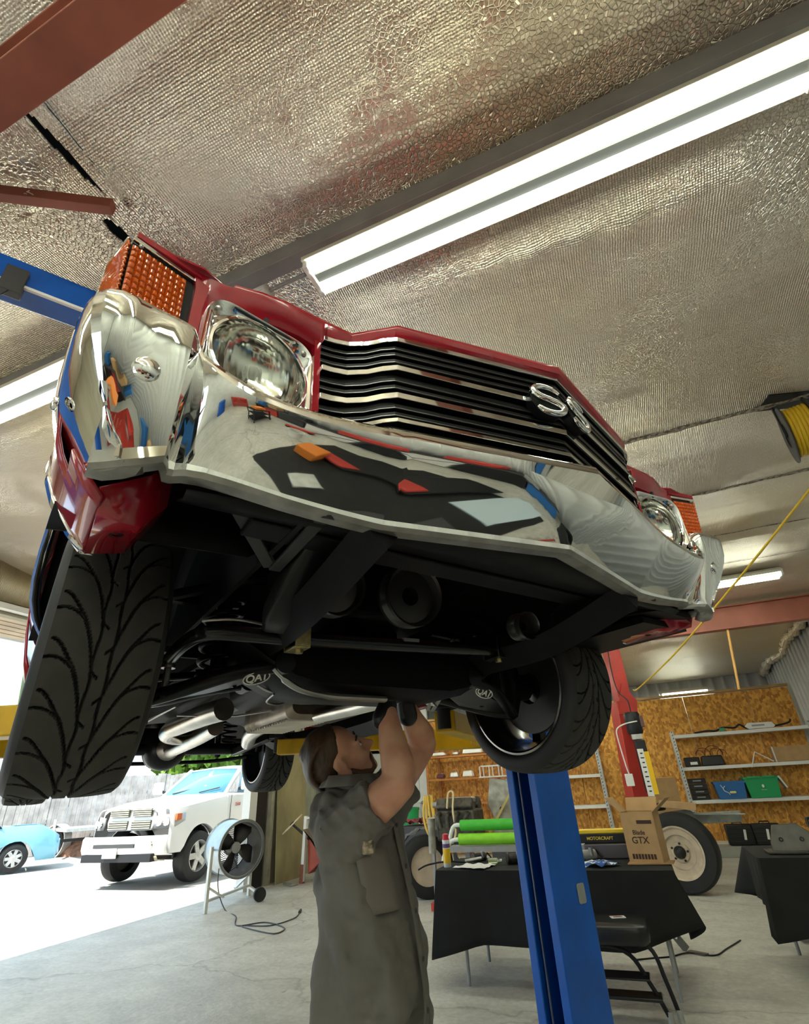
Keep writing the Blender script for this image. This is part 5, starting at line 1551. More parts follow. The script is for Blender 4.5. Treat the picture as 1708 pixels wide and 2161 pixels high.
def crumple(name, pts, z, m, label, cat, amp=0.012, group=None):
    s = MB(); n = 10
    A, B, C_, D = [Vector(p) for p in pts]
    rows = [[(lambda p: (p.x, p.y, z + 0.004 + amp * (0.5 + noise.noise(Vector((p.x * 14, p.y * 14, 3))))))(A.lerp(B, i / n).lerp(D.lerp(C_, i / n), j / n)) for i in range(n + 1)] for j in range(n + 1)]
    s.loft(rows)
    return tag(s.build(name, m, smooth=20, thick=0.0015), label, cat, group)
M_paper = mat('paper', (0.8, 0.8, 0.76), 0.7, col2=(0.45, 0.45, 0.43), vscale=22, ramp=(0.3, 0.42))
crumple('paper_sheet', [(-1.72, 5.06, 0), (-1.43, 4.99, 0), (-1.38, 5.25, 0), (-1.66, 5.30, 0)], TZ, M_paper, 'creased printed sheet hanging over the front edge of black table', 'paper')
crumple('cleaning_rag', [(-0.70, 5.20, 0), (-0.48, 5.06, 0), (-0.33, 5.22, 0), (-0.52, 5.42, 0)], TZ, mat('blue_rag', (0.75, 0.76, 0.78), 0.8, col2=(0.03, 0.10, 0.33), vscale=16, ramp=(0.48, 0.52)), 'blue and white printed bag on the table right of blue column', 'bag', 0.03)
# cardboard box with open flaps
bx = thing('cardboard_box', 'open printed cardboard box on the right end of black table', 'box', (-0.12, 5.40, TZ), R(-14))
w_, d_, h_ = 0.26, 0.20, 0.36
for nm, c0, s0 in (('front', (0, -d_ / 2, h_ / 2), (w_, 0.006, h_)), ('back', (0, d_ / 2, h_ / 2), (w_, 0.006, h_)), ('left', (-w_ / 2, 0, h_ / 2), (0.006, d_, h_)), ('right', (w_ / 2, 0, h_ / 2), (0.006, d_, h_)), ('bottom', (0, 0, 0.004), (w_, d_, 0.006))):
    MB().box(c0, s0).build('side_panel', M_card, bx)
for (a, b_, e) in (((-w_ / 2, -d_ / 2), (-w_ / 2, d_ / 2), (-0.10, 0, 0.11)), ((-w_ / 2, d_ / 2), (w_ / 2, d_ / 2), (0, 0.06, 0.10)), ((w_ / 2, -d_ / 2), (w_ / 2, d_ / 2), (0.13, 0, 0.10)), ((-w_ / 2, -d_ / 2), (w_ / 2, -d_ / 2), (0, 0.02, -0.10))):
    A = Vector((a[0], a[1], h_)); B = Vector((b_[0], b_[1], h_)); e = Vector(e)
    f = MB(); f.add([A, B, B + e, A + e], [(0, 1, 2, 3)]); f.build('flap', M_card, bx, smooth=0, thick=0.005)
M_ink = mat('box_ink', (0.06, 0.03, 0.02), 0.7)
fr = Matrix(((1, 0, 0), (0, 0, -1), (0, 1, 0)))
text_part('Blade', 0.045, M_ink, 'printing', bx, (-0.01, -d_ / 2 - 0.004, 0.215), fr, 0.0004, bold=True)
text_part('GTX', 0.066, M_ink, 'printing', bx, (-0.01, -d_ / 2 - 0.004, 0.16), fr, 0.0004, bold=True)
fl = Matrix(((0, 0, -1), (-1, 0, 0), (0, 1, 0)))
text_part('GTX', 0.075, M_ink, 'printing', bx, (-w_ / 2 - 0.004, 0, 0.17), fl @ Euler((0, 0, R(-90))).to_matrix(), 0.0004, bold=True)
q = MB()
for k in range(8): q.box((-0.09 + k * 0.024, -d_ / 2 - 0.004, 0.05), (0.018, 0.001, 0.035))
q.build('printing', M_ink, bx)
MB().box((0.05, -d_ / 2 - 0.004, 0.29), (0.12, 0.001, 0.026)).build('printing', M_ink, bx)
tag(MB().prism([(0, 0), (0.34, 0.02), (0.36, 0.2), (0.02, 0.22)], (-0.29, 5.24, TZ + 0.002), (1, 0, 0), (0, 1, 0), (0, 0, 0.008)).build('cardboard_sheet', M_card, smooth=0), 'flat cardboard sheet lying under the open printed box', 'cardboard')
# assorted black hardware lumps, a hose and a clear bottle
M_part = mat('greasy_part', (0.05, 0.04, 0.035), 0.45, metal=0.4, var=0.5, vscale=40)
def lump(name, label, cat, loc, sz, seed, m=M_part, group=None):
    random.seed(seed); t = thing(name, label, cat, loc, random.random() * 3, group)
    s = MB(); s.cyl((-sz, 0, sz * 0.55), (sz, 0, sz * 0.55), sz * 0.55, n=16); s.cyl((-sz * 1.15, 0, sz * 0.55), (-sz * 0.9, 0, sz * 0.55), sz * 0.7, n=18)
    s.box((0, sz * 0.3, sz * 0.4), (sz * 1.1, sz * 1.2, sz * 0.8)); s.build('casting', m, t, bevel=0.006)
    MB().cyl((sz * 0.3, -sz * 0.4, sz * 0.5), (sz * 0.3, -sz * 0.4, sz * 1.3), sz * 0.25, n=12).build('port', M_steel, t)
    q = MB(); q.tube(smooth_path([(sz, 0, sz * 0.5), (sz * 1.5, sz * 0.3, sz * 0.9), (sz * 1.9, -sz * 0.2, sz * 0.25)], 5), sz * 0.12, 8); q.build('hose', M_rubber, t)
    return t
lump('fuel_pump', 'dark greasy pump with a stub hose behind the creased sheet', 'machine part', (-1.22, 5.34, TZ), 0.07, 1)
lump('starter', 'dark machine part beside the left side of blue column', 'machine part', (-1.02, 5.52, TZ), 0.08, 2)
lump('alternator', 'black machine part behind the spray can on black table', 'machine part', (-1.60, 5.52, TZ), 0.06, 3, M_black)
lump('bracket_casting', 'grey casting behind the blue and white bag on the table', 'machine part', (-0.62, 5.50, TZ), 0.075, 4, M_grey)
t = thing('air_hose', 'thin black hose with chrome end lying behind the spray can', 'hose', (-1.95, 5.2, TZ))
MB().tube(smooth_path([(0.42, 0.2, 0.03), (0.26, 0.14, 0.015), (0.12, 0.06, 0.03), (-0.05, 0.0, 0.012), (-0.13, -0.05, -0.02)], 6), 0.007, 8).build('tube', M_rubber, t)
MB().cyl((0.26, 0.14, 0.02), (0.40, 0.20, 0.035), 0.016, n=14).build('coupling', M_steel, t)
b_ = thing('bottle', 'small clear bottle lying in front of green padded bars', 'bottle', (-1.47, 5.32, TZ + 0.024), R(15))
MB().lathe([(0.0005, 0), (0.022, 0.0), (0.022, 0.08), (0.010, 0.095), (0.010, 0.11)], (0, 0, 0), (1, 0, 0), 18).build('flask', mat('clear_plastic', (0.8, 0.85, 0.6), 0.1, trans=0.7), b_)
MB().lathe([(0.012, 0.105), (0.012, 0.125), (0.0005, 0.125)], (0, 0, 0), (1, 0, 0), 14).build('cap', M_white, b_)
# yellow and black boxed level behind the column
t = thing('tool_case', 'black tool box with yellow lid strip right of blue column', 'tool box', (-0.45, 5.68, 0.885), R(2))
MB().box((0, 0, 0.035), (0.46, 0.14, 0.07)).build('box_body', M_black, t, bevel=0.006)
MB().box((0, 0, 0.085), (0.45, 0.12, 0.03)).build('lid', mat('lid_yellow', (0.85, 0.60, 0.02), 0.4), t, bevel=0.006)
text_part('MOTORCRAFT', 0.034, mat('lid_yellow2', (0.85, 0.62, 0.05), 0.4), 'printing', t, (-0.05, -0.0715, 0.035), Matrix(((1, 0, 0), (0, 0, -1), (0, 1, 0))), 0.0004, bold=True)
tag(MB().box((-0.45, 5.68, 0.823), (0.40, 0.16, 0.110)).build('storage_box', mat('smoke_plastic', (0.10, 0.09, 0.10), 0.3), bevel=0.01), 'smoky dark plastic box under the yellow lidded tool box', 'box')

# ---- padded lime green bars on a stand behind the table
M_lime = mat('lime_foam', (0.28, 0.72, 0.03), 0.6, var=0.15, vscale=12)
M_green = mat('green_foam', (0.08, 0.55, 0.05), 0.6, var=0.15, vscale=12)
st = thing('saw_horse', 'grey stand holding two green padded bars behind the table', 'stand', (-1.45, 6.45, 0))
for x in (-0.55, 0.55): MB().bar((x, 0, 0), (x, 0, 0.74), 0.05, 0.05).build('leg', M_grey, st)
MB().box((0, 0, 0.775), (1.5, 0.22, 0.05)).build('top_rail', M_grey, st)
for (y, z, m, lb) in ((6.50, 0.99, M_green, 'upper darker green padded bar behind the black table'), (6.40, 0.865, M_lime, 'lower lime green padded bar behind the black table')):
    g = thing('padded_bar', lb, 'bar', (-1.45, y, z))
    MB().cyl((-0.62, 0, 0), (0.30, 0, 0), 0.055, n=20).build('foam_sleeve', m, g)
    MB().tube(smooth_path([(-0.60, 0, 0), (-0.72, 0, -0.02), (-0.80, -0.02, -0.14 - (z - 0.865)), (-0.82, -0.02, -0.20 - (z - 0.865) * 0.6)], 5), 0.022, 10).build('steel_bar', M_white, g, smooth=60)

# ---- stool beside the column
s = thing('shop_chair', 'black padded shop chair with curved steel legs right of blue column', 'chair', (-0.50, 4.66, 0))
def pad(cx, cy, z, w_, d_, h_):
    q = MB(); pts = rrect(w_ / 2, d_ / 2, 0.09, 7)
    q.loft([[(cx + p[0] * k, cy + p[1] * k, z + dz) for p in pts] for (k, dz) in ((0.90, -0.005), (0.99, 0.012), (1.0, 0.03), (1.0, h_ - 0.03), (0.985, h_ - 0.01), (0.93, h_), (0.5, h_ + 0.006))], closed=True, caps=True)
    return q
M_vinyl = mat('black_vinyl', (0.016, 0.016, 0.016), 0.33, var=0.2, vscale=8)
seat = pad(0.03, -0.02, 0.43, 0.52, 0.42, 0.10).build('seat', M_vinyl, s, smooth=50)
q = MB(); q.prism(rrect(0.05, 0.035, 0.006, 3), (0.10, 0.02, 0.5365), (0.95, 0.3, 0), (-0.3, 0.95, 0), (0, 0, 0.002)); stk = q.build('sticker', M_white, seat)
for (o_, w0, h0) in (((0.085, 0.05, 0.5395), 0.07, 0.012), ((0.10, 0.015, 0.5395), 0.06, 0.018)):
    q = MB(); q.prism([(-w0 / 2, -h0 / 2), (w0 / 2, -h0 / 2), (w0 / 2, h0 / 2), (-w0 / 2, h0 / 2)], o_, (0.95, 0.3, 0), (-0.3, 0.95, 0), (0, 0, 0.0008)); q.build('sticker_print', mat('maroon_print', (0.18, 0.02, 0.03), 0.6), stk)
for (a, b_, c_) in (((-0.22, -0.16), (0.10, -0.05), (0.30, 0.02)), ((0.05, 0.08), (0.26, 0.06), (0.36, 0.06)), ((-0.2, 0.14), (-0.26, 0.1), (-0.32, 0.06)), ((-0.1, -0.18), (-0.26, -0.16), (-0.34, -0.12))):
    MB().tube(smooth_path([(a[0], a[1], 0.425), (b_[0], b_[1], 0.37), (lerp(b_[0], c_[0], 0.6), lerp(b_[1], c_[1], 0.6), 0.2), (c_[0], c_[1], 0.02)], 6), 0.014, 10).build('leg', M_black, s, smooth=60)
MB().box((0.0, 0.0, 0.13), (0.56, 0.14, 0.02)).build('footrest', M_vinyl, s, bevel=0.006)
MB().box((0.0, -0.02, 0.235), (0.46, 0.16, 0.012)).build('tool_tray', M_vinyl, s, bevel=0.004)
for (x, y) in ((0.30, 0.02), (0.36, 0.06), (-0.32, 0.06), (-0.34, -0.12)): MB().cyl((x, y, 0.0), (x, y, 0.06), 0.02, n=12).build('foot', M_galv, s)

# ---- bits on the floor
t = thing('steel_bracket', 'bent dark steel bracket lying on floor right of black chair', 'bracket', (0.02, 6.28, 0), R(-30))
q = MB(); q.bar((-0.18, 0.02, 0.16), (-0.03, 0, 0.012), 0.075, 0.006, (0, 1, 0)); q.box((0.06, 0, 0.006), (0.16, 0.075, 0.008)); q.build('plate', mat('olive_steel', (0.12, 0.11, 0.08), 0.5, metal=0.4), t)
MB().cyl((-0.10, -0.002, 0.09), (-0.10, -0.012, 0.09), 0.010, n=12).build('hole_rim', M_white, t)
tag(MB().tube(smooth_path([(-0.45, 5.95, 0.006), (-0.30, 6.03, 0.006), (-0.15, 6.10, 0.006), (0.0, 6.23, 0.008), (0.2, 6.20, 0.006), (0.32, 6.42, 0.006), (0.47, 6.72, 0.006)], 6), 0.006, 6).build('wire', M_black, smooth=60), 'thin black wire trailing past the bent steel bracket', 'wire')
crumple('plastic_bag', [(0.92, 6.70, 0), (1.25, 6.72, 0), (1.22, 6.95, 0), (0.95, 6.95, 0)], 0.0, M_paper, 'white plastic bag on floor under the right edge table', 'bag', 0.16)
random.seed(5)

# ---- engine part on the right table
t = thing('engine_cover', 'grey stamped steel engine cover on the right edge table', 'machine part', (1.10, 5.95, TZ))
M_cover = mat('cover_grey', (0.10, 0.095, 0.08), 0.4, metal=0.5, var=0.3, vscale=12)
q = MB(); q.prism([(-0.26, 0), (0.12, 0), (0.10, 0.05), (0.04, 0.16), (-0.02, 0.21), (-0.20, 0.20), (-0.25, 0.08)], (0, -0.12, 0), (1, 0, 0), (0, 0.25, 1), (0, 0.03, 0)); q.box((-0.05, -0.05, 0.012), (0.5, 0.22, 0.02)); cv = q.build('plate', M_cover, t, bevel=0.005)
for (x, z) in ((-0.17, 0.10), (-0.02, 0.10)): MB().lathe([(0.016, 0), (0.016, 0.006), (0.009, 0.006)], (x, -0.122 + 0.25 * z, z), (0, -1, 0), 16).build('boss', M_black, cv)
t = thing('electric_motor', 'black cylindrical motor on the right edge table', 'motor', (1.55, 6.05, TZ + 0.13))
MB().lathe([(0.0005, -0.22), (0.10, -0.22), (0.115, -0.19), (0.115, 0.30), (0.10, 0.33), (0.0005, 0.33)], (0, 0, 0), (1, 0.1, 0), 28).build('casing', M_darkgrey, t, smooth=40)
MB().lathe([(0.119, 0.0), (0.121, 0.01), (0.121, 0.12), (0.119, 0.13)], (0, 0, 0), (1, 0.1, 0), 28).build('band', M_black, t)
MB().box((0, 0, -0.11), (0.3, 0.12, 0.03)).build('foot', M_black, t)
MB().tube(smooth_path([(-0.22, 0, 0.05), (-0.34, 0.02, 0.10), (-0.33, -0.06, -0.02), (-0.22, -0.14, -0.09), (-0.05, -0.16, -0.11)], 6), 0.012, 8).build('cable', M_black, t, smooth=60)
MB().sphere((-0.05, -0.20, -0.095), (0.035, 0.02, 0.03), 14, 8).build('round_knob', M_white, t)

# ================================================================== big wheel and chassis
M_tan = mat('tan_rim', (0.62, 0.50, 0.36), 0.5, var=0.25, vscale=8)
M_oldgrey = mat('old_grey_paint', (0.33, 0.34, 0.30), 0.6, var=0.35, vscale=9)
ch = thing('truck_chassis', 'bare grey chassis frame with a big tan wheel beside the red column', 'chassis', (0.30, 9.0, 0))
AX = Vector((-0.25, -0.95, 0)).normalized()
wc = Vector((-0.08, -0.10, 0.46))
q = MB(); q.lathe([(0.29, -0.13), (0.36, -0.14), (0.43, -0.135), (0.455, -0.10), (0.462, 0.0), (0.455, 0.10), (0.43, 0.135), (0.36, 0.14), (0.29, 0.13)], wc, AX, 48)
for k in range(36):
    a = 2 * PI * k / 36
    pass
ty = q.build('tyre', M_rubber, ch, smooth=40)
q = MB(); q.lathe([(0.30, 0.12), (0.305, 0.145), (0.285, 0.140), (0.265, 0.105), (0.20, 0.095), (0.19, 0.055), (0.12, 0.05), (0.11, 0.075), (0.06, 0.08), (0.0005, 0.08)], wc, AX, 48); rm = q.build('rim', M_tan, ch, smooth=30)
MB().lathe([(0.075, 0.08), (0.075, 0.10), (0.055, 0.13), (0.03, 0.16), (0.0005, 0.165)], wc, AX, 20).build('hub', M_black, rm)
for k in range(5):
    a = 2 * PI * k / 5 + 0.5
    e1 = Vector((AX.y, -AX.x, 0)); o = wc + e1 * math.cos(a) * 0.10 + Vector((0, 0, 1)) * math.sin(a) * 0.10
    MB().cyl(o + AX * 0.07, o + AX * 0.09, 0.014, n=10).build('lug_hole', M_black, rm)
q = MB(); q.prism([(-0.36, 0.88), (0.12, 0.93), (0.20, 0.90), (0.27, 0.72), (0.14, 0.74), (-0.36, 0.76)], (0, 0.06, 0), (1, 0, 0), (0, 0, 1), (0, 0.10, 0)); q.build('spring_tower', M_oldgrey, ch, bevel=0.006)
q = MB(); q.bar((-0.5, 0.25, 0.80), (0.78, 0.12, 0.83), 0.08, 0.13); q.bar((0.2, 0.02, 0.88), (0.82, -0.02, 0.86), 0.16, 0.012); q.build('frame_rail', M_oldgrey, ch, bevel=0.006)
q = MB(); q.bar((0.20, 0.05, 0.72), (0.28, 0.05, 0.40), 0.05, 0.06); q.build('shackle', M_rubber, ch, bevel=0.01)
MB().cyl((-0.3, 0.6, 0.46), (wc.x, wc.y + 0.05, 0.46), 0.05, n=14).build('axle', M_rubber, ch)
MB().bar((-0.40, 0.9, 0.40), (-0.40, 0.9, 0.0), 0.08, 0.08).build('axle_stand', M_oldgrey, ch)
t = tag(MB().box((0.33, 9.02, 0.99), (0.46, 0.16, 0.085), (0, 0.12, -0.12)).build('cardboard_box', M_card, bevel=0.004), 'long flat cardboard box lying on the grey chassis frame', 'box')
tag(MB().box((0.02, 10.9, 0.35), (0.6, 0.5, 0.7)).build('crate', M_grey, bevel=0.01), 'grey crate behind the big tan wheel', 'crate')
tag(MB().box((0.18, 11.0, 1.01), (0.50, 0.36, 0.62), (0, 0, 0.3)).build('cardboard_box', M_card, bevel=0.005), 'tall brown cardboard box standing right of the red column', 'box')
tag(MB().tube(smooth_path([(-0.25, 9.05, 0.93), (-0.1, 9.12, 0.97), (0.05, 9.02, 0.98), (0.15, 9.15, 0.95), (0.0, 9.2, 0.94), (-0.15, 9.1, 0.98), (0.1, 9.1, 1.0)], 6), 0.022, 8).build('cable_bundle', M_black, smooth=60), 'bundle of dark cable lying on the chassis by the red column', 'cable')

# ================================================================== red column with power unit
rc = thing('lift_column', 'red steel lift column with motor and yellow warning strip', 'column', (-0.14, 9.45, 0), R(28))
M_redlift = mat('lift_red', (0.60, 0.055, 0.04), 0.4, var=0.25, vscale=3)
q = MB(); q.prism([(-0.15, -0.13), (0.15, -0.13), (0.15, 0.13), (0.10, 0.13), (0.10, -0.09), (-0.10, -0.09), (-0.10, 0.13), (-0.15, 0.13)], (-0.09, 0, 0), (1, 0, 0), (0, 1, 0), (0.16, 0, 2.45)); pc = q.build('post', M_redlift, rc, bevel=0.008)
q = MB(); q.box((0.10, 0, 2.95), (0.22, 0.20, 1.05)); q.build('post_extension', M_redlift, rc, bevel=0.008)
q = MB(); q.prism([(-0.14, 2.25), (0.16, 2.25), (0.20, 2.45), (0.02, 2.72), (-0.10, 2.45)], (0.06, -0.145, 0), (1, 0, 0), (0, 0, 1), (0, 0.02, 0)); q.build('gusset', M_redlift, rc)
MB().box((0, 0, 0.012), (0.5, 0.4, 0.024)).build('base_plate', M_redlift, rc)
pu = thing('power_unit', 'black hydraulic power unit with motor on the red column', 'motor', (0.02, 9.16, 1.45), R(5))
MB().lathe([(0.0005, 0.80), (0.10, 0.80), (0.115, 0.77), (0.115, 0.52), (0.10, 0.49), (0.0005, 0.49)], (0, 0, 0), (0, 0, 1), 24).build('motor', M_black, pu, smooth=40)
MB().box((0.12, -0.02, 0.66), (0.06, 0.08, 0.16)).build('switch_box', mat('switch_brown', (0.15, 0.08, 0.08), 0.5), pu, bevel=0.005)
MB().box((0.0, 0, 0.45), (0.15, 0.15, 0.08)).build('pump_block', M_steel, pu, bevel=0.006)
MB().box((0.02, 0, 0.05), (0.15, 0.15, 0.70)).build('reservoir', M_black, pu, bevel=0.012)
ws = MB(); ws.box((-0.005, -0.085, -0.03), (0.085, 0.006, 0.62)); wl = ws.build('warning_label', M_white, pu)
q = MB()
for k in range(9): q.box((0.0, -0.0895, 0.22 - k * 0.062), (0.05 if k % 2 else 0.035, 0.001, 0.016))
q.build('label_print', M_black, wl)
MB().box((0.072, -0.084, -0.04), (0.066, 0.006, 0.56)).build('yellow_strip', mat('strip_yellow', (0.9, 0.55, 0.01), 0.4), pu)
MB().tube(smooth_path([(0.05, -0.12, 0.66), (-0.15, -0.13, 0.63), (-0.27, -0.13, 0.56), (-0.28, -0.13, 0.40), (-0.26, -0.13, 0.1), (-0.24, -0.13, -0.05)], 6), 0.010, 8).build('conduit', M_white, pu, smooth=60)
MB().box((-0.25, -0.12, -0.12), (0.11, 0.06, 0.16)).build('outlet_box', M_white, pu, bevel=0.006)
MB().tube(smooth_path([(0, 0, 0.78), (0.0, 0.02, 0.98), (-0.10, 0.05, 1.12), (-0.13, 0.06, 1.4), (-0.1, 0.06, 1.9)], 6), 0.009, 8).build('hydraulic_hose', M_black, pu, smooth=60)

# ================================================================== steel shelving on the partition
def shelf_unit(x0, x1, y0, y1, zs, label, ztop):
    t = thing('shelving_unit', label, 'shelf', ((x0 + x1) / 2, (y0 + y1) / 2, 0))
    hx, hy = (x1 - x0) / 2, (y1 - y0) / 2
    for sx in (-1, 1):
        for sy in (-1, 1):
            q = MB(); q.box((sx * hx, sy * hy, ztop / 2), (0.055, 0.03, ztop)); up = q.build('upright', M_galv, t)
            if sy < 0:
                q = MB()
                for k in range(int(ztop / 0.06)): q.box((sx * hx, sy * hy - 0.0155, 0.08 + k * 0.06), (0.014, 0.002, 0.03), (0, 0.5, 0))
                q.build('slots', M_darkgrey, up)
    for z in zs:
        q = MB(); q.box((0, 0, z - 0.03), (2 * hx, 2 * hy, 0.06)); q.build('shelf_board', M_white, t, bevel=0.004)
    return t
shelf_unit(0.72, 3.14, 12.72, 13.15, (0.17, 0.88, 1.46, 2.06), 'galvanised steel shelving against the strand board at right', 2.14)
shelf_unit(-2.6, -0.85, 12.72, 13.15, (0.2, 0.87, 1.44, 2.0), 'galvanised steel shelving half hidden behind the blue column', 2.08)
def crate(name, label, cat, loc, w_, d_, h_, m, rz=0, group=None):
    t = thing(name, label, cat, loc, rz, group)
    q = MB()
    a = [[(p[0] * k, p[1] * k, z) for p in ((-w_ / 2, -d_ / 2), (w_ / 2, -d_ / 2), (w_ / 2, d_ / 2), (-w_ / 2, d_ / 2))] for (k, z) in ((0.86, 0.0), (1.0, h_), (1.04, h_), (1.04, h_ - 0.03))]
    q.loft(a, closed=True); q.add(a[0], [(0, 1, 2, 3)])
    q.build('crate_body', m, t, smooth=0, thick=0.008)
    return t
M_cblue = mat('crate_blue', (0.03, 0.16, 0.42), 0.45); M_cgreen = mat('crate_green', (0.02, 0.36, 0.12), 0.45)
FT = Matrix(((1, 0, 0), (0, 0, -1), (0, 1, 0)))
t = crate('storage_crate', 'blue plastic crate with scrawled white marks on the steel shelf', 'crate', (1.47, 12.85, 0.885), 0.52, 0.36, 0.29, M_cblue)
q = MB(); q.tube([(-0.16, -0.190, 0.24), (-0.13, -0.188, 0.18), (-0.09, -0.186, 0.22)], 0.008, 6); q.tube([(-0.13, -0.188, 0.18), (-0.12, -0.185, 0.14), (-0.05, -0.183, 0.10), (-0.04, -0.182, 0.07)], 0.008, 6); q.build('paint_mark', M_white, t)
q = MB(); q.prism(rrect(0.055, 0.018, 0.017, 5), (0.02, -0.192, 0.11), (1, 0, 0), (0, 0.08, 1), (0, 0.006, 0)); q.build('oval_label', mat('label_yellow', (0.85, 0.7, 0.25), 0.6), t)
t = crate('storage_crate', 'green plastic crate with folded lids beside the blue crate', 'crate', (2.02, 12.85, 0.885), 0.56, 0.36, 0.34, M_cgreen)
q = MB(); q.box((-0.12, -0.19, 0.345), (0.2, 0.05, 0.03)); q.box((0.13, -0.19, 0.345), (0.2, 0.05, 0.03)); q.build('crate_lid', M_cgreen, t, bevel=0.004)
q = MB(); q.bar((0.30, -0.1, 0.34), (0.38, -0.12, 0.14), 0.03, 0.2, (0, 1, 0)); q.build('lid_flap', M_galv, t)
q = MB(); q.prism([(math.cos(2 * PI * k / 12) * 0.02, math.sin(2 * PI * k / 12) * 0.028) for k in range(12)], (0.0, -0.19, 0.19), (1, 0, 0), (0, 0.1, 1), (0, 0.006, 0)); q.build('white_logo', M_white, t)
text_part('RECYCLE', 0.022, M_white, 'printing', t, (0, -0.189, 0.13), FT, 0.0005)
for k in range(4):
    q = thing('drive_case', 'black flat case %s on the left end of steel shelf' % ('topmost of four stacked', 'second of four stacked', 'third of four stacked', 'lowest of four stacked')[k], 'case', (0.93, 12.88, 0.885 + 0.095 * (3 - k) + (0.0)), 0, 'stacked black cases')
    MB().box((0, 0, 0.04), (0.32, 0.24, 0.085)).build('case', M_black, q, bevel=0.006)
    MB().box((0.0, -0.122, 0.045), (0.15, 0.003, 0.02)).build('label', M_grey, q)
t = thing('battery_charger', 'small black box with white sticker left end of middle steel shelf', 'box', (0.95, 12.85, 1.465))
MB().box((0, 0, 0.085), (0.28, 0.22, 0.17)).build('box_body', M_black, t, bevel=0.015)
MB().box((0.02, -0.112, 0.06), (0.13, 0.003, 0.05)).build('sticker', M_white, t)
t = thing('tool_bag', 'black box with looping dark cables on the middle steel shelf', 'box', (1.32, 12.85, 1.465))
MB().box((0, 0, 0.09), (0.42, 0.26, 0.18), taper=(0.85, 0.85)).build('box_body', M_black, t, bevel=0.02)
for k, (cx, r_) in enumerate(((-0.12, 0.13), (0.06, 0.16), (0.10, 0.11), (0.2, 0.08), (-0.2, 0.08))):
    MB().tube([(cx + r_ * math.cos(R(a)), -0.03 * k, 0.20 + r_ * 0.9 * math.sin(R(a)) * (1.1)) for a in range(-10, 200, 14)], 0.006, 6).build('cable', mat('maroon_cable', (0.08, 0.015, 0.015), 0.5), t, smooth=60)
t = thing('cardboard_box', 'long cardboard box with white frame leaning on middle steel shelf', 'box', (2.74, 12.93, 1.465))
MB().box((0, 0, 0.13), (0.66, 0.36, 0.26)).build('carton', M_card, t, bevel=0.004)
MB().box((-0.34, -0.16, 0.13), (0.015, 0.06, 0.26)).build('carton_edge', M_white, t)
tag(MB().tube([(1.95, 12.70, 1.40), (2.08, 12.72, 1.66), (2.35, 12.74, 1.48)], 0.012, 8).build('wire_prop', M_white, smooth=0), 'bent white rod propped on the middle steel shelf', 'rod')
t = thing('light_bar', 'white oblong device lying on the top steel shelf', 'device', (2.33, 12.78, 2.07))
q = MB(); q.prism([(-0.26, 0.05), (-0.20, 0.0), (0.22, 0.0), (0.26, 0.03), (0.22, 0.10), (-0.20, 0.11)], (0, -0.05, 0), (1, 0, 0), (0, 0, 1), (0, 0.06, 0)); q.build('shell', M_white, t, bevel=0.006)
MB().box((-0.03, -0.052, 0.055), (0.22, 0.004, 0.03)).build('slot', M_grey, t)
tag(MB().tube(smooth_path([(1.15, 12.88, 2.08), (1.4, 12.85, 2.10), (1.55, 12.88, 2.09), (1.7, 12.86, 2.14), (1.9, 12.88, 2.12), (2.0, 12.86, 2.17), (2.1, 12.88, 2.1), (2.2, 12.90, 2.09), (2.6, 12.90, 2.10), (2.85, 12.88, 2.14), (2.9, 12.86, 2.20)], 6), 0.018, 8).build('wiring_loom', M_black, smooth=60), 'dark wiring loom strung along the top steel shelf', 'wiring')
tag(MB().box((1.66, 12.78, 2.10), (0.10, 0.06, 0.06)).build('connector_block', mat('teal_green', (0.05, 0.35, 0.18), 0.4), bevel=0.01), 'small green connector on the top steel shelf', 'connector')
M_case = mat('case_black', (0.012, 0.012, 0.012), 0.38)
for (x, lb, rz) in ((1.36, 'black ribbed drill case on the floor shelf, left one', 0.05), (1.80, 'black ribbed drill case with white sticker, right one', -0.05)):
    t = thing('drill_case', lb, 'case', (x, 12.45, 0.16), rz, 'drill cases')
    MB().box((0, 0, 0.17), (0.44, 0.14, 0.33)).build('case', M_case, t, bevel=0.02)
    q = MB()
    for k in range(4): q.box((0, -0.072, 0.06 + k * 0.07), (0.40, 0.012, 0.018))
    q.build('ribs', M_case, t, bevel=0.004)
    MB().box((0.07 if x < 1.5 else 0.0, -0.079, 0.17), (0.04, 0.003, 0.16), (0, 0.15, 0)).build('sticker', M_white, t)
    MB().tube([(-0.08, 0, 0.33), (-0.07, 0, 0.365), (0.07, 0, 0.365), (0.08, 0, 0.33)], 0.012, 8).build('handle', M_case, t)
tag(MB().box((1.55, 12.45, 0.08), (1.3, 0.5, 0.16)).build('floor_crate', mat('crate_pale', (0.36, 0.36, 0.31), 0.7), bevel=0.006), 'low pale wooden platform holding the drill cases', 'platform')

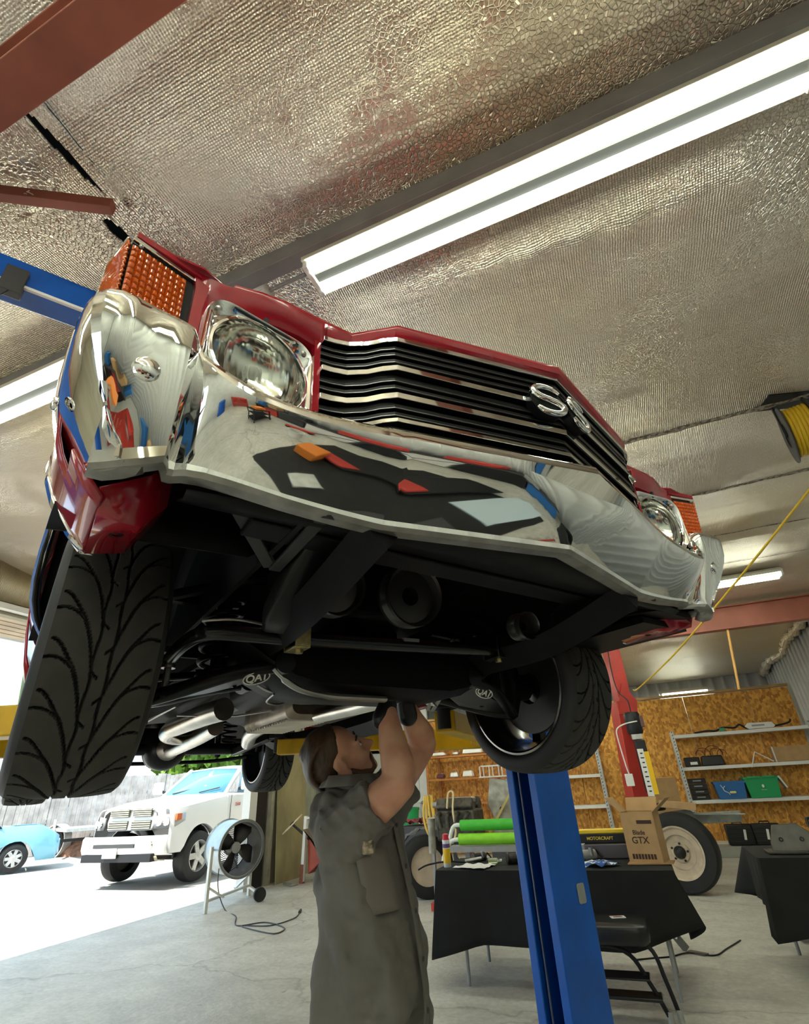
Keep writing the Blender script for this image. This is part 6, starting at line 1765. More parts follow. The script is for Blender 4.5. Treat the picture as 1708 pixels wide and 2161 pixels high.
# ---- wooden shelf left of the column
t = thing('bookcase', 'open orange wooden shelf full of small parts behind the mechanic', 'shelf', (-3.85, 12.9, 0))
M_orange = mat('stained_wood', (0.52, 0.20, 0.05), 0.6, var=0.25, vscale=4, stretch=(1, 1, 6))
for x in (-0.92, -0.72, 0.72, 0.92): MB().box((x, 0.13 if abs(x) < 0.8 else -0.17, 1.22), (0.06, 0.04, 2.44)).build('upright', M_orange, t)
for z in (0.5, 1.0, 1.50, 1.98, 2.40): MB().box((0, 0, z), (1.86, 0.36, 0.035)).build('shelf_board', M_orange, t)
for k, (x, z, sx, sz, m, lb) in enumerate(((-0.62, 2.0, 0.34, 0.07, M_white, 'white parts tray left end of the upper orange shelf'), (-0.20, 2.0, 0.16, 0.06, M_galv, 'small grey part left of white panel on the orange shelf'), (0.22, 2.0, 0.50, 0.16, M_white, 'white framed panel on the upper orange shelf'), (0.62, 2.0, 0.22, 0.06, M_black, 'black part right end of the upper orange shelf'),
        (-0.62, 1.52, 0.2, 0.09, mat('plum', (0.12, 0.04, 0.05), 0.5), 'dark red part left end of lower orange shelf'), (-0.28, 1.52, 0.22, 0.11, M_galv, 'grey casting on the lower orange shelf'), (0.06, 1.52, 0.26, 0.12, M_white, 'pale rounded cover in the middle of lower orange shelf'))):
    o = thing('shelf_part', lb, 'machine part', (-3.85 + x, 12.82, z + 0.018), 0.2 * math.sin(k * 3))
    MB().box((0, 0, sz / 2), (sx, 0.16, sz), (0.0, 0, 0), taper=(0.8, 0.7)).build('block', m, o, bevel=0.02)
    MB().cyl((sx * 0.2, 0, sz * 0.5), (sx * 0.2, 0, sz * 1.15), min(sx, 0.2) * 0.18, n=12).build('stud', M_steel, o)
# green bin and plank-door clutter
t = thing('trash_bin', 'green plastic bin in front of the white plank door', 'bin', (-5.28, 12.55, 0))
MB().lathe([(0.0005, 0.02), (0.22, 0.0), (0.28, 0.92), (0.30, 0.92), (0.30, 0.97), (0.27, 0.97)], (0, 0, 0), (0, 0, 1), 26).build('barrel', M_cgreen, t, smooth=40)
MB().lathe([(0.235, 0.2), (0.25, 0.21), (0.25, 0.235), (0.238, 0.24)], (0, 0, 0), (0, 0, 1), 26).build('rib', M_cgreen, t)

# ---- engine on a stand with gearbox cover
t = thing('engine_stand', 'red steel engine stand under the greasy engine behind the table', 'stand', (-2.55, 7.9, 0))
for sx in (-1, 1): MB().bar((sx * 0.3, -0.4, 0.05), (sx * 0.3, 0.5, 0.05), 0.06, 0.08).build('leg', M_redlift, t)
MB().bar((0, 0.4, 0.05), (0, 0.35, 1.05), 0.08, 0.08).build('post', M_redlift, t)
MB().bar((-0.3, 0.4, 0.05), (0.3, 0.4, 0.05), 0.06, 0.06).build('cross_bar', M_redlift, t)
e = thing('engine', 'greasy grey engine block on a stand behind the black table', 'engine', (-2.50, 7.85, 0.70))
M_greasy = mat('greasy_iron', (0.13, 0.115, 0.09), 0.5, metal=0.5, var=0.6, vscale=14)
M_pale = mat('pale_alloy', (0.42, 0.40, 0.33), 0.45, metal=0.5, var=0.4, vscale=10)
MB().box((0, 0, 0.22), (0.55, 0.50, 0.36)).build('block', M_greasy, e, bevel=0.03)
for sy in (-1, 1): MB().box((0.0, sy * 0.16, 0.44), (0.52, 0.18, 0.14), (sy * 0.6, 0, 0)).build('cylinder_head', M_greasy, e, bevel=0.02)
MB().box((0, 0, 0.50), (0.44, 0.24, 0.08)).build('intake_manifold', M_pale, e, bevel=0.02)
MB().box((0, -0.02, 0.02), (0.42, 0.3, 0.14)).build('sump', M_black, e, bevel=0.03)
for k in range(4): MB().tube(smooth_path([(-0.2 + k * 0.13, -0.26, 0.36), (-0.2 + k * 0.13, -0.36, 0.32), (-0.16 + k * 0.10, -0.36, 0.2)], 4), 0.028, 10).build('exhaust_runner', M_greasy, e, smooth=60)
MB().lathe([(0.03, 0), (0.09, 0), (0.1, 0.02), (0.09, 0.05), (0.03, 0.05)], (-0.30, -0.05, 0.26), (-1, 0, 0), 24).build('pulley', M_pale, e)
MB().lathe([(0.04, 0), (0.04, 0.1), (0.028, 0.1)], (-0.30, 0.03, 0.46), (-1, 0, 0), 18).build('water_neck', M_pale, e)
for (x0, z0, m) in ((-0.02, 0.55, mat('rope', (0.7, 0.55, 0.3), 0.8)),):
    MB().tube(smooth_path([(x0 - 0.06, -0.30, 0.42), (x0 - 0.04, -0.25, 0.60), (x0 + 0.03, -0.25, 0.60), (x0 + 0.04, -0.36, 0.4), (x0 + 0.06, -0.37, 0.15), (x0, -0.37, 0.03)], 6), 0.014, 8).build('strap', m, e, smooth=60)
tag(MB().cyl((-2.83, 7.55, 0.62), (-2.80, 7.50, 1.02), 0.05, n=16).build('oil_filter', M_pale), 'pale round column in front of the greasy engine', 'pipe')
b_ = thing('bell_housing', 'grey alloy gearbox cover standing right of the greasy engine', 'machine part', (-1.95, 8.1, 0.62))
q = MB(); q.prism([(-0.25, 0.0), (0.10, -0.05), (0.26, 0.20), (0.24, 0.62), (0.16, 0.80), (-0.16, 0.84), (-0.22, 0.5), (-0.12, 0.3)], (0, 0, 0), (1, 0, 0), (0, 0.1, 1), (0, 0.10, 0)); q.build('cover', M_pale, b_, bevel=0.012)
for (x, z) in ((-0.02, 0.45), (0.14, 0.55), (0.10, 0.3)): MB().cyl((x, -0.005 + 0.1 * z, z), (x, -0.02 + 0.1 * z, z), 0.025, n=14).build('bolt_hole', M_black, b_)
MB().bar((0, 0, -0.02), (0, 0, -0.62), 0.5, 0.3).build('support_block', M_darkgrey, b_)
MB().bar((-0.25, -0.05, 0.12), (0.26, -0.02, 0.78), 0.022, 0.03).build('brace', mat('brace_yellow', (0.55, 0.45, 0.15), 0.5), b_)
g = thing('wire_rack', 'white wire rack on top of the grey gearbox cover', 'rack', (-1.98, 8.15, 1.475))
q = MB(); q.tube([(-0.24, -0.1, 0), (0.20, -0.1, 0), (0.20, 0.1, 0), (-0.24, 0.1, 0)], 0.009, 6, closed=True); q.tube([(-0.20, -0.1, 0.14), (0.20, -0.1, 0.14), (0.20, 0.1, 0.14), (-0.20, 0.1, 0.14)], 0.009, 6, closed=True)
for x in (-0.22, -0.08, 0.06, 0.20): q.cyl((x, -0.1, 0), (x, -0.1, 0.14), 0.008, n=6); q.cyl((x, 0.1, 0), (x, 0.1, 0.14), 0.008, n=6)
q.build('wire_frame', M_white, g)
# axle tyre wrapped in clear film
t = thing('wrapped_wheel', 'tyre under clear plastic film left of the black table', 'wheel', (-3.22, 8.3, 0))
q = MB(); q.lathe([(0.24, -0.11), (0.34, -0.12), (0.385, -0.09), (0.39, 0), (0.385, 0.09), (0.34, 0.12), (0.24, 0.11)], (0, 0, 0.39), (0.5, -0.85, 0), 40); q.build('tyre', M_rubber, t, smooth=40)
q = MB(); q.lathe([(0.25, 0.10), (0.22, 0.08), (0.12, 0.07), (0.0005, 0.08)], (0, 0, 0.39), (0.5, -0.85, 0), 30); q.build('rim', M_tan, t, smooth=40)
M_film = mat('clear_film', (0.85, 0.86, 0.84), 0.12, trans=0.85, ior=1.15, bump=0.8, bscale=9, bdist=0.04)
q = MB(); rows = []
for i in range(19):
    a = R(-20 + 220 * i / 18)
    rows.append([(0.46 * math.cos(a) * 0.86 + 0.5 * w2 + 0.02 * math.sin(i * 2 + w2 * 30), 0.46 * math.cos(a) * 0.5 - 0.85 * w2, max(0.08, 0.40 + 0.45 * math.sin(a) + 0.02 * math.sin(i * 3 + w2 * 20))) for w2 in (-0.16, -0.08, 0, 0.08, 0.16)])
q.loft(rows); q.build('plastic_film', M_film, t, smooth=50)
tag(MB().box((-3.55, 9.15, 0.42), (0.7, 0.5, 0.84)).build('tool_cabinet', M_darkgrey, bevel=0.015), 'dark cabinet behind the plastic wrapped tyre', 'cabinet')
crumple('red_cloth', [(-3.86, 8.94, 0), (-3.3, 8.92, 0), (-3.3, 9.35, 0), (-3.86, 9.35, 0)], 0.845, mat('red_check', (0.5, 0.05, 0.08), 0.8, col2=(0.03, 0.03, 0.03), vscale=18), 'red and black cloth heaped on the dark cabinet', 'cloth', 0.1)
t = thing('extension_cord', 'yellow coiled strap hanging left of the greasy engine', 'strap', (-3.02, 8.05, 1.0))
for k in range(3): MB().tube(smooth_path([(-0.06 + k * 0.03, -0.02 * k, 0.28), (-0.10 + k * 0.05, 0, 0.0), (-0.03 + k * 0.03, 0.01, -0.22), (0.05 + k * 0.01, 0, -0.02), (0.0 + k * 0.02, 0, 0.28)], 6), 0.018, 8).build('strand', mat('strap_yellow', (0.75, 0.48, 0.08), 0.6), t, smooth=60)
MB().bar((0, 0.05, 0.29), (0, 0.05, -1.0), 0.05, 0.04).build('hook_post', M_grey, t)

# ================================================================== left wall: sheets, hose, old tractor seat frame
M_ply = mat('weathered_ply', (0.38, 0.33, 0.17), 0.75, var=0.35, vscale=2.5, stretch=(1, 1, 0.5))
tag(MB().box((XL + 0.13, 9.68, 1.22), (0.02, 0.95, 2.44), (0, -0.045, 0)).build('plywood_sheet', M_ply), 'stained plywood sheet leaning by the open bay', 'plywood')
tag(MB().box((XL + 0.05, 9.12, 1.25), (0.09, 0.09, 2.5)).build('timber_stud', mat('grey_timber', (0.36, 0.33, 0.24), 0.75, var=0.3, vscale=4)), 'grey timber post left of the stained plywood sheet', 'post')
struct(MB().box((XL + 0.0, 8.88, 1.4), (0.05, 0.28, 2.8)).build('trim_6', M_black), 'black rubber weather strip at the bay opening')
struct(MB().box((XL - 0.05, 8.62, 1.75), (0.16, 0.20, 3.5)).build('trim_3', M_white), 'white jamb of the open bay')
s = MB()
for k in range(14): s.box((XL + 0.03, 10.2 + k * 0.2, 1.35), (0.025, 0.19, 2.7))
struct(s.build('trim_4', mat('grey_boards', (0.34, 0.35, 0.27), 0.7, var=0.3, vscale=3), smooth=0), 'grey vertical boards on the left wall')
t = thing('hose_coil', 'yellow green hose coiled on the grey wall boards', 'hose', (XL + 0.09, 10.95, 1.45))
for k in range(4): MB().tube([(0.012 * k, (0.15 + 0.012 * k) * math.cos(2 * PI * j / 24), -0.06 + (0.30 - 0.01 * k) * math.sin(2 * PI * j / 24)) for j in range(24)], 0.014, 8, closed=True).build('loop', mat('hose_green', (0.45, 0.47, 0.14), 0.5), t, smooth=60)
MB().cyl((-0.05, 0, 0.2), (0.09, 0, 0.2), 0.02, n=10).build('hook', M_steel, t)
t = thing('old_tractor', 'red and white old tractor part with cream steering wheel', 'tractor', (-6.0, 9.5, 0))
M_cream = mat('cream', (0.72, 0.62, 0.42), 0.45)
sw_ = MB(); c = Vector((-0.26, -0.15, 0.90)); ax_ = Vector((-0.55, -0.35, 0.75)).normalized()
e1 = ax_.cross(Vector((0, 0, 1))).normalized(); e2 = ax_.cross(e1)
sw_.tube([c + e1 * math.cos(2 * PI * k / 32) * 0.22 + e2 * math.sin(2 * PI * k / 32) * 0.22 for k in range(32)], 0.014, 8, closed=True)
for k in range(3): sw_.cyl(c, c + e1 * math.cos(2 * PI * k / 3 + 1) * 0.22 + e2 * math.sin(2 * PI * k / 3 + 1) * 0.22, 0.009, n=8)
sw2 = sw_.build('steering_wheel', M_cream, t, smooth=60)
MB().lathe([(0.05, -0.02), (0.05, 0.02), (0.02, 0.03), (0.0005, 0.03)], c, ax_, 18).build('hub', M_black, sw2)
MB().cyl(c, (0.08, -0.02, 0.62), 0.022, n=12).build('steering_column', M_black, t)
MB().bar((-0.02, -0.12, 0.02), (0.02, -0.12, 1.02), 0.07, 0.06).build('white_post', M_white, t, bevel=0.005)
MB().bar((-0.025, -0.12, 0.0), (-0.015, -0.12, 0.28), 0.078, 0.068).build('rusty_foot', mat('rust', (0.28, 0.09, 0.05), 0.7, var=0.4, vscale=20), t)
q = MB(); q.prism([(0.05, 0.12), (0.30, 0.30), (0.42, 0.60), (0.10, 0.80), (0.02, 0.70)], (0, -0.05, 0), (1, 0, 0), (0, 0, 1), (0, 0.5, 0)); q.build('red_body', mat('faded_red', (0.50, 0.10, 0.06), 0.5, var=0.3, vscale=5), t, bevel=0.01)
q = MB()
for k in range(6): q.bar((0.12 + k * 0.035, -0.12, 0.82 - k * 0.03), (0.34 + k * 0.02, -0.12, 0.66 - k * 0.035), 0.02, 0.5, (0, 1, 0))
q.build('grille_slats', mat('dry_slats', (0.16, 0.12, 0.07), 0.7), t)
q = MB(); q.bar((0.02, -0.12, 0.98), (0.50, -0.05, 1.06), 0.06, 0.03); q.bar((0.06, -0.12, 0.80), (0.50, -0.08, 0.90), 0.05, 0.04); q.build('white_arm', M_white, t, bevel=0.004)
MB().cyl((0.42, 0.2, 0.24), (0.42, -0.0, 0.24), 0.24, n=28).build('front_wheel', M_rubber, t)
t = thing('trailer_hitch_part', 'small steel clamp lying on floor by the plywood sheet', 'clamp', (-6.15, 9.15, 0))
MB().bar((-0.1, 0, 0.03), (0.12, -0.08, 0.03), 0.03, 0.03).build('jaw', M_steel, t); MB().cyl((0.1, -0.12, 0.015), (0.16, 0.04, 0.015), 0.012, n=8).build('screw', M_steel, t)

# ---- drum fan
f = thing('drum_fan', 'large galvanised drum fan on a wheeled stand in the open bay', 'fan', (-6.12, 7.6, 0))
ax_ = Vector((0.93, -0.37, -0.04)).normalized()
c = Vector((0.0, -0.02, 0.72))
M_drum = mat('drum_galv', (0.46, 0.54, 0.58), 0.38, metal=0.7, var=0.2, vscale=6)
q = MB(); q.lathe([(0.375, -0.22), (0.36, -0.21), (0.355, 0.21), (0.375, 0.22), (0.375, 0.235), (0.345, 0.235), (0.345, -0.215), (0.375, -0.23)], c, ax_, 44); dr = q.build('drum', M_drum, f, smooth=35)
q = MB(); q.lathe([(0.34, 0.225), (0.372, 0.225), (0.385, 0.232), (0.385, 0.245), (0.36, 0.25)], c, ax_, 44); q.build('front_rim', mat('rim_grey', (0.24, 0.23, 0.2), 0.45, metal=0.6), dr, smooth=35)
e1 = ax_.cross(Vector((0, 0, 1))).normalized(); e2 = e1.cross(ax_)
for k in range(4):
    a = PI / 2 * k + 0.4
    d = e1 * math.cos(a) + e2 * math.sin(a); n_ = e1 * -math.sin(a) + e2 * math.cos(a)
    q = MB(); q.loft([[c + d * r_ + n_ * w2 + ax_ * (w2 * 0.6 + 0.03) for w2 in (-wd, 0, wd)] for r_, wd in ((0.05, 0.04), (0.15, 0.09), (0.25, 0.12), (0.32, 0.10))]); q.build('blade', mat('blade_brown', (0.05, 0.045, 0.04), 0.4, metal=0.5), f, smooth=50, thick=0.005)
MB().cyl(c - ax_ * 0.16, c + ax_ * 0.06, 0.075, n=20).build('motor', M_grey, f)
M_dust = mat('dusty_brown', (0.13, 0.115, 0.095), 0.7, var=0.3, vscale=8)
q = MB(); q.lathe([(0.342, -0.20), (0.342, 0.22)], c, ax_, 44); q.build('inner_liner', M_dust, dr, smooth=35)
q = MB()
for r_ in [0.03 + 0.022 * k for k in range(15)]: q.tube([c - ax_ * 0.20 + (ax_.cross(Vector((0, 0, 1))).normalized() * math.cos(2 * PI * j / 36) + ax_.cross(Vector((0, 0, 1))).normalized().cross(ax_) * math.sin(2 * PI * j / 36)) * r_ for j in range(36)], 0.0055, 5, closed=True)
q.build('rear_guard', M_dust, f)
q = MB()
for k in range(3):
    a = 2 * PI * k / 3
    q.cyl(c - ax_ * 0.15, c - ax_ * 0.15 + (e1 * math.cos(a) + e2 * math.sin(a)) * 0.35, 0.012, n=8)
q.build('motor_mount', M_steel, f)
M_leg = mat('leg_galv', (0.68, 0.68, 0.62), 0.4, metal=0.4)
L1, L2 = Vector((0.05, -0.58, 0)), Vector((-0.18, 0.66, 0))
for (L_, sg) in ((L1, -1), (L2, 1)):
    top = c + e1 * (-0.42 if (c + e1 * -0.42 - L_).length < (c + e1 * 0.42 - L_).length else 0.42)
    q = MB(); q.bar(L_, Vector((L_.x - 0.02, L_.y + 0.02, 0.78)), 0.055, 0.04); lg = q.build('leg', M_leg, f, bevel=0.004)
    MB().cyl(Vector((L_.x - 0.02, L_.y + 0.02, 0.72)), top.lerp(c, 0.12), 0.016, n=10).build('pivot', M_steel, f)
    q = MB(); q.bar(Vector((L_.x, L_.y, 0.30)), Vector((L_.x + 0.30 * sg * -0.2, L_.y - sg * 0.28, 0.14)), 0.05, 0.02); q.build('brace', M_leg, f)
MB().bar(Vector((L1.x, L1.y, 0.14)), Vector((L2.x, L2.y, 0.14)), 0.05, 0.03).build('lower_rail', M_leg, f)
MB().bar(Vector((L2.x, L2.y, 0.12)), Vector((0.32, 0.28, 0.09)), 0.04, 0.03).build('wheel_strut', M_leg, f)
q = MB(); q.lathe([(0.0005, -0.025), (0.05, -0.025), (0.09, -0.03), (0.095, 0), (0.09, 0.03), (0.05, 0.025), (0.0005, 0.025)], (0.36, 0.22, 0.095), (0.8, -0.6, 0), 24); q.build('transport_wheel', M_rubber, f, smooth=40)
MB().tube(smooth_path([(-0.02, -0.30, 0.55), (0.0, -0.30, 0.25), (0.2, -0.35, 0.01), (0.66, -0.68, 0.008), (1.05, -1.13, 0.008), (1.32, -0.93, 0.008), (1.75, -1.14, 0.008), (1.80, -1.39, 0.008), (1.46, -1.30, 0.008), (1.11, -1.12, 0.008), (1.49, -1.07, 0.008), (1.58, -0.69, 0.008), (1.47, -0.39, 0.008)], 8), 0.007, 6).build('power_cord', M_darkgrey, f, smooth=60)
MB().cyl((1.47, -0.39, 0.015), (1.43, -0.30, 0.02), 0.018, n=10).build('plug', M_darkgrey, f)

# ---- hose reel on the ceiling with its hanging yellow hose
h = thing('hose_reel', 'black ceiling reel wound with yellow air hose', 'hose reel', (1.76, 4.22, 3.78))
M_hose = mat('hose_yellow', (0.72, 0.47, 0.02), 0.45)
axr = Vector((0.95, -0.24, 0)).normalized()
MB().box((0.05, -0.02, 0.235), (0.50, 0.20, 0.02), (0, 0, 0.3)).build('ceiling_plate', M_black, h)
for sg in (-1, 1):
    o = axr * (0.10 * sg)
    q = MB(); q.bar(o + Vector((0, 0, 0.24)), o + Vector((0, 0, -0.06)), 0.05, 0.015, axr); q.build('side_arm', M_black, h)
    q = MB(); q.lathe([(0.10, 0), (0.235, 0), (0.24, 0.006), (0.235, 0.012), (0.10, 0.012)], Vector((0, 0, -0.05)) + axr * (0.085 * sg) , axr * sg, 40); q.build('flange', M_darkgrey, h, smooth=30)
q = MB()
for k in range(6): q.tube([Vector((0, 0, -0.05)) + axr * (-0.065 + 0.026 * k) + Vector((-axr.y, axr.x, 0)) * math.cos(2 * PI * j / 30) * 0.19 + Vector((0, 0, 1)) * math.sin(2 * PI * j / 30) * 0.19 for j in range(30)], 0.014, 8, closed=True)
q.build('hose_winding', M_hose, h, smooth=60)
q = MB(); q.cyl(Vector((0, 0, -0.05)) - axr * 0.09, Vector((0, 0, -0.05)) + axr * 0.09, 0.17, n=30); q.build('spool', M_black, h)
MB().box((0.03, 0.02, -0.37), (0.07, 0.06, 0.06)).build('hose_guide', M_darkgrey, h, bevel=0.01)
MB().tube([(0.03, 0.02, -0.26), (0.03, 0.02, -0.40)] + smooth_path([(0.02, 0.05, -0.42), (-0.55, 1.15, -0.83), (-1.10, 2.75, -1.13), (-1.55, 4.2, -1.28), (-1.62, 4.8, -1.22)], 10), 0.010, 8).build('hanging_hose', M_hose, h, smooth=60)
tag(MB().cyl((1.73, 9.3, 3.345), (1.60, 9.3, 2.44), 0.018, n=10).build('hanging_hose', mat('orange_pipe', (0.72, 0.38, 0.10), 0.5)), 'orange pipe hanging from the far red beam', 'pipe')
# torn foil roll at the right wall corner
t = MB()
pts = [(XR - 0.10 - 0.05 * math.sin(k), YB - 0.2 - k * 0.42, ceil_z(YB - k * 0.42) - 0.06 - 0.03 * math.sin(k * 1.7)) for k in range(14)]
t.tube(smooth_path(pts, 4), [0.07 + 0.03 * math.sin(k * 1.9) for k in range(53)], 9)
struct(t.build('trim_5', M_foil, smooth=0), 'rolled edge of foil insulation along the right wall top')
# ================================================================== outside the bay
M_twhite = mat('truck_white', (0.80, 0.80, 0.78), 0.25, coat=0.5)
M_tyre = M_rubber
def alloy(parent, c, ax_, r_, wdt, m=M_galv, n=5):
    c = Vector(c); ax_ = Vector(ax_).normalized()
    q = MB(); q.lathe([(r_ * 0.62, -wdt / 2), (r_ * 0.85, -wdt / 2 - 0.005), (r_ * 0.97, -wdt * 0.42), (r_, -wdt * 0.2), (r_, wdt * 0.2), (r_ * 0.97, wdt * 0.42), (r_ * 0.85, wdt / 2 + 0.005), (r_ * 0.62, wdt / 2)], c, ax_, 40)
    ty = q.build('tyre', M_tyre, parent, smooth=40)
    q = MB(); q.lathe([(r_ * 0.64, wdt / 2 - 0.01), (r_ * 0.60, wdt / 2 + 0.005), (r_ * 0.56, wdt * 0.3), (r_ * 0.54, -0.02)], c, ax_, 40)
    rm = q.build('rim', m, parent, smooth=40)
    e1 = ax_.cross(Vector((0, 0, 1))).normalized(); e2 = e1.cross(ax_)
    q = MB()
    for k in range(n):
        a = 2 * PI * k / n
        d = e1 * math.cos(a) + e2 * math.sin(a); t_ = e1 * -math.sin(a) + e2 * math.cos(a)
        q.bar(c + d * r_ * 0.1 + ax_ * wdt * 0.40, c + d * r_ * 0.57 + ax_ * wdt * 0.38, r_ * 0.24, 0.03, ax_)
    q.lathe([(r_ * 0.2, wdt * 0.3), (r_ * 0.2, wdt * 0.48), (r_ * 0.1, wdt * 0.52), (0.0005, wdt * 0.52)], c, ax_, 20)
    q.build('wheel_spokes', m, rm, bevel=0.006)
    MB().cyl(c - ax_ * 0.02, c + ax_ * 0.03, r_ * 0.55, n=24).build('brake_disc', M_darkgrey, parent)
    return ty
T = thing('pickup_truck', 'white pickup truck with crosshair grille parked outside the open bay', 'truck', (-9.50, 9.38, 0), R(2))
T.scale = (1.05, 1.05, 1.05)
# truck frame: x to the truck's left (towards viewer right), y rearwards, front axle at y=0
def tsec(y, zlo, zh, hw, zs):
    return [(-hw * 0.97, y, zlo), (-hw, y, zs), (-hw * 0.96, y, zh - 0.05), (-hw * 0.84, y, zh), (0, y, zh + 0.02), (hw * 0.84, y, zh), (hw * 0.96, y, zh - 0.05), (hw, y, zs), (hw * 0.97, y, zlo)]
q = MB(); q.loft([tsec(-0.80, 0.95, 1.20, 0.66, 1.05), tsec(-0.72, 0.92, 1.25, 0.76, 1.08), tsec(-0.3, 0.98, 1.33, 0.80, 1.15), tsec(0.75, 1.0, 1.42, 0.86, 1.25)]); q.build('hood', M_twhite, T, smooth=40, thick=0.01)
q = MB(); q.loft([tsec(0.72, 0.55, 1.40, 0.98, 1.1), tsec(0.76, 0.55, 1.42, 0.99, 1.1), tsec(2.6, 0.55, 1.42, 1.0, 1.1)]); q.build('cab_lower', M_twhite, T, smooth=40, thick=0.01)
for sg in (-1, 1):
    # fender with arch
    q = MB(); rows = []
    for k in range(27):
        y = lerp(-0.74, 0.76, k / 26)
        d = abs(y) / 0.49
        za = 0.40 + 0.52 * math.sqrt(1 - d * d) if d < 1 else 0.52
        fl = 0.03 * max(0, 1 - abs(abs(y) - 0.45) / 0.25)
        hw = 0.98 if y > -0.3 else 0.98 - 0.10 * ((-0.3 - y) / 0.44) ** 2
        ztop = lerp(1.22, 1.40, k / 26)
        rows.append([(sg * 0.78, y, ztop + 0.01), (sg * (hw - 0.04), y, ztop - 0.03), (sg * hw, y, ztop - 0.16), (sg * (hw + 0.01 + fl), y, max(za + 0.12, 0.8)), (sg * (hw + 0.02 + fl), y, max(za, 0.52)), (sg * (hw - 0.1), y, max(za, 0.52))])
    q.loft(rows); q.build('fender', M_twhite, T, smooth=40, thick=0.008)
    q = MB(); q.loft([[(sg * 0.84, 0.49 * math.cos(R(a)), 0.40 + 0.52 * math.sin(R(a))), (sg * 0.5, 0.49 * math.cos(R(a)), 0.40 + 0.52 * math.sin(R(a)))] for a in range(0, 181, 12)]); q.build('wheelhouse', M_black, T, thick=0.01)
    # headlight
    q = MB(); q.loft([[(sg * 0.60, -0.80, 1.10), (sg * 0.60, -0.80, 0.90)], [(sg * 0.78, -0.76, 1.12), (sg * 0.80, -0.76, 0.90)], [(sg * 0.92, -0.64, 1.13), (sg * 0.93, -0.64, 0.92)], [(sg * 0.965, -0.46, 1.13), (sg * 0.97, -0.46, 1.0)]]); hd_ = q.build('headlight', mat('clear_lamp', (0.30, 0.30, 0.29), 0.12, coat=0.8), T, thick=0.03, smooth=30)
    for (x, y) in ((0.70, -0.815), (0.83, -0.775)): MB().lathe([(0.065, 0), (0.06, 0.012), (0.03, 0.002), (0.0005, 0.0)], (sg * x, y, 1.0), (sg * 0.25, -1, 0), 20).build('lamp_bowl', M_reflector, hd_, smooth=40)
    MB().box((sg * 0.94, -0.60, 1.07), (0.05, 0.12, 0.10)).build('amber_marker', M_amber2, hd_)
    # mirror
    q = MB(); q.box((sg * 1.20, 1.02, 1.58), (0.26, 0.10, 0.24)); mi = q.build('mirror', M_twhite, T, bevel=0.03); MB().bar((sg * 0.98, 1.05, 1.48), (sg * 1.1, 1.03, 1.52), 0.05, 0.05).build('mirror_arm', M_black, mi)
    # door seam, handle, lettering
    MB().box((sg * 1.003, 0.80, 0.98), (0.006, 0.012, 0.85)).build('door_seam', M_darkgrey, T)
    MB().box((sg * 1.01, 1.75, 1.22), (0.03, 0.22, 0.05)).build('door_handle', M_twhite, T, bevel=0.01)
    alloy(T, (sg * 0.865, 0, 0.405), (sg, 0, 0), 0.405, 0.27)
    alloy(T, (sg * 0.865, 3.57, 0.405), (sg, 0, 0), 0.405, 0.27)
text_part('2500', 0.085, mat('badge_red', (0.4, 0.1, 0.08), 0.4), 'badge', T, (1.012, 1.02, 1.20), Matrix(((0, 0, 1), (1, 0, 0), (0, 1, 0))), 0.003, bold=True)
# grille with cross
q = MB(); q.prism([(-0.52, 0.88), (0.52, 0.88), (0.58, 1.02), (0.55, 1.22), (0.48, 1.26), (-0.48, 1.26), (-0.55, 1.22), (-0.58, 1.02)], (0, -0.90, 0), (1, 0, 0), (0, 0.12, 1), (0, 0.06, 0)); gb = q.build('grille', M_twhite, T, bevel=0.02)
for (x0, x1, z0, z1) in ((-0.50, -0.05, 0.90, 1.04), (0.05, 0.50, 0.90, 1.04), (-0.49, -0.05, 1.10, 1.23), (0.05, 0.49, 1.10, 1.23)):
    MB().box(((x0 + x1) / 2, -0.795 + 0.0 + 0.12 * 0, (z0 + z1) / 2), (x1 - x0, 0.03, z1 - z0)).build('opening', mat('olive_dark', (0.10, 0.10, 0.06), 0.6), gb)
    q = MB()
    for k in range(4): q.box(((x0 + x1) / 2, -0.812, z0 + (z1 - z0) * (k + 0.5) / 4), (x1 - x0, 0.02, 0.014))
    q.build('slats', mat('slat_champagne', (0.62, 0.58, 0.46), 0.45), gb)
# bumper
q = MB(); q.loft([[(x, -0.98 + 0.16 * (abs(x) / 1.0) ** 3, 0.80), (x, -1.02 + 0.16 * (abs(x) / 1.0) ** 3, 0.76), (x, -1.02 + 0.16 * (abs(x) / 1.0) ** 3, 0.60), (x, -0.98 + 0.16 * (abs(x) / 1.0) ** 3, 0.52), (x, -0.80 + 0.1 * (abs(x) / 1.0) ** 3, 0.50)] for x in [-1 + 0.1 * k for k in range(21)]]); bp = q.build('bumper', M_twhite, T, smooth=40, thick=0.02)
MB().box((-0.05, -1.03, 0.665), (0.95, 0.02, 0.06)).build('air_slot', M_darkgrey, bp)
MB().box((-0.1, -1.04, 0.56), (0.32, 0.012, 0.15)).build('licence_plate', mat('plate_pale', (0.75, 0.74, 0.65), 0.5), bp)
for sg in (-1, 1): MB().lathe([(0.075, 0), (0.06, 0.01), (0.0005, 0.0)], (sg * 0.70, -0.975, 0.67), (sg * 0.15, -1, 0), 20).build('fog_lamp', M_reflector, bp)
q = MB(); q.loft([[(x, -0.92, 0.50), (x, -0.88, 0.44), (x, -0.70, 0.42)] for x in (-0.85, -0.4, 0, 0.4, 0.85)]); q.build('air_dam', mat('dam_tan', (0.45, 0.42, 0.30), 0.7), T, thick=0.02)
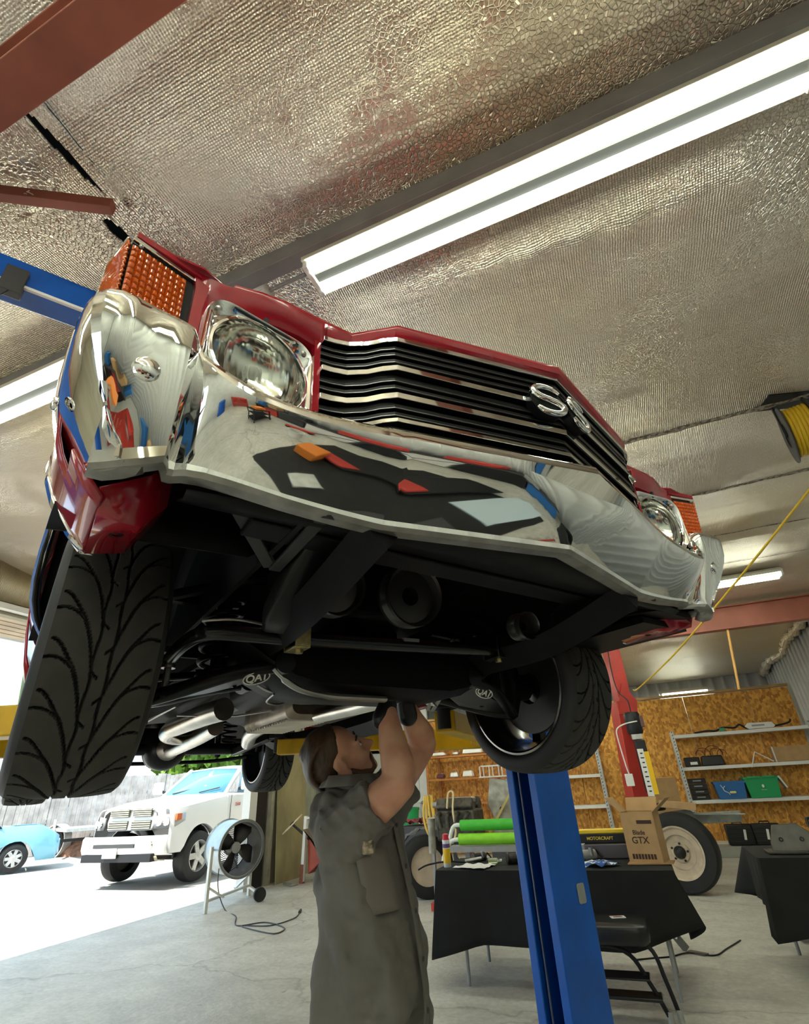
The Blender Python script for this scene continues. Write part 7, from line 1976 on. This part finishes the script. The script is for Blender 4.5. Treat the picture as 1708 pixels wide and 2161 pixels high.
# cab glass and roof
q = MB(); q.loft([[(-0.80, 0.78, 1.42), (0, 0.66, 1.44), (0.80, 0.78, 1.42)], [(-0.66, 1.45, 1.90), (0, 1.38, 1.92), (0.66, 1.45, 1.90)]]); q.build('windshield', mat('windshield', (0.10, 0.30, 0.46), 0.05, coat=0.6), T, smooth=40, thick=0.01)
q = MB(); q.loft([[(-0.68, 1.42, 1.90), (0, 1.36, 1.93), (0.68, 1.42, 1.90)], [(-0.72, 2.0, 1.95), (0, 2.0, 1.98), (0.72, 2.0, 1.95)], [(-0.70, 3.0, 1.90), (0, 3.05, 1.93), (0.70, 3.0, 1.90)]]); q.build('roof', M_twhite, T, smooth=40, thick=0.03)
for sg in (-1, 1):
    MB().bar((sg * 0.83, 0.80, 1.40), (sg * 0.69, 1.44, 1.92), 0.07, 0.07).build('pillar', M_twhite, T, bevel=0.01)
    q = MB(); q.loft([[(sg * 0.97, 1.0, 1.42), (sg * 0.98, 2.0, 1.42), (sg * 0.97, 3.0, 1.42)], [(sg * 0.71, 1.5, 1.90), (sg * 0.74, 2.0, 1.93), (sg * 0.72, 2.95, 1.90)]]); q.build('side_window', mat('window_tint', (0.10, 0.20, 0.28), 0.06), T, thick=0.01)
for k in range(2): MB().cyl((-0.5 + k * 0.75, 0.72 - 0.05 * k, 1.455), (-0.05 + k * 0.7, 0.82, 1.53), 0.012, n=8).build('wiper', M_black, T)
q = MB(); q.box((0, 4.1, 1.05), (1.96, 2.4, 0.75)); q.build('cargo_bed', M_twhite, T, bevel=0.03)
MB().box((0, 1.6, 0.48), (1.6, 5.2, 0.12)).build('chassis', M_black, T)

# blue hatchback
B = thing('hatchback_car', 'pale blue car with silver wheel at left edge outside', 'car', (-15.9, 10.75, 0), R(-33))
# local y forwards; the right side faces the viewer
M_pblue = mat('pale_blue_paint', (0.20, 0.48, 0.62), 0.25, coat=0.5)
for sg in (-1, 1):
    q = MB(); rows = []
    for k in range(41):
        y = lerp(-3.4, 0.92, k / 40)
        za = 0.22
        for c_ in (0.0, -2.55):
            d = abs(y - c_) / 0.40
            if d < 1: za = max(za, 0.31 + 0.37 * math.sqrt(1 - d * d))
        nose = max(0, (y - 0.35) / 0.57)
        hw = 0.86 - 0.20 * nose ** 2
        zt = 0.98 - 0.28 * nose ** 1.6
        rows.append([(sg * 0.5, y, zt + 0.03), (sg * (hw - 0.08), y, zt), (sg * hw, y, zt - 0.15), (sg * (hw + 0.02), y, max(za, 0.55)), (sg * hw, y, za)])
    q.loft(rows); q.build('body_side', M_pblue, B, smooth=40, thick=0.01)
    alloy(B, (sg * 0.78, 0, 0.31), (sg, 0, 0), 0.31, 0.19, M_galv, 7); alloy(B, (sg * 0.78, -2.55, 0.31), (sg, 0, 0), 0.31, 0.19, M_galv, 7)
q = MB(); q.loft([[(-0.6, 0.92, 0.30), (0, 1.02, 0.30), (0.6, 0.92, 0.30)], [(-0.66, 0.92, 0.60), (0, 1.0, 0.62), (0.66, 0.92, 0.60)], [(-0.6, 0.6, 0.86), (0, 0.66, 0.88), (0.6, 0.6, 0.86)], [(-0.6, -0.4, 1.0), (0, -0.4, 1.04), (0.6, -0.4, 1.0)]]); q.build('hood', M_pblue, B, smooth=40, thick=0.01)
q = MB(); q.loft([[(x * 0.85, -0.4, 0.99) for x in (-1, 0, 1)], [(x * 0.62, -1.2, 1.42) for x in (-1, 0, 1)], [(x * 0.62, -2.4, 1.42) for x in (-1, 0, 1)], [(x * 0.8, -3.3, 0.98) for x in (-1, 0, 1)]]); q.build('glasshouse', M_glass_dark, B, smooth=30, thick=0.01)

# fence, trailer, crate, shrubs and trees
M_fence = mat('grey_fence', (0.36, 0.35, 0.33), 0.8, var=0.4, vscale=3)
A_, B_ = Vector((-30, 6, 0)), Vector((-8.5, 21.5, 0))
fe = thing('board_fence', 'weathered grey board fence behind the white pickup', 'fence', A_, math.atan2(B_.y - A_.y, B_.x - A_.x))
L_ = (B_ - A_).length
s = MB(); k = 0; x = 0
random.seed(3)
while x < L_:
    h_ = 2.25 + random.uniform(-0.04, 0.04)
    s.box((x + 0.07, random.uniform(-0.01, 0.01), h_ / 2), (0.138, 0.02, h_)); x += 0.145
s.build('boards', M_fence, fe, smooth=0)
for z in (0.5, 1.7): MB().box((L_ / 2, 0.04, z), (L_, 0.04, 0.09)).build('rail', M_fence, fe)
def foliage(n, c, r_, size, seed, m):
    rnd = random.Random(seed)
    s = MB()
    for i in range(n):
        while True:
            p = Vector((rnd.uniform(-1, 1), rnd.uniform(-1, 1), rnd.uniform(-1, 1)))
            if p.length < 1: break
        p = p * (0.55 + 0.45 * rnd.random())
        o = Vector((c[0] + p.x * r_[0], c[1] + p.y * r_[1], c[2] + p.z * r_[2]))
        q = Euler((rnd.uniform(0, 6), rnd.uniform(0, 6), rnd.uniform(0, 6))).to_matrix()
        z = size * rnd.uniform(0.6, 1.3)
        s.add([o + q @ Vector(v) * z for v in ((-0.5, -0.3, 0), (0.5, -0.3, 0), (0.6, 0.3, 0.1), (-0.4, 0.35, 0.1))], [(0, 1, 2, 3)])
    return s
M_leaf = mat('leaf', (0.16, 0.30, 0.03), 0.6, var=0.5, vscale=0.8)
M_leaf2 = mat('leaf_yellow', (0.30, 0.36, 0.05), 0.6, var=0.4, vscale=0.8)
M_bark = mat('bark', (0.12, 0.08, 0.05), 0.8)
def tree(loc, r_, h_, seed, label, m, group='trees beyond the fence'):
    t = thing('tree', label, 'tree', loc, 0, group)
    MB().tube([(0, 0, 0), (0.1, 0, h_ * 0.5), (0, 0.1, h_ * 0.8)], [0.18, 0.13, 0.06], 10).build('trunk', M_bark, t)
    foliage(1500, (0, 0, h_), r_, 0.45, seed, m).build('crown', m, t, smooth=0)
for k, (x, y, rr, h_) in enumerate(((-17.5, 18.5, 2.6, 3.2), (-13.5, 21.5, 2.4, 3.4), (-21.5, 14.8, 2.4, 3.2), (-10, 25, 3.0, 4.0), (-26, 11.5, 2.6, 3.4), (-31, 14, 3.2, 4.2))):
    tree((x - 0.8, y + 1.4, 0), (rr, rr * 0.8, rr * 0.85), h_, 20 + k, 'leafy green tree showing above the grey board fence', M_leaf2 if k % 2 else M_leaf)
for k, (x, y, z, r_, lb) in enumerate(((-24.3, 14.2, 0.95, (1.1, 1.1, 1.0), 'light green ivy bush left of the trailer wheel'), (-21.5, 14.5, 1.1, (1.0, 0.9, 1.15), 'yellow green bush right of the ivy bush outside'))):
    t = thing('bush', lb, 'bush', (x, y, 0), 0)
    foliage(900, (0, 0, z), r_, 0.2, 50 + k, M_leaf2 if k else M_leaf).build('leaves', M_leaf2 if k else M_leaf, t, smooth=0)
    MB().cyl((0, 0, 0), (0, 0, z), 0.06, n=8).build('stem', M_bark, t)
t = thing('utility_trailer', 'small trailer with grey wheel parked left of the white pickup', 'trailer', (-18.2, 13.6, 0), R(-25))
alloy(t, (0, 0, 0.38), (0.5, -0.85, 0), 0.38, 0.2)
MB().box((0.9, 0.4, 0.75), (2.2, 1.2, 0.08)).build('bed', M_galv, t)
MB().box((0.9, 0.4, 0.45), (0.08, 1.6, 0.08)).build('axle', M_black, t)
MB().bar((-0.3, -0.1, 1.0), (1.4, -0.4, 0.5), 0.06, 0.06).build('drawbar', M_white, t)
MB().lathe([(0.46, -0.14), (0.50, -0.14), (0.50, 0.14), (0.46, 0.14)], (0, 0, 0.40), (0.5, -0.85, 0), 30).build('mudguard', M_galv, t)
tag(MB().box((-19.3, 12.1, 0.32), (1.0, 0.6, 0.64), (0, 0, R(-30))).build('wooden_crate', mat('orange_crate', (0.42, 0.20, 0.08), 0.7, var=0.2, vscale=3), bevel=0.01), 'orange brown wooden crate on the yard beside the blue car', 'crate')
tag(MB().sphere((-17.6, 14.4, 0.0), (2.0, 0.8, 0.45), 24, 10).build('brick_heap', mat('brick_red', (0.42, 0.22, 0.14), 0.8, var=0.5, vscale=4, bump=1, bscale=8, bdist=0.1)), 'heap of reddish rubble behind the small trailer', 'rubble')
h = thing('shed', 'dark low shed with pale roof behind the blue car', 'shed', (-24.5, 11.2, 0), R(30))
MB().box((0, 0, 0.9), (4.2, 1.6, 1.8)).build('wall', M_darkgrey, h)
MB().box((0, 0, 1.86), (4.5, 2.0, 0.12)).build('roof', mat('pale_roof', (0.62, 0.62, 0.35), 0.7), h)
# ================================================================== unseen clutter behind the photographer, added to fill the bumper reflections
t = thing('tool_chest', 'tall red tool chest against the front wall behind the photographer', 'tool chest', (1.3, -4.05, 0))
MB().box((0, 0, 0.62), (1.3, 0.6, 1.1)).build('cabinet', M_redlift, t, bevel=0.01)
for k in range(5):
    d = MB().box((0, 0.31, 0.2 + k * 0.2), (1.22, 0.03, 0.17)).build('drawer', M_redlift, t, bevel=0.006)
    MB().box((0, 0.335, 0.25 + k * 0.2), (1.0, 0.02, 0.02)).build('handle', M_chrome, d)
t = thing('workbench', 'long dark workbench along the right wall behind the photographer', 'bench', (2.83, -1.0, 0))
MB().box((0, 0, 0.88), (0.72, 5.2, 0.06)).build('worktop', M_darkgrey, t, bevel=0.005)
for k in range(6): MB().box((0.02, -2.15 + k * 0.86, 0.44), (0.62, 0.80, 0.80)).build('cabinet', (M_black, M_redlift, M_darkgrey, M_white, M_black, M_cblue)[k], t, bevel=0.01)
for k, (y, s_, m, lb) in enumerate(((-2.2, 0.4, M_cblue, 'blue bin on the long dark workbench'), (-1.2, 0.3, M_card, 'cardboard box on the long dark workbench'), (-0.3, 0.35, M_darkgrey, 'dark machine on the long dark workbench'), (0.8, 0.4, M_redlift, 'red case on the long dark workbench'), (1.8, 0.3, M_grey, 'grey box on the long dark workbench'))):
    tag(MB().box((2.83, -1.0 + y, 0.913 + s_ / 2), (0.4, 0.5, s_)).build('storage_box', m, bevel=0.02), lb, 'box')
M_orange2 = mat('orange_case', (0.75, 0.22, 0.03), 0.5)
t = thing('floor_jack', 'red trolley jack on the floor in front of the workbench', 'jack', (1.95, -0.75, 0), R(60))
MB().box((0, 0, 0.11), (0.62, 0.26, 0.12)).build('frame', M_redlift, t, bevel=0.02)
MB().bar((0.25, 0, 0.16), (0.75, 0, 0.75), 0.03, 0.03).build('handle', M_black, t)
for x in (-0.24, 0.24):
    for y in (-0.15, 0.15): MB().cyl((x, y - 0.02, 0.06), (x, y + 0.02, 0.06), 0.06, n=16).build('wheel', M_rubber, t)
t = thing('creeper', 'black mechanic creeper lying on the black rubber mat', 'creeper', (1.50, 0.40, 0.012), R(15))
MB().box((0, 0, 0.08), (0.95, 0.42, 0.05)).build('deck', M_black, t, bevel=0.02)
MB().box((-0.38, 0, 0.13), (0.2, 0.36, 0.06)).build('headrest', M_redlift, t, bevel=0.02)
for x in (-0.4, 0.4):
    for y in (-0.18, 0.18): MB().cyl((x, y - 0.012, 0.03), (x, y + 0.012, 0.03), 0.03, n=12).build('caster', M_rubber, t)
tag(MB().box((0.95, 0.12, 0.173), (0.34, 0.30, 0.32)).build('storage_box', M_orange2, bevel=0.02), 'orange box standing on the black rubber mat', 'box')
b_ = thing('bucket', 'white plastic bucket on the floor beside the red trolley jack', 'bucket', (1.35, -0.45, 0))
MB().lathe([(0.0005, 0.01), (0.12, 0.0), (0.15, 0.34), (0.155, 0.35), (0.14, 0.345)], (0, 0, 0), (0, 0, 1), 24).build('pail', M_white, b_, smooth=30)
MB().tube([(0.15 * math.cos(R(a)), 0, 0.33 - 0.12 * math.sin(R(a))) for a in range(0, 181, 12)], 0.004, 6).build('handle', M_steel, b_)
for k in range(3): 
    q = thing('spare_tyre', 'black spare tyre lying %s on the floor by the workbench' % ('lowest', 'in the middle of three', 'on top')[k], 'tyre', (2.08, 1.95, 0.21 * k), 0, 'stack of spare tyres')
    MB().lathe([(0.20, 0.02), (0.30, 0.0), (0.335, 0.03), (0.34, 0.10), (0.335, 0.17), (0.30, 0.20), (0.20, 0.18)], (0, 0, 0), (0, 0, 1), 32).build('tyre', M_rubber, q, smooth=40)
t = thing('oil_drum', 'blue steel oil drum by the front wall behind the photographer', 'drum', (-0.4, -4.0, 0))
MB().lathe([(0.0005, 0), (0.29, 0), (0.29, 0.28), (0.30, 0.3), (0.29, 0.32), (0.29, 0.58), (0.30, 0.6), (0.29, 0.62), (0.29, 0.88), (0.0005, 0.88)], (0, 0, 0), (0, 0, 1), 32).build('barrel', M_blue, t, smooth=30)
t = thing('parts_cart', 'black rolling parts cart behind the photographer', 'cart', (1.2, -1.6, 0))
for z in (0.2, 0.55, 0.9): MB().box((0, 0, z), (0.9, 0.5, 0.04)).build('shelf_board', M_black, t)
for x in (-0.42, 0.42):
    for y in (-0.22, 0.22): MB().box((x, y, 0.48), (0.035, 0.035, 0.92)).build('leg', M_black, t)
tag(MB().box((1.2, -1.6, 1.02), (0.5, 0.35, 0.19)).build('battery', M_orange2, bevel=0.015), 'orange case on the black rolling parts cart', 'case')

tag(MB().box((0.98, 0.55, 0.006), (1.75, 1.35, 0.012), (0, 0, 0.12)).build('added_dark_mat', M_rubber, bevel=0.004), 'big black mat added right of the photographer to darken the bumper reflection', 'mat')  # unseen dark mat added so the bumper reflects a darker floor
tag(MB().box((1.55, 0.98, 0.023), (0.75, 0.42, 0.02), (0, 0, 0.2)).build('panel_board', mat('pale_blue_board', (0.55, 0.66, 0.72), 0.6)), 'pale blue board lying flat on the black rubber mat', 'board')
tag(MB().tube(smooth_path([(0.3, 1.65, 0.012), (0.6, 1.45, 0.012), (1.0, 1.6, 0.012), (1.2, 1.42, 0.012), (1.6, 1.6, 0.012)], 8), 0.012, 8).build('air_hose', M_redlift, smooth=60), 'red air hose curling over the floor beyond the black rubber mat', 'hose')
tag(MB().box((0.62, 0.95, 0.063), (0.5, 0.30, 0.10), (0, 0, 0.2)).build('drip_tray', M_darkgrey, bevel=0.01), 'dark drip tray on the black rubber mat', 'tray')
tag(MB().box((0.42, 0.45, 0.033), (0.3, 0.2, 0.04), (0, 0, 0.5)).build('tool_tray', M_galv, bevel=0.006), 'small steel tray on the black rubber mat', 'tray')
